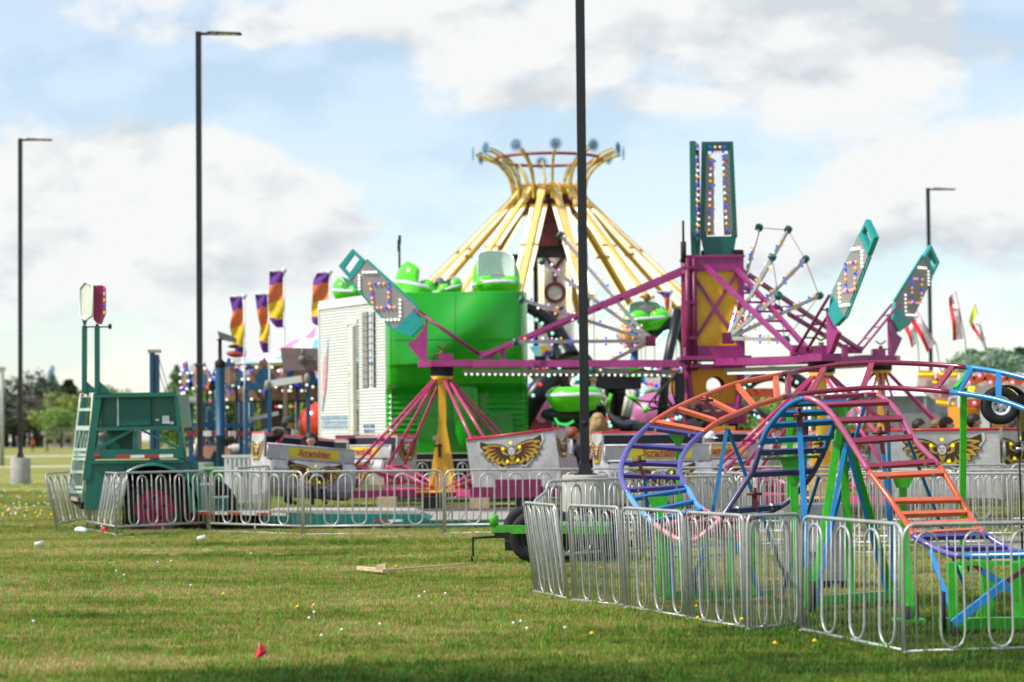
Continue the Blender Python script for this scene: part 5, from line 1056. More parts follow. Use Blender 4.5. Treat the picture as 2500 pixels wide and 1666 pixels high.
# ================= octopus style ride with green tubs =================
OC=G(1516,61); oc=T('octopus_ride','black armed spinning ride with glossy green tub cars behind the middle lamp post','fairground ride',OC)
m_=MB(); m_.lathe([(.9,0),(.75,.5),(.45,.9),(.3,1.4),(.28,2.6),(.42,2.75),(.42,2.9),(.25,3.0)],OC,20); m_.box(OC+V((-.25,-.3,3.15)),(1.6,.5,.55)); m_.tube([OC+V((.9,-.3,.3)),OC+V((1.25,-.2,3.5)),OC+V((1.6,0,5.0))],.13,10); oc.p('column',m_,black)
m_=MB(); m_.box(P(1540,902,60.5),(.42,.4,.42)); oc.p('green_head',m_,green)
m_=MB(); m_.tube([Z('H',300,985,60),Z('H',830,1045,60.2),Z('H',980,1048,60.2)],.05,8); m_.tube([Z('H',1100,1040,60.5),Z('H',1350,1120,60.5),Z('H',1460,1170,60.5)],.06,8); oc.p('cross_rod',m_,steel)
def armc(pts,r0,r1,lights=None,col_='mint',d=0):
    q=spline([tuple(Z(*p)) for p in pts],6); n=len(q); m_=MB(); m_.tube(q,[lerp(r0,r1,i/(n-1)) for i in range(n)],10); a=oc.p('arm',m_,black)
    if lights:
        k0,k1,off,num=lights; q=[V(p) for p in q]
        for k in range(num):
            f=lerp(k0,k1,k/(num-1))*(n-1); i=min(int(f),n-2); p_=lerp(q[i],q[i+1],f-i); cc=('red' if k%5==3 and col_=='mint' else col_); oc.rest.setdefault((cc,.05),[]).append(p_+V((0,-lerp(r0,r1,f/(n-1))-.02,off)))
    return a
armc([('H',40,1560,60),('H',130,1400,60),('H',220,1250,60),('H',330,1130,60.2),('H',480,1040,60.4),('H',640,1000,60.8)],.34,.26,(.05,.7,.12,6))
armc([('H',120,520,61),('H',230,580,61),('H',340,680,61),('H',420,830,61),('H',480,960,60.8)],.12,.34,(.1,.9,-.22,9))
armc([('H',150,1020,61.5),('H',250,1130,61),('H',330,1230,60.6),('H',450,1400,60.4)],.2,.22,(.02,.55,.1,6,),'red')
armc([('H',1180,760,62),('H',1240,700,62),('H',1330,672,62),('H',1420,700,62),('H',1500,800,62),('H',1520,950,62)],.18,.3,None)
m_=MB(); 
oc.bulbs([(lerp(Z('H',1235,828,61.4),Z('H',1300,740,61.4),k/6),'mint') for k in range(7)]+[(lerp(Z('H',1320,733,61.4),Z('H',1400,722,61.4),k/6),'mint') for k in range(7)],.05)
armc([('T',800,640,57.5),('T',960,760,58),('T',1100,950,59),('T',1300,1060,60),('T',1500,1100,60.6)],.2,.35,None)
oc.bulbs([(lerp(Z('T',1040,700,58),Z('T',1175,1010,58.4),k/6),'red' if k==4 else 'mint') for k in range(7)],.05)
armc([('T',2200,960,58),('T',1950,1020,58.5),('T',1700,1080,59.4),('T',1500,1110,60.4)],.15,.3,None)
oc.bulbs([(lerp(Z('T',1905,958,58),Z('T',2200,868,58),k/5),'red' if k==2 else 'mint') for k in range(6)],.05)
armc([('T',700,900,57),('T',800,1010,58),('T',1000,1130,59.4),('T',1300,1150,60.6)],.25,.3,None)
armc([('M',1520,640,60.5),('M',1400,560,60.5),('M',1280,500,61),('M',1150,560,61.2),('M',1000,640,61)],.12,.2,(.02,.5,-.1,9))
armc([('K',820,660,64),('K',950,560,64),('K',1100,520,64),('K',1250,540,64),('K',1400,620,64),('K',1560,740,64)],.22,.22,(.05,.95,-.06,13))
armc([('M',390,1020,60),('M',460,700,60.6),('M',1000,640,61)],.1,.2,None) if 0 else None
m_=MB(); m_.grid(lambda u,v:tuple(Z('K',lerp(830,1190,u),lerp(660,745,v)+8*math.sin(u*40)*v,63.8)),30,2); oc.p('orange_valance',m_,mat('orange_canvas','c8502c',.7,k=.9))
m_=MB(); 
for a,b in (((1370,570),(1680,800)),((1680,800),(2080,720)),((1560,665),(2020,700))): m_.tube([Z('T',*a,59),Z('T',*b,59)],.03,6)
oc.p('stay_cable',m_,blackm); m_=MB(); m_.tube([Z('T',1190,570,59),Z('T',1120,780,59)],.05,6); m_.tube([Z('T',1400,590,59),Z('T',1590,670,59)],.05,6); m_.ball(Z('T',1660,790,59),.09,8,6); oc.p('green_link',m_,limef)
m_=MB(); [m_.tube([Z('T',x,520+ (0),60.2),Z('T',x-70,880,60.2)],.09,8) for x in(1440,1490)]; oc.p('hydraulic_ram',m_,mat('cream_panel','0'))
def tub(O,yaw,tx=0,ty=0,s=1.,mt=limef,hood=1.15):
    e=oc.e('tub_car'); e.location=V(O)+oc.off; e.rotation_euler=(R(tx),R(ty),R(yaw)); e.scale=(s,)*3
    def pp(n,mb,m): return obj(n,mb.mesh(n,m),e)
    pr=[(0,-.52),(.45,-.52),(.62,-.45),(.82,-.12),(.86,.0),(.84,.08)]
    m_=MB(); m_.lathe([(r,z) for r,z in pr],(0,0,0),32,Matrix.Diagonal((1.12,1,1))); m_.lathe([(.84,.08),(.80,.06),(.74,-.2),(0,-.3)],(0,0,0),32,Matrix.Diagonal((1.12,1,1))); pp('lower_shell',m_,greenf if mt is greenf else limef)
    m_=MB(); m_.lathe([(.87,-.01),(.88,.05),(.85,.10),(.82,.06)],(0,0,0),32,Matrix.Diagonal((1.12,1,1))); pp('rim',m_,whitef)
    # back shell rises like a hood on one side
    m_=MB()
    if hood:
        hs=lambda k,dz:(lambda u,v:(k*cos(lerp(.0,PI,u))*(1-.22*v**3),k*.92*sin(lerp(.0,PI,u))*(1-.34*v**3)+.02,.03+hood*v*(abs(math.sin(lerp(.0,PI,u)))**.2)-dz*v))
        m_.grid(hs(.93,0),24,12); m_.grid(hs(.88,.02),24,12,mi=1); n_e=[V(hs(.905,.01)(u/24,1)) for u in range(25)]; m_.tube(n_e,.03,6,mi=1)
    else: m_.lathe([(.86,.06),(.80,.2),(.66,.30),(.56,.31),(.50,.27),(.48,.1)],(0,0,0),32,Matrix.Diagonal((1.12,1,1)))
    pp('hood',m_,[limef,whitef])
    m_=MB(); m_.ball((-.45,-.35,.05),(.42,.36,.3),16,10); m_.ball((.45,-.35,.05),(.42,.36,.3),16,10); pp('front_lobe',m_,limef)
    m_=MB(); m_.tube([(.5*cos(a),-.5,.12+.22*sin(a)) for a in [k*PI/8 for k in range(9)]],.018,6); pp('grab_rail',m_,mat('brass_rail','b8962e',.3,.6))
    return e
tub(P(1018,702,61),95,14,0,.72,hood=.85); tub(P(1092,706,60.6),-70,16,0,.5,hood=.5); tub(P(1213,700,60.8),8,-8,0,.70,hood=1.5); tub(P(860,715,63),70,6,0,.64,hood=.6); tub(P(1578,775,62),14,8,-4,.66,hood=.6); 
e=tub(P(1402,968,56.5),186,0,0,.74,hood=0)
m_=MB(); m_.ball(P(1378,1012,57),(.6,.45,.22),20,10); m_.box(P(1380,1006,57),(1.1,.5,.12)); oc.p('car_underbody',m_,mat('dark_metal','3c3e42',.45,.4)); m_=MB(); [m_.tube(spline([tuple(P(1355,1022,56.6)),tuple(P(1365,1034,56.5)),tuple(P(1385,1036,56.5)),tuple(P(1400,1028,56.6))],4),.03,6)]; oc.p('green_glow_tube',m_,bulbm['green'])
oc.done()
# ================= swing tower =================
YD=78; YC=G(1347,YD); yo=T('swing_tower_ride','tall yellow swing tower ride with crown of curved ribs and flower lights','fairground ride',YC)
ys=F/YD
def yz(y): return EYE+(HZ(1347)-y)/ys
m_=MB(); m_.prism([YC+V((x,y,0)) for x,y in((-.55,-.55),(.55,-.55),(.55,.55),(-.55,.55))],(0,0,yz(560))); m_.box(YC+V((0,0,yz(640))),(2.6,1.0,.5)); yo.p('mast',m_,blackm)
m_=MB(); m_.lathe([(.6,yz(590)),(.55,yz(545)),(.95,yz(505)),(1.1,yz(485)),(.9,yz(470))],YC,20); m_.box(YC+V((0,-.57,yz(575))),(.6,.06,.8)); yo.p('mast_head',m_,mat('maroon_paint','5a1226',.5,k=.95,var=.2,dirt=.2))
m_=MB(); m_.lathe([(1.0,yz(456)),(1.07,yz(456)),(1.2,yz(480)),(1.1,yz(482)),(1.0,yz(456))],YC,28); ring=yo.p('hub_ring',m_,yeld)
NS=14
for k in range(NS):
    a=2*PI*k/NS; d=V((cos(a),sin(a),0)); s_=V((-d.y,d.x,0)); p0=YC+d*.95+V((0,0,yz(456))); p1=YC+d*1.35+V((0,0,yz(492))); p2=YC+d*5.1+V((0,0,yz(752)))
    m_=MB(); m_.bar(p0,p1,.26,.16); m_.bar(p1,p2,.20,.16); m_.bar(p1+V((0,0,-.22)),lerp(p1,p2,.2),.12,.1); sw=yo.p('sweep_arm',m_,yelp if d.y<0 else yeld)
    m_=MB(); dd=(p2-p1)
    for o in(-.26,-.19,.19,.26):
        for f0,f1 in((.10,.46),(.49,.96)): m_.tube([p1+dd*f0+s_*o,p1+dd*f1+s_*o],.03,6)
    yo.p('light_tube',m_,mat('lamp_tube','fff4d2',.4,emit=.75,var=0),sw)
    m_=MB()
    for f0 in(.08,.475,.97): m_.bar(p1+dd*f0-s_*.3,p1+dd*f0+s_*.3,.06,.09)
    yo.p('tube_bracket',m_,yeld,sw)
    m_=MB(); m_.box(YC+d*1.08+V((0,0,yz(500))),(.32,.32,.42)); yo.p('arm_motor',m_,MATS['maroon_paint'],sw)
    m_=MB(); 
    for o in(-.2,.2): m_.tube([p2+s_*o,p2+s_*o+V((0,0,-2.3))],.012,4)
    m_.tube([p2,p2+V((0,0,-.3))],.06,6); yo.p('swing_chain',m_,blackm,sw)
    m_=MB(); q=p2+V((0,0,-2.5)); m_.box(q,(.45,.4,.06)); m_.box(q+d*.2+V((0,0,.25)),(.4,.06,.5)); m_.tube([q+V((-.2,-.2,.25)),q+V((.2,-.2,.25))],.025,6); yo.p('swing_seat',m_,mat('seat_teal','0f7f86',.5,k=.9),sw)
NR=12
for k in range(NR):
    a=2*PI*(k+.15)/NR; d=V((cos(a),sin(a),0)); pr=[(1.25,yz(492)),(1.26,yz(465)),(1.38,yz(430)),(1.72,yz(401)),(2.15,yz(384)),(2.5,yz(376))]
    q=spline([tuple(YC+d*r+V((0,0,z))) for r,z in pr],5); m_=MB(); m_.tube(q,.05,8); m_.tube([V(p)+d*-.09+V((0,0,.09)) for p in q],.03,6,mi=1); rb=yo.p('crown_rib',m_,[mat('crown_yellow','cdae3a',.5,k=.95,var=.45,scale=9),mat('crown_grey','a8a48c',.5)])
    m_=MB(); s_=V((-d.y,d.x,0)); c=YC+d*2.6+V((0,0,yz(372))); n_=d
    for i in range(14):
        b_=2*PI*i/14; m_.ball(c+s_*(.21*cos(b_))+V((0,0,.21*sin(b_))),.036,6,4); m_.ball(c+s_*(.13*cos(b_+.2))+V((0,0,.13*sin(b_+.2))),.03,6,4,mi=1)
        m_.tube([c,c+s_*(.25*cos(b_))+V((0,0,.25*sin(b_)))],.012,4,mi=2)
    yo.p('flower_light',m_,[mat('bulb_sky','8fb4c8',.3,emit=.2,var=0),mat('bulb_deep','4a72b0',.3,emit=.15,var=0),mat('flower_steel','6d8494',.5)],rb)
m_=MB(); m_.tube([YC+V((1.83*cos(2*PI*i/40),1.83*sin(2*PI*i/40),yz(388))) for i in range(40)],.05,8,closed=True); yo.p('crown_ring',m_,mat('crown_red','8a2c34',.4,k=.95,var=.2,scale=12))
m_=MB(); [m_.ball(YC+V((1.83*cos(2*PI*i/64),1.83*sin(2*PI*i/64),yz(388)+.08)),.03,6,4) for i in range(64)]; [m_.ball(YC+V((1.12*cos(2*PI*i/40),1.12*sin(2*PI*i/40),yz(458)+.05)),.05,6,4) for i in range(40)]; yo.p('rim_bulbs',m_,mat('bulb_warm','e0b070',.4,emit=.25,var=0),kind='stuff')
# letter board with Y and O
m_=MB(); bx0,bx1=G(1318,76).x,G(1402,76).x; m_.box(((bx0+bx1)/2,76.3,(yz(640)+yz(860))/2),(bx1-bx0,.3,yz(640)-yz(860))); bd=yo.p('name_board',m_,mat('board_white','cfc8c6',.5,k=.95))
for s_,y,sz in (('Y',672,1.15),('O',726,1.0),('Y',785,1.0)):
    me=text_mesh(s_,sz,MATS['maroon_paint'],.03,0,.012); o=obj('letter',me,bd,(((bx0+bx1)/2),76.1,yz(y)),(R(90),0,0))
m_=MB(); [m_.tube([(bx0+ (bx1-bx0)*f,76.05,yz(650)),(bx0+(bx1-bx0)*f,76.05,yz(790))],.03,6) for f in(.06,.15,.86,.95)]; yo.p('light_tube',m_,MATS['lamp_tube'],bd)
m_=MB(); m_.lathe([(0,0),(2.2,0),(2.2,.5),(0,.5)],YC,28); yo.p('base',m_,blued); yo.done()
# ================= striped balloon, pink and red domes =================
def panelled(name,label,c,r,cols,n=12,cat='balloon',bul=None,sq=(1,1,1)):
    t=T(name,label,cat,c); m_=MB(); N_=n*4
    vs=[];M=12
    for i in range(M+1):
        th=PI*i/M
        for j in range(N_): a=2*PI*j/N_; vs.append(V(c)+V((r*sq[0]*sin(th)*cos(a),r*sq[1]*sin(th)*sin(a),r*sq[2]*cos(th))))
    for i in range(M):
        for j in range(N_): m_.f.append([i*N_+j,(i+1)*N_+j,(i+1)*N_+(j+1)%N_,i*N_+(j+1)%N_]); m_.m.append((j//4)%len(cols)); m_.sm.append(True)
    m_.v=[tuple(v) for v in vs]; t.p('shell',m_,cols)
    if bul: t.bulbs([(V(c)+V((r*1.01*sin(R(th))*cos(R(a)),r*1.01*sin(R(th))*sin(R(a)),r*1.01*cos(R(th)))),('blue','pink','white','amber')[i%4]) for i,(th,a) in enumerate([(th,a) for a in range(195,350,30) for th in range(30,150,18)])],.035)
    m_=MB(); m_.tube([(c[0],c[1],0),(c[0],c[1],c[2]-r*sq[2]*.9)],.12,10); t.p('stand',m_,blued); return t.done()
panelled('balloon_car','teal, cream and amber striped balloon shell with small bulbs behind the magenta arm',P(1548,812,67),.53,[mat('balloon_amber','e8a62c',.3,coat=.4),mat('balloon_teal','1b7f92',.3,coat=.4),mat('balloon_cream','d9c9a6',.3,coat=.4)],10,'balloon',True)
panelled('dome','large glossy red ball partly hidden by the left edge of the white ride wall',P(782,1040,70),.74,[mat('ball_red','d8401c',.2,coat=.5)],4,'ball',sq=(.95,.95,1.0))
t=T('ride_shell','smooth pink rounded moulding behind the orange end of the coaster rail','ride car',P(1600,1060,66)); m_=MB(); m_.ball(P(1610,1015,66),(1.0,.8,.68),28,18); m_.ball(P(1555,1040,66),(.6,.6,.5),20,12); t.p('shell',m_,mat('pink_moulding','c06a9e',.35,k=.9,coat=.3)); m_=MB(); m_.tube([P(1610,1050,66),V((P(1610,1050,66).x,66,0))],.2); t.p('stand',m_,blackm)
# ================= blue carousel-like ride at the left =================
def SS(x,y,D=72): return Z('S',x,y,D)
ca=T('carousel_ride','blue framed carousel with bulb-lit rounding boards and hanging poles behind the teal trailer','fairground ride',P(640,1110,72))
cc=V((P(665,0,74).x,74,0)); cr_=2.85; zr=SS(1150,480).z
blued2=mat('carousel_blue','195f88',.5,k=.75,var=.15,dirt=.2)
m_=MB(); m_.lathe([(0,.4),(cr_+.2,.4),(cr_+.2,.9),(0,.9)],cc,36); ca.p('deck',m_,blued2)
m_=MB(); m_.lathe([(.5,.9),(.45,zr+.2),(.7,zr+.6)],cc,16); ca.p('centre_column',m_,mat('warm_brown','7a5a44',.6))
m_=MB(); m_.lathe([(cr_-.5,zr-.1),(cr_,zr-.12),(cr_,zr+.12),(cr_-.5,zr+.1)],cc,40); rg_=ca.p('canopy_ring',m_,blued2)
NB_=16; B=[]
for k in range(NB_):
    a=2*PI*k/NB_; d=V((cos(a),sin(a),0)); s_=V((-d.y,d.x,0)); c=cc+d*(cr_+.06)
    poly=[(x*.8,z) for x,z in [(-.62,-.05),(-.55,.2),(-.3,.32),(-.16,.52),(0,.6),(.16,.52),(.3,.32),(.55,.2),(.62,-.05),(.45,-.3),(.2,-.24),(0,-.42),(-.2,-.24),(-.45,-.3)]]
    m_=MB(); m_.prism([c+s_*x+V((0,0,zr+.15+z)) for x,z in poly],d*.05); bd=ca.p('rounding_board',m_,blued2 if k%2 else mat('board_brown','8a6a52',.6,var=.3,scale=8))
    if d.y<.2:
        m_=MB(); m_.prism([c+d*.055+s_*x*.6+V((0,0,zr+.15+z*.6)) for x,z in poly],d*.02); ca.p('board_inlay',m_,mat('board_brown','0') if k%2 else blued2,bd)
        for i,(x,z) in enumerate(poly): B.append((c+d*.09+s_*x+V((0,0,zr+.15+z)),('white','white','blue','white','red','blue','white')[(i+k*3)%7]))
    m_=MB(); m_.tube([cc+d*(cr_-.35)+V((0,0,.9)),cc+d*(cr_-.35)+V((0,0,zr))],.04,6); m_.tube([cc+d*(cr_-1.6)+V((0,0,.9)),cc+d*(cr_-1.6)+V((0,0,zr))],.03,6,mi=1); ca.p('horse_pole',m_,[blued2,mat('brass_pole','8a7a3a',.4,.4)])
    m_=MB(); m_.bar(cc+V((0,0,zr+.55)),cc+d*(cr_-.1)+V((0,0,zr+.1)),.1,.12); ca.p('sweep',m_,mat('board_white','0'))
    q=cc+d*(cr_-.35)+V((0,0,1.55+.25*math.sin(k*2.1)))
    m_=MB(); m_.ball(q,(.16,.16,.17),10,8,f=None); m_.ball(q,(.1,.1,.1)); M=Matrix.Rotation(a+PI/2,3,'Z'); m_=MB(); m_.ball(q,(.36,.13,.17),12,8,M=M); m_.tube([q+M@V((.25,0,.08)),q+M@V((.42,0,.34))],[.1,.07],8); m_.ball(q+M@V((.5,0,.36)),(.15,.06,.07),8,6,M=M)
    for x,y in((.25,.08),(.25,-.08),(-.25,.08),(-.25,-.08)): m_.tube([q+M@V((x,y,-.08)),q+M@V((x+.05,y,-.42))],[.05,.03],6)
    m_.tube([q+M@V((-.33,0,.06)),q+M@V((-.48,0,-.2))],[.04,.015],6); ca.p('carousel_horse',m_,mat('horse_cream','d6cfc2',.4) if k%2 else mat('horse_brown','6a4630',.4))
r_=random.Random(9)
for i in range(90): a=r_.uniform(PI,2*PI); B.append((cc+V((2.1*cos(a),2.1*sin(a),zr+r_.choice((-.75,-.5,-.25,.35,.2)))),r_.choice(('white','white','mint','blue','red','white'))))
ca.bulbs(B,.042)
m_=MB(); m_.lathe([(1.7,zr-.55),(1.75,zr-.1),(1.7,zr+.3),(.3,zr+.4)],cc,28); ca.p('inner_drum',m_,mat('board_brown','0')); 
m_=MB()
for x in(200,370,480,890,1030): m_.bar(SS(x,740,70.5),V((SS(x,740,70.5).x,70.5,.5)),.13,.13)
m_.bar(SS(70,1055,70.4),SS(1060,1060,70.4),.1,.14); ca.p('front_posts',m_,blued2)
m_=MB(); m_.bar(SS(40,712,70.3),SS(300,712,70.3),.3,.2); m_.bar(SS(30,712,70.1),SS(300,705,70.1),.1,.1); ca.p('front_beam',m_,alu)
for i in range(8): m_=MB(); m_.bar(SS(140+115*i,1170,70.2),SS(250+115*i,1170,70.2),.06,.16); ca.p('striped_rail',m_,mat('rail_red','8e2c38',.5) if i%3!=2 else white)
m_=MB(); m_.box((P(615,0,70.6).x,70.6,.62),(4.6,1.2,1.0)); m_.box((P(615,0,70).x,69.95,.95),(4.7,.1,.12)); ca.p('platform_skirt',m_,blued2)
m_=MB(); m_.prism([SS(x,y,69.8) for x,y in((300,1390),(400,1335),(650,1335),(770,1390),(740,1470),(600,1530),(380,1500))],(0,.05,0)); sk=ca.p('painted_cloud',m_,mat('skirt_peach','c08a76',.6,var=.25,scale=2)); m_=MB(); m_.prism([SS(x,y,69.7) for x,y in((520,1390),(620,1530),(460,1530))],(0,.05,0)); ca.p('painted_peak',m_,blackm,sk)
for pts in ([(960,1020),(1050,965),(1400,890)],[(1050,1180),(1380,1105),(1600,1130)],):
    m_=MB(); q=[SS(x,y,69.3) for x,y in pts]; m_.bar(q[0],q[1],.12,.12); m_.bar(q[1],q[2],.12,.12); ca.p('ramp_rail',m_,alu)
ca.done()
cr=T('show_column','round blue column with a black mast holding a drooping arm and red dish','ride column',V((SS(600,0,69).x,69,0)))
q0=V((SS(600,0,69).x,69,0)); zt2=SS(600,270,69).z; m_=MB(); m_.lathe([(.13,0),(.13,zt2*.45),(.17,zt2*.45+.01),(.17,zt2*.45+.06),(.14,zt2*.45+.08),(.145,zt2),(.145,zt2)],q0,20); cr.p('column',m_,blued2)
m_=MB(); m_.lathe([(.145,zt2),(.17,zt2+.06),(.16,zt2+.18),(.06,zt2+.26),(.055,Z('C',530,910,69).z),(.12,Z('C',530,905,69).z),(.04,Z('C',530,890,69).z)],q0,16); cr.p('mast',m_,blackm)
m_=MB(); m_.prism([Z('C',x,y,69) for x,y in((512,815),(640,860),(690,885),(690,930),(655,925),(530,895))],(0,.2,0)); cr.p('drooping_arm',m_,mat('dull_metal','6f706c',.6,.3))
m_=MB(); m_.ball(Z('C',680,1040,69),(.26,.24,.1),18,10,M=Matrix.Rotation(R(8),3,'Y')); cr.p('red_dish',m_,mat('dish_red','a8382c',.35,var=.25)); m_=MB(); m_.lathe([(.02,.1),(.17,.02),(.18,0),(.05,-.04)],Z('C',665,970,69),14); m_.ball(Z('C',665,950,69),(.09,.09,.07),mi=1); cr.p('pulley',m_,[blackm,yel])
m_=MB(); [m_.tube([Z('C',640+22*k,1080,69),V((Z('C',640+22*k,1080,69).x,69,1.0))],.012,4) for k in range(5)]; cr.p('hanging_cords',m_,blackm)
p2_=T('tower_post','short dark blue ride post with taut guy wires above the teal trailer','ride post',V((P(376,1000,66).x,66,0)))
m_=MB(); q=P(377,858,66); m_.box((q.x-.06,66,q.z/2),(.12,.3,q.z)); m_.box((q.x+.08,66,q.z/2-.05),(.1,.26,q.z-.1)); p2_.p('post',m_,mat('navy_paint','184a6a',.5,dirt=.2)); m_=MB(); m_.tube([q+V((.1,0,-.1)),P(414,960,66)],.012,4); m_.tube([q+V((.1,0,-.5)),P(405,960,66)],.012,4); m_.box(q,(.34,.34,.09)); p2_.p('guy_wires',m_,tan)
sgn=T('notice_board','taupe rectangular back of a ride sign above the carousel bulbs','sign',P(735,1000,68)); m_=MB(); m_.prism([Z('C',x,y,68) for x,y in((1125,975),(1560,985),(1560,1195),(1140,1195),(1115,1010))],(0,.25,0)); sgn.p('board',m_,taupe); m_=MB(); m_.tube([Z('C',1330,980,67.9),Z('C',1325,1080,67.9)],.05,6); m_.ball(Z('C',1325,1090,67.9),.13); m_.tube(spline([tuple(Z('C',1370,1080,67.9)),tuple(Z('C',1430,1095,67.9)),tuple(Z('C',1500,1075,67.9))],5),.02,5); sgn.p('hanging_lamp',m_,mat('dull_metal','0')); m_=MB(); [m_.bar(Z('C',x,1195,68.1),V((Z('C',x,1195,68.1).x,68.1,0)),.12,.12) for x in(1160,1500)]; sgn.p('leg',m_,taupe)
# white swing boom with drum ends
wb=T('gate_boom','white slanting boom with round grey discs at both ends in front of the carousel','boom',P(700,1000,67.6)); m_=MB(); m_.bar(SS(1290,490,67.6),SS(1720,420,67.6),.15,.2); wb.p('boom',m_,white); m_=MB(); 
for x,y,r_ in((1250,510,.16),(1790,420,.16)): m_=MB(); m_.lathe([(0,-.04),(r_,-.04),(r_,.04),(0,.04)],SS(x,y,67.5),18,Matrix.Diagonal((.6,1,1))@Matrix.Rotation(R(90),3,'X')); wb.p('end_disc',m_,grey)
m_=MB(); [m_.bar(SS(x,560,67.7),V((SS(x,560,67.7).x,67.7,0)),.12,.12) for x in(1275,1805,960)]; m_.bar(SS(940,530,67.7),SS(1190,525,67.7),.15,.22); wb.p('boom_post',m_,blued2)
# tents
def tent(name,label,pts_base,apex,D,cols,dep=5):
    t=T(name,label,'tent',apex); m_=MB(); n=24; 
    x0,x1,zb=pts_base; cx=(x0+x1)/2; rx=(x1-x0)/2
    vs=[];S=10
    for i in range(S+1):
        f=i/S
        for j in range(n): a=2*PI*j/n; r=f; sag=.10*math.sin(PI*f); vs.append((lerp(apex[0],cx,f)+rx*r*cos(a),D+dep/2*r*sin(a),lerp(apex[2],zb,f)-sag*(apex[2]-zb)))
    for i in range(S):
        for j in range(n): m_.f.append([i*n+j,i*n+(j+1)%n,(i+1)*n+(j+1)%n,(i+1)*n+j]); m_.m.append((j//2+ (i//3))%len(cols)); m_.sm.append(True)
    m_.v=vs; t.p('canopy',m_,cols)
    m_=MB(); [m_.tube([(cx+rx*.96*cos(a),D+dep/2*.96*sin(a),0),(cx+rx*.96*cos(a),D+dep/2*.96*sin(a),zb)],.05,6) for a in [k*PI/4+.3 for k in range(8)]]; t.p('tent_poles',m_,white); return t
tw_=mat('tent_white','eceef0',.7,k=.98,var=.02)
tent('striped_tent','blue, white and pink striped tent peak behind the purple flags',(P(570,895,80).x,P(960,895,80).x,P(700,890,80).z),P(775,792,80),80,[mat('tent_sky','76c4e6',.7),tw_,mat('tent_rose','e888b0',.7),tw_,MATS['tent_sky'] if 'tent_sky' in MATS else tw_,tw_])
tt=tent('white_tent','large plain white marquee behind the yellow scrambler post on the right',(P(1950,985,72).x,P(2360,985,72).x,P(2100,972,72).z),P(2120,893,72),72,[tw_],7)
m_=MB(); x0,x1=P(1960,0,72).x,P(2350,0,72).x; zb=P(2100,972,72).z; m_.grid(lambda u,v:(lerp(x0,x1,u),69.2+.03*math.sin(u*90),lerp(zb+.05,zb-.85,v)),120,2); tt.p('side_curtain',m_,mat('tent_grey','b3b8c0',.8,k=.95,var=.08,scale=2))
# ================= flags =================
def feather(name,label,k,outline,D,px,group):
    p0=Z(k,outline[0][0],outline[0][1],D); t=T(name,label,'flag',V((Z(k,px,0,D).x,D,0)),group=group)
    # rows of (left x, right x, y)
    m_=MB(); n=26; rows=outline; H_=len(rows)-1
    bands=[0,.19,.44,.72,.80,1.01]
    vs=[]
    def row(f):
        i=min(int(f*H_),H_-1); g=f*H_-i; a,b=rows[i],rows[i+1]; return [lerp(a[j],b[j],g) for j in range(3)]
    W_=10
    for i in range(n+1):
        l_,r_,y=row(i/n)
        for j in range(W_+1): p=Z(k,lerp(l_,r_,j/W_),y+ (rows[0][0]>0)*0,D); vs.append(p+V((0,.045*sin(i*.45+j*.5),0)))
    for i in range(n):
        for j in range(W_):
            f=(i+.5)/n+.07*(j/W_-.5)*(1 if i<n*.7 else -1)-.0; b=0 if f<.2 else 1 if f<.47 else 2 if f<.76 else 0
            m_.f.append([i*(W_+1)+j,(i+1)*(W_+1)+j,(i+1)*(W_+1)+j+1,i*(W_+1)+j+1]); m_.m.append(b); m_.sm.append(True)
    m_.v=[tuple(v) for v in vs]; t.p('banner',m_,[mat('flag_purple','6a2a94',.7,k=.95),mat('flag_orange','ee7a44',.7,k=.95),mat('flag_yellow','f2c81e',.7,k=.95)])
    m_=MB(); a=Z(k,px,rows[0][2]-8,D); m_.tube([V((Z(k,px,0,D).x,D,0)),a],.028,6); m_.tube([a,Z(k,rows[0][0],rows[0][2]-4,D)],.02,6); m_.ball(a,.09,8,6,mi=1); t.p('flag_pole',m_,[white,white])
FG='tall purple, orange and yellow banner flags behind the carousel'
feather('banner_flag','leftmost purple, orange and yellow banner, above the red dish','C',[(628,750,492),(640,755,560),(658,760,640),(640,764,720),(632,768,790),(650,772,870),(675,776,960),(680,785,1010),(775,788,1055)],70,768,FG)
feather('banner_flag','lower of the two overlapping banners, second from the left','C',[(872,990,470),(880,993,540),(890,996,620),(905,998,700),(925,1000,780),(915,1002,860),(912,1004,920),(930,1006,980),(950,1008,1025)],70.5,1006,FG)
feather('banner_flag','tallest banner in the middle of the four','C',[(1010,1145,248),(1008,1146,320),(1008,1146,390),(1002,1146,470),(1000,1146,550),(1003,1146,640),(1008,1146,700),(1040,1146,745),(1080,1144,785)],69.5,1150,FG)
feather('banner_flag','rightmost banner, hanging beside the top corner of the white ride wall','C',[(1470,1585,262),(1432,1584,320),(1422,1580,390),(1425,1577,470),(1418,1574,540),(1410,1571,620),(1412,1568,690),(1420,1566,740),(1490,1562,780)],69,1588,FG)
feather('banner_flag','small purple and orange banner between the swing tower and the magenta ride tower','G',[(1800,1912,1285),(1850,1912,1310),(1868,1912,1340),(1872,1912,1380),(1880,1913,1430),(1885,1914,1480),(1885,1915,1530),(1885,1915,1570),(1885,1915,1600)],70,1916,FG)
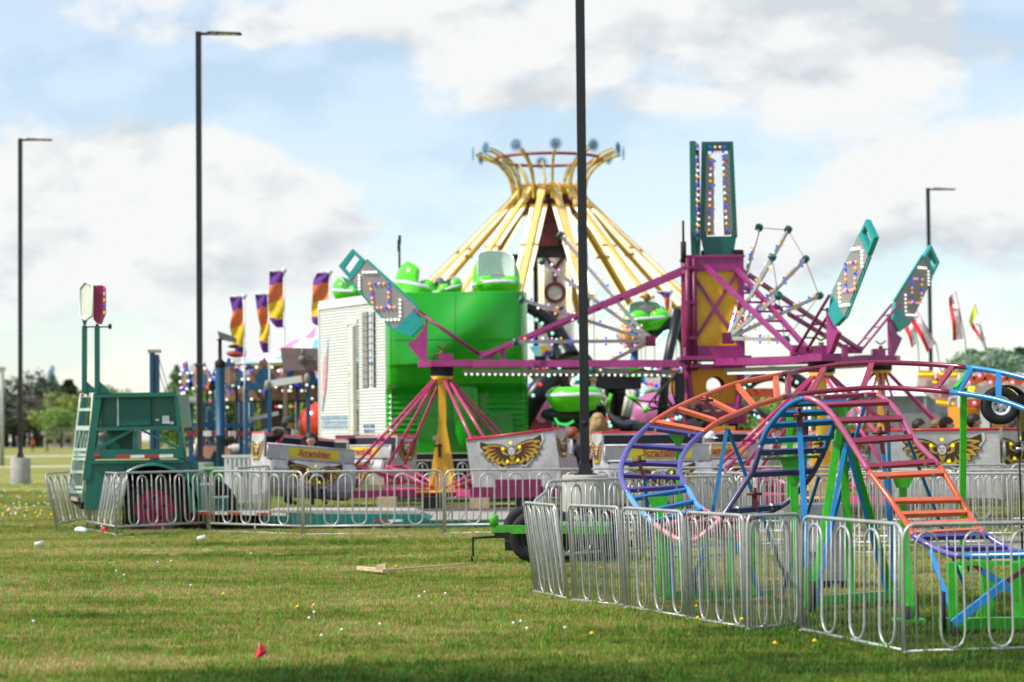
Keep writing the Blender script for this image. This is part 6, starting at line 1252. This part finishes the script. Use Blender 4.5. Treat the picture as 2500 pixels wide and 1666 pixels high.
def fries(label,pole_b,pole_t,quad,txt,D,lab2=None,front=None,yel_=False):
    t=T('lettered_flag',label,'flag',V((Z('L',*pole_b,D).x,D,0)),group='red and white lettered flags over the food stands')
    m_=MB(); b=Z('L',*pole_b,D); m_.tube([V((b.x+ (b.x-Z('L',*pole_t,D).x)*.9,D,0)),b,Z('L',*pole_t,D)],.022,6); t.p('flag_pole',m_,mat('pole_grey','8c8f90',.5))
    q=[V(Z('L',x,y,D)) for x,y in quad]  # top-left, top-right, bottom-right, bottom-left along the flag
    def pt(u,v): return lerp(lerp(q[0],q[1],u),lerp(q[3],q[2],u),v)+V((0,.10*sin(v*7+u*2),0))
    m_=MB(); W_,n=12,20; vs=[pt(j/W_,i/n) for i in range(n+1) for j in range(W_+1)]
    for i in range(n):
        for j in range(W_): m_.f.append([i*(W_+1)+j,(i+1)*(W_+1)+j,(i+1)*(W_+1)+j+1,i*(W_+1)+j+1]); m_.m.append(0 if (j<5 or j>10) and not yel_ else (1 if not yel_ else (2 if i<4 else (0 if j<4 else 1)))); m_.sm.append(True)
    m_.v=[tuple(v) for v in vs]; ba=t.p('banner',m_,[mat('flag_red','d41226',.6,k=1.0),mat('flag_white','e4e2ea',.7,k=.97),mat('flag_lime','c8d42c',.7)])
    n_=len(txt)
    for i,c in enumerate(txt):
        v=(i+.75)/(n_+.5); p=pt(.5,v); ax=(pt(.8,v)-pt(.2,v)).normalized(); dn=(pt(.5,v+.05)-pt(.5,v-.05)).normalized(); me=text_mesh(c,(q[3]-q[0]).length/(n_+.5)*1.0,mat('letter_gold','a8823c',.6),.006,0,.012)
        o=obj('letter',me,ba); ay=-dn; az=ax.cross(ay).normalized(); ay=az.cross(ax); o.matrix_local=Matrix.Translation(p+V((0,-.04,0)))@Matrix((ax,ay,az)).transposed().to_4x4(); o.rotation_euler=o.matrix_local.to_euler()
    return t
fries('left red and white flag half hidden behind the farther teal blade','' or (750,755),(690,420),[(600,530),(690,420),(735,745),(690,785)],'IES',74)
fries('red and white flag with gold letters RIES leaning against the far lamp post',(925,750),(690,345),[(655,470),(700,350),(915,745),(840,830)],'RIES',72)
fries('tall wavy red and white flag standing alone right of the far lamp post',(1200,700),(1110,240),[(1045,300),(1112,240),(1185,695),(1085,715)],'FRIES',72)
fries('small lime-tipped red and white flag, rightmost',(1410,820),(1295,360),[(1235,530),(1295,360),(1400,800),(1395,800)],'TO',72,yel_=True)
# ================= food stands =================
fs=T('food_stand','white fronted food stand with amber bulb trim and magenta lettering beside the marquee','food stand',G(2290,66))
def LL(x,y,D=66): return Z('L',x,y,D)
m_=MB(); m_.prism([LL(*p) for p in ((750,1020),(890,1020),(895,1060),(905,1100),(945,1100),(960,1060),(968,1020),(1140,1020),(1150,1350),(1060,1350),(960,1310),(900,1270),(735,1150))],(0,.3,0)); bd=fs.p('sign_board',m_,mat('stand_white','e8e2e0',.5,k=.95))
m_=MB(); 
for a,b in (((755,1032),(888,1032)),((888,1032),(900,1110)),((900,1112),(948,1112)),((948,1110),(965,1032)),((968,1032),(1130,1032)),((930,1290),(1060,1322)),((1060,1322),(1150,1322))): m_.bar(LL(*a,65.9),LL(*b,65.9),.05,.2)
fs.p('amber_trim',m_,mat('trim_orange','ee9426',.5,k=.97),bd)
fs.bulbs([(lerp(LL(765,1035,65.8),LL(885,1035,65.8),k/6),'yellow') for k in range(7)]+[(lerp(LL(975,1035,65.8),LL(1110,1035,65.8),k/7),'yellow') for k in range(8)]+[(lerp(LL(935,1300,65.8),LL(1110,1322,65.8),k/7),'yellow') for k in range(8)]+[(lerp(LL(900,1112,65.8),LL(948,1112,65.8),k/2),'yellow') for k in range(3)],.035,bd)
strokes=mat('magenta_strokes','c03068',.5)
for x0,x1,y in((740,935,1165),(965,1010,1165),(905,940,1240),(975,1085,1240)):
    m_=MB(); x=x0; r_=random.Random(x0)
    while x<x1: w_=r_.uniform(7,13); m_.prism([LL(x,y-18,65.88),LL(x+w_,y-18,65.88),LL(x+w_*.8,y+16,65.88),LL(x+r_.uniform(0,3),y+16,65.88)],(0,.03,0)); x+=w_+r_.choice((5,5,12))
    fs.p('worn_lettering',m_,strokes,bd)
m_=MB(); a=LL(1000,1350,66.2); m_.box((a.x,67,1.1),(3.4,1.6,2.2)); fs.p('stand_body',m_,mat('stand_grey','8d8d90',.7)); m_=MB(); [m_.tube(spline([tuple(LL(x,1340,65.6)),tuple(LL(x+5,1275,65.6)),tuple(LL(x+45,1262,65.6)),tuple(LL(x+90,1262,65.6))],4),.05,6) for x in(1050,1115)]; fs.p('grab_rail',m_,alu)
fs.done()
f2=T('food_stand','orange food stand with zigzag red bulb sign behind the raised coaster wheel','food stand',G(2430,60))
m_=MB(); x0,x1=LL(1150,0,60).x,LL(1900,0,60).x; m_.box(((x0+x1)/2,61,(LL(0,1350,60).z)/2),(x1-x0,2,LL(0,1350,60).z)); f2.p('stand_body',m_,mat('stand_orange','f09a1c',.5,k=.97,var=.05))
m_=MB(); m_.prism([LL(x,y,60) for x,y in((1150,1020),(1900,1020),(1900,1350),(1150,1350))],(0,.3,0)); bd=f2.p('sign_board',m_,MATS['stand_white'])
m_=MB()
for i in range(7): xa=1180+105*i; m_.bar(LL(xa,1100 if i%2 else 1050,59.9),LL(xa+105,1050 if i%2 else 1100,59.9),.06,.22)
m_.bar(LL(1150,1310,59.9),LL(1900,1310,59.9),.06,.2); f2.p('red_trim',m_,mat('trim_rust','cf5a2a',.5),bd)
f2.bulbs([(LL(1235+105*i,1115 if i%2==0 else 1050,59.8),'pink') for i in range(6)]+[(LL(1200+90*i,1310,59.8),'pink') for i in range(7)],.05,bd)
for cx in (1265,1650): 
    m_=MB(); m_.prism([LL(cx+x,1200+y,59.9) for x,y in((-40,-45),(35,-45),(10,0),(35,60),(-40,60),(-20,0))],(0,.04,0)); f2.p('bulb_panel',m_,blackm,bd)
    f2.bulbs([(LL(cx+x,1200+y,59.8),'yellow') for x,y in((-15,-30),(15,-30),(-12,-8),(5,10),(-12,45),(14,45))],.055,bd)
m_=MB(); m_.box(LL(1400,1500,59.9),(.3,.03,.85)); f2.p('price_strip',m_,white); m_=MB(); m_.box(LL(1452,1480,59.9),(.1,.03,1.4)); f2.p('door_frame',m_,grey); f2.done()
# clutter behind the scrambler: blue ride frames, white ramps
b2=T('blue_ride','blue ride frame with hanging bulbs and white panels behind the black column','ride frame',G(1600,70))
m_=MB()
for x in(1900,2050): m_.bar(Z('T',x,440,70),V((Z('T',x,440,70).x,70,0)),.16,.16)
m_.bar(Z('T',880,270,70),Z('T',1250,310,70),.3,.5); m_.bar(Z('T',1700,210,70),Z('T',2240,210,70),.1,.12); b2.p('frame',m_,blued)
m_=MB(); m_.prism([Z('T',x,y,69.7) for x,y in((1650,340),(1960,400),(1960,460),(1650,410))],(0,.1,0)); b2.p('white_panel',m_,white)
m_=MB(); m_.lathe([(0,0),(.5,0),(.5,.1),(0,.1)],Z('T',1330,330,69.6),20,Matrix.Rotation(R(90),3,'X')); b2.p('grey_disc',m_,grey)
b2.bulbs([(Z('T',x,y,69.5),c) for x,y,c in ((1660,440,'blue'),(1735,440,'red'),(1805,460,'blue'),(1885,470,'red'),(1625,530,'mint'),(1612,595,'mint'),(1640,470,'mint'))]+[(Z('T',1700+45*k,215+18*(k%3)+(k%2)*40,69.5),('mint','green','mint','red','blue')[k%5]) for k in range(12)]+[(Z('T',x,y,69.5),c) for x,y,c in((250,212,'red'),(410,255,'red'),(330,325,'red'),(95,315,'blue'),(140,400,'green'),(185,455,'green'),(85,450,'blue'),(125,425,'blue'),(480,185,'mint'),(725,360,'mint'),(645,350,'mint'),(108,590,'white'))],.07).__class__
m_=MB(); [m_.tube([Z('T',1700+33*k,250,70.3),Z('T',1700+33*k,690,70.3)],.015,4) for k in range(15)]; b2.p('swing_cables',m_,blackm)
m_=MB(); m_.prism([Z('T',x,y,69) for x,y in((250,740),(440,740),(400,1110),(215,1110))],(0,.3,0)); b2.p('white_ramp',m_,mat('board_white','0')); m_=MB(); m_.prism([Z('T',x,y,68.7) for x,y in((70,860),(380,880),(380,1090),(70,1075))],(0,.3,0)); b2.p('maroon_ramp',m_,mat('maroon_paint','0'))
m_=MB(); m_.prism([Z('T',x,y,68.5) for x,y in((560,1000),(740,1000),(740,1150),(560,1150))],(0,.2,0)); m_.prism([Z('T',x,y,68.5) for x,y in((70,1080),(520,1110),(520,1160),(70,1160))],(0,.3,0)); b2.p('white_skirt',m_,white); m_=MB(); m_.bar(Z('T',210,1090,68.3),Z('T',520,1125,68.3),.1,.16); b2.p('blue_step',m_,blue)
m_=MB(); [m_.prism([Z('T',x,960,68.6),Z('T',x+34,960,68.6),Z('T',x+34,1110,68.6),Z('T',x,1110,68.6)],(0,.1,0),mi=i%3) for i,x in enumerate((440,478,516))]; b2.p('striped_panel',m_,[yel,blued,redp])
m_=MB(); m_.ball(Z('T',240,740,68.4),(.28,.2,.5)); b2.p('pink_figure',m_,mat('pink_moulding','0')); m_=MB(); m_.box(Z('T',2140,570,68.6),(.62,.3,1.4)); b2.p('amber_panel',m_,mat('amber_panel','0'))
b2.done()
ts=T('bunting_tent','sky blue and white canopy edge with yellow and purple patches right of the green cabin','tent',G(1330,76)); m_=MB(); m_.prism([Z('H',x,y,76) for x,y in((148,860),(240,850),(345,900),(345,940),(200,940))],(0,.2,0)); ts.p('canopy',m_,MATS['tent_sky']); m_=MB(); m_.prism([Z('H',x,y,75.9) for x,y in((235,850),(300,855),(310,895),(250,935))],(0,.1,0)); ts.p('yellow_patch',m_,MATS['flag_yellow']); m_=MB(); m_.prism([Z('H',x,y,75.8) for x,y in((290,890),(340,905),(330,938),(255,938))],(0,.1,0)); ts.p('purple_patch',m_,MATS['flag_purple']); m_=MB(); m_.tube([Z('H',300,900,76.1),V((Z('H',300,900,76.1).x,76.1,0))],.05); ts.p('pole',m_,white)
bn=T('green_bench_unit','low bright green ride pen wall with white rails behind the pink spider tubes','pen wall',G(1900,60)); m_=MB(); m_.prism([Z('U',x,y,60) for x,y in((1480,190),(2060,190),(2060,260),(1480,260))],(0,.2,0)); m_.box((Z('U',1780,0,60).x,60,.4),(5,.2,.8)); bn.p('panel',m_,limef); m_=MB(); m_.bar(Z('U',1450,175,59.9),Z('U',2300,170,59.9),.06,.12); bn.p('rail',m_,white)
bn2=T('waste_bin','green lidded plastic bin beside the concrete lamp base at the left','bin',G(545,52)); g_=G(545,52); m_=MB(); m_.box(g_+V((0,0,.5)),(.9,.6,.9)); bn2.p('bin_body',m_,mat('bin_green','2c8a4a',.5)); m_=MB(); m_.box(g_+V((0,0,.98)),(1.0,.7,.05)); bn2.p('lid',m_,mat('mint_boards','0'))
cm_=T('storage_crate','white slatted plastic crate standing left of the girls gondola','crate',G(600,50)); g_=G(600,50); m_=MB(); 
for k in range(9): m_.box(g_+V((-.4+.1*k,-.3,.75)),(.05,.04,1.0))
m_.box(g_+V((0,-.3,1.27)),(.95,.06,.06)); m_.box(g_+V((0,-.3,.28)),(.95,.06,.06)); m_.box(g_+V((0,0,.75)),(.85,.5,.95)); cm_.p('crate_body',m_,whitef)
# ================= vegetation and far left =================
barkm=mat('bark','4d4034',.9,k=.9,var=.3)
def leafm(name,h,k=1.): 
    m=mat(name,h,.65,k=k,var=.35,scale=.9); return m
LM={'dark':leafm('leaf_dark','43523a',.9),'grey':leafm('leaf_grey_green','7c9668',1),'light':leafm('leaf_light','8fa348',.9),'mid':leafm('leaf_mid','7a9848',1),'brown':leafm('leaf_brown','5f5a4a',.9),'blue':leafm('leaf_blue_green','7d9a86',1)}
def crown(kind,seed,n=2300):
    r=random.Random(seed); m_=MB(); cl=[]
    if kind=='fir':
        for i in range(n):
            z=r.random()**1.3; rad=(1-z)*.30*(1+.28*math.sin(z*38))+.02; a=r.uniform(0,6.28); q=rad*math.sqrt(r.random()); cl.append((V((q*cos(a),q*sin(a),.08+.92*z)),.035))
    elif kind=='poplar':
        for i in range(n):
            z=r.random(); rad=.16*math.sin(PI*min(1,z*.9+.08))*(1+.2*math.sin(z*31+seed)); a=r.uniform(0,6.28); q=rad*math.sqrt(r.random()); cl.append((V((q*cos(a),q*sin(a),.12+.88*z)),.032))
    else:
        cs=[(V((r.gauss(0,.17),r.gauss(0,.17),r.uniform(.4,.85))),r.uniform(.13,.24)) for _ in range(13)]
        for i in range(n):
            c,s=r.choice(cs); v=V((r.gauss(0,1),r.gauss(0,1),r.gauss(0,1))).normalized()*s*r.uniform(.5,1.08); cl.append((c+v,.025))
    for p,s in cl:
        s*=r.uniform(.6,1.5); u=V((r.gauss(0,1),r.gauss(0,1),r.gauss(0,.6))).normalized(); v=u.cross(V((r.gauss(0,1),r.gauss(0,1),r.gauss(0,1)))).normalized()
        m_.add([p-u*s,p+v*s*.6,p+u*s,p-v*s*.6],[(0,1,2,3)])
    return m_
CM={}
for kd in('fir','poplar','round'):
    for v in range(3 if kd=='round' else 2):
        for c in LM:
            pass
def tree(label,px,D,h,kind,colr,group,w=1.,v=0,base=None):
    key=(kind,colr,v)
    if key not in CM:
        tk=MB(); tk.tube([(0,0,-.02),(.01,0,.3),(0,.01,.7)],[.03,.02,.008],7)
        for a in range(5): tk.tube([(0,0,.3+.07*a),(.16*cos(a*2.1),.16*sin(a*2.1),.5+.08*a)],[.012,.004],5)
        CM[key]=(crown(kind,v*7+hash(colr)%1+3*len(colr)).mesh('crown',LM[colr]),tk.mesh('trunk',barkm))
    t=T('tree',label,'tree',G(px,D),(0,0,random.uniform(0,6)),group,local=True); t.r.scale=(h*w,h*w,h); t.p('trunk',CM[key][1],None); t.p('crown',CM[key][0],None)
# left horizon
GL='trees on the left horizon'
def th(y,D): return (1076-y)*D/F+1.65
for lab,px,D,yt,kd,cl,w,v in (
 ('dark brown-green tree at the far left edge of the picture',18,190,950,'round','brown',1.1,0),
 ('tall ragged dark tree just right of the far left lamp post',72,200,908,'round','dark',1.0,1),
 ('wide dark brownish tree between the left lamp post and the pale spire',92,185,945,'round','brown',1.5,0),
 ('pale grey-green poplar beside the blue and white spire',104,230,925,'poplar','blue',1.3,0),
 ('pale poplar right behind the blue and white spire',128,235,920,'poplar','blue',1.3,1),
 ('pointed dark fir left of the teal ladder rack',168,210,930,'fir','dark',1.6,0),
 ('round bright green tree below the dark fir',140,170,985,'round','light',1.25,2),
 ('round mid green tree left of the ladder rack',150,165,1000,'round','mid',1.3,1),
 ('yellow-green tree seen through the ladder rack',190,175,958,'round','light',1.3,1),
 ('yellow-green tree behind the top of the teal trailer',225,180,960,'round','light',1.2,0),
 ('low pale tree top above the teal trailer roof',270,190,942,'round','light',1.4,2),
 ('slender dark fir right of the teal trailer',432,190,898,'poplar','grey',.9,0),
 ('pointed green tree left of the second lamp post',468,160,920,'fir','mid',1.6,1),
 ('low bushy tree between trailer and second lamp post',450,165,960,'round','grey',1.4,1)):
    D*=3; tree(lab,px,D,th(yt,D),kd,cl,GL,w,v)
for i in range(16): tree('low blurred green tree seen through the carousel poles',470+i*22+random.uniform(-6,6),random.uniform(110,150),random.uniform(4.2,5.6),'round',('mid','dark','grey','light')[i%4],'low trees behind the carousel',1.2,i%3)
for i in range(8): tree('dark shrub at the foot of the left horizon trees',10+i*24,random.uniform(540,570),random.uniform(11,13.5),'round','brown' if i%2 else 'dark','dark shrubs below the left horizon trees',1.7,i%3)
for i in range(26):
    px=2328+i*8; D=205+random.uniform(-10,10); yt=862-(8 if i%5 in(1,2) else 0)+ (25 if i<5 else 0)-(i-13)*.2; tree('grey-green willow in the long tree row at the upper right',px,D,(1055-yt)*D/F+1.6,'round' if i%3 else 'poplar','grey' if i%4 else 'blue','willow row on the right horizon',.75 if i%3 else 1.6,i%3 if i%3 else i%2)
for i in range(34): px=1500+i*27; D=random.uniform(150,175); tree('low yellow-green tree in the distant hedge row on the right',px,D,random.uniform(4.2,5.2),'round','light' if i%3 else 'mid','distant hedge trees behind the rides',1.2,i%3)
# houses
def house(label,x0,x1,D,yr,ye,roofc,wallc):
    a,b=G(x0,D),G(x1,D); zr_=(1076-yr)*D/F+1.65; ze=(1075-ye)*D/F+1.65; w_=(b.x-a.x); t=T('house',label,'house',V(((a.x+b.x)/2,D,0)))
    m_=MB(); m_.box(((a.x+b.x)/2,D+4,ze/2),(w_-1.2,8,ze)); t.p('wall',m_,wallc)
    m_=MB(); cx=(a.x+b.x)/2; y0,y1,ym=D-.7,D+8.7,D+4; 
    m_.add([(a.x,y0,ze),(b.x,y0,ze),(b.x,y1,ze),(a.x,y1,ze),(a.x+w_*.15,ym,zr_),(b.x-w_*.15,ym,zr_)],[(0,1,5,4),(2,3,4,5),(1,2,5),(3,0,4),(0,3,2,1)]); t.p('roof',m_,roofc)
    for f in(.25,.5,.75): m_=MB(); m_.box((a.x+w_*f,D-.02,ze*.5),(1.3,.08,1.1)); t.p('window',m_,mat('window_glass','2c3a44',.15)); 
    m_=MB(); m_.box((a.x+w_*.62,D+3.2,zr_+.1),(.8,.8,1.4)); t.p('chimney',m_,conc)
house('bungalow with grey-brown roof left of the teal ladder rack',100,188,500,1030,1060,mat('roof_grey','8d8478',.8),mat('wall_cream','c9bda8',.8))
house('bungalow with salmon pink roof seen through the ladder rack',160,260,540,1022,1052,mat('roof_salmon','c08872',.8),mat('wall_tan','b59a84',.8))
sp=T('spire','narrow blue and white lattice spire rising behind the left horizon trees','tower',G(122,790)); 
m_=MB(); g_=G(122,790); hh=(1077-893)*790/F+1.65; m_.prism([g_+V((x,0,z)) for x,z in((-1.6,0),(1.9,0),(1.3,hh-.5),(.5,hh),(-1.0,hh-3.5))],(0,1.5,0)); sp.p('mast',m_,mat('spire_blue','8fa6cf',.6,k=.9,var=.5,scale=.5))
# parked cars and walkers
def car(px,D,colr,label):
    g_=G(px,D); t=T('parked_car',label,'car',g_,group='cars parked on the far left'); m=mat('carpaint_'+colr,colr,.25,coat=.6,k=.9)
    pr=[(-2.1,.35),(-2.1,.8),(-1.5,.95),(-.9,1.42),(.7,1.45),(1.4,.98),(2.05,.85),(2.15,.4)]
    m_=MB(); m_.prism([g_+V((x,-.85,z)) for x,z in pr],(0,1.7,0)); b=t.p('body',m_,m)
    m_=MB(); m_.prism([g_+V((x,-.865,z)) for x,z in((-1.35,.97),(-.85,1.36),(.62,1.38),(1.2,.98))],(0,1.73,0)); t.p('window',m_,MATS['window_glass'],b)
    for x in(-1.3,1.35): m_=MB(); m_.lathe([(0,-.1),(.2,-.1),(.33,-.08),(.33,.08),(.2,.1),(0,.1)],g_+V((x,-.84,.33)),16,Matrix.Rotation(R(90),3,'X')); t.p('wheel',m_,rubber)
car(6,640,'c8ccd0','silver car cut by the left picture edge'); car(24,600,'2c6ab8','blue car at the far left beyond the path'); car(44,625,'e8e8ea','white car just left of the far left lamp post'); car(64,610,'d8d8d4','white car just right of the far left lamp post'); car(93,635,'b8b0b0','pale car behind the walker in orange')
person('person walking in an orange top on the far left lawn',G(80,330),.3,'stand',1.15,'e06a1c','5a4030','fair','brown','short',arms='down')
person('person in dark clothes walking right of the one in orange',G(115,320),-.4,'stand',1.2,'22262a','22262a','fair','dark','short',arms='down')
# far meadow tufts of pale weeds
def in_g(k,x,y,z): return GO[k]@V((x,y,z))
SE='riders seated in the silver gondolas'
def seat_at(px,py,D,label,rz,s=.95,group=SE,**kw):
    q=P(px,py,D); return person(label,V((q.x,q.y,q.z-.7*s)),rz,'sit',s,group=group,**kw)
seat_at(758,1074,48.85,'smiling girl with long dark hair and lime shirt in the left gondola',.35,1.22,shirt='9cc81e',pants='222222',hair='dark',style='long')
seat_at(680,1063,48.95,'girl with hair in a bun and pink top turned away in the left gondola',2.6,1.15,shirt='c02a86',pants='8a8494',hair='brown',style='bun')
person('ride operator in dark cap, black shirt and jeans standing behind the left gondola',G(704,50.6,.16),1.6,'stand',1.12,'20242a','27384e','tan','dark','short',cap='3a4642',arms='front')
seat_at(1399,1060,49.3,'boy with short reddish hair low in the gondola left of the middle lamp post',2.0,1.15,shirt='222226',hair='red')
seat_at(1459,1028,49.4,'woman with long wavy blonde hair and bare shoulders seen from behind',3.5,1.35,shirt='d0a088',hair='blonde',style='long',sleeve=False,glasses=True)
person('person sitting in the green tub, head in profile, left of the middle lamp post',P(1385,1000,56.6),1.5,'sit',1.15,'1c1e24','222222','fair','brown','long',group='riders in the green tubs')
person('rider in the green tub right of the lamp post',P(1448,1000,57.2),.3,'sit',1.1,'d8d4cc','222222','fair','light','short',group='riders in the green tubs')
person('rider in a grey cap leaning in the upper left green tub',P(1082,758,60.5),1.0,'sit',1.05,'e2d8d8','222222','fair','dark','short',cap='6f7e8a',group='riders in the green tubs',tilt=-8)
person('dark haired rider squeezed at the right of the upper left green tub',P(1106,766,60.7),.3,'sit',1.05,'e0d0d0','222222','fair','dark','short',group='riders in the green tubs',tilt=-8)
person('rider with light brown hair in the green tub by the striped balloon',P(1580,788,61.9),3.0,'sit',.95,'6a6a6e','222222','fair','light','short',group='riders in the green tubs')
seat_at(1730,1073,46.3,'person in a white cap and jeans in the gondola behind the purple coaster curve',.9,1.2,shirt='b8bcc4',pants='22304a',hair='dark',cap='e6e6ea')

for i,(px,py,D,hr,sh,st,rz,s,lab) in enumerate(((2244,1041,47.5,'dark','18181c','short',1.3,1.2,'dark haired person bending low left of the big winged gondola'),
  (2277,1058,42.6,'brown','4a3a30','short',3.3,1.0,'child with brown hair peeking over the red gondola rim'),
  (2288,1041,46.5,'light','6a5a4a','curly',2.2,1.15,'curly light haired person behind the child in the winged gondola'),
  (2312,1038,42.9,'brown','1c2236','short',1.45,1.2,'woman with brown hair in a navy coat looking right in the winged gondola'),
  (2378,1030,43,'dark','161e3a','short',1.5,1.22,'person with short dark hair in a navy jacket right of the green post'),
  (2463,1050,44.6,'brown','7a6a5a','short',3.2,1.1,'person with light brown hair below the raised coaster wheel'),
  (2477,1041,46,'dark','c8c0b8','short',1.4,1.2,'dark haired person half hidden at the far right gondola'))):
    q=P(px,py,D); person(lab,V((q.x,D,q.z-.70*s)),rz,'sit',s,sh,'22242c','fair',hr,st,group='people in and behind the right gondolas')
q=P(1700,1005,47); person('person in a maroon cap with curly hair behind the orange coaster rail',V((q.x,47,q.z-.66)),2.6,'sit',1.0,'1c1c20','222222','fair','brown','curly',cap='5a2334')
0 and person('person in dark trousers sitting low behind the coaster by the queue barriers',V((P(1240,0,43).x,43,.55)),.6,'sit',.95,'b0a8a0','1e2838','fair','brown','short')
# litter and small things on the lawn
def gp(px,py): d=rr*((px-1250)/F)+uu*((833-py)/F)+f_; t=-EYE/d.z; return V((d.x*t,d.y*t,0))
def cup(px,py,label,a):
    g_=gp(px,py); t=T('paper_cup',label,'litter',g_,group='white cups lying on the lawn'); M=Matrix.Rotation(R(a),3,'Z')@Matrix.Rotation(R(84),3,'Y'); m_=MB(); m_.lathe([(0,0),(.03,0),(.042,.125),(.038,.125),(.027,.01)],g_+V((0,0,.06)),16,M); t.p('cup',m_,whitef); m_=MB(); m_.lathe([(.044,.12),(.044,.132),(.03,.136),(0,.136)],g_+V((0,0,.06)),16,M); t.p('lid',m_,white)
cup(85,1339,'white cup lying on the lawn at the far left',30); cup(482,1324,'white cup lying on the lawn in front of the trailer wheel barrier',-10)
g_=gp(215,1303); t=T('rubbish_bag','crumpled pale plastic bag at the foot of the leaning barriers','litter',g_); m_=MB(); m_.ball(g_+V((-.1,0,.05)),(.13,.09,.07),14,10,f=lambda p:p*(1+.5*noise.noise(p*14))); t.p('bag',m_,white); m_=MB(); m_.ball(g_+V((.3,.0,.05)),(.06,.05,.07),10,8,f=lambda p:p*(1+.5*noise.noise(p*18))); t.p('red_wrapper',m_,red)
a,b=gp(942,1405),gp(1136,1392); t=T('survey_stake','long thin pale wooden stake lying in the grass','stake',a); m_=MB(); m_.bar(a+V((0,0,.06)),b+V((0,0,.075)),.035,.02); t.p('stake',m_,wood)
a,b=gp(870,1402),gp(942,1407); t=T('wooden_board','short split wooden board lying at the left end of the stake','board',a); m_=MB(); m_.prism([a+V((0,0,.05)),b+V((0,-.12,.05)),b+V((0,.08,.055)),a+V((0,.15,.055))],(0,0,.035)); m_.prism([b+V((-.12,-.13,.085)),b+V((0,-.13,.085)),b+V((0,-.11,.16)),b+V((-.1,-.11,.14))],(0,.02,0)); t.p('board',m_,wood)
g_=gp(632,1628); t=T('marking_flag','small bright red marking flag on a wire in the foreground grass','marker flag',g_); m_=MB(); q=P(633,1572,g_.y); m_.tube([g_,q],.0025,5); t.p('wire',m_,steel)
P_=lambda x,y: P(x,y,g_.y); fl_=[P_(634,1567),P_(652,1592),P_(643,1601),P_(620,1614),P_(627,1590)]; m_=MB(); m_.add([p+V((0,.012*i%.03,0)) for i,p in enumerate(fl_)]+[P_(636,1593)+V((0,-.03,0))],[(i,(i+1)%5,5) for i in range(5)]); t.p('pennant',m_,mat('pennant_red','ee2c44',.6,k=1.0))
for px,py in ((2182,1430),(2290,1470)): pass

for i in range(15): tree('dark blurred tree in the continuous row along the left horizon',-4+i*17+random.uniform(-4,4),random.uniform(660,720),random.uniform(15,20),'round',('brown','dark','mid','brown','grey')[i%5],'continuous dark tree row on the left horizon',1.15,i%3)
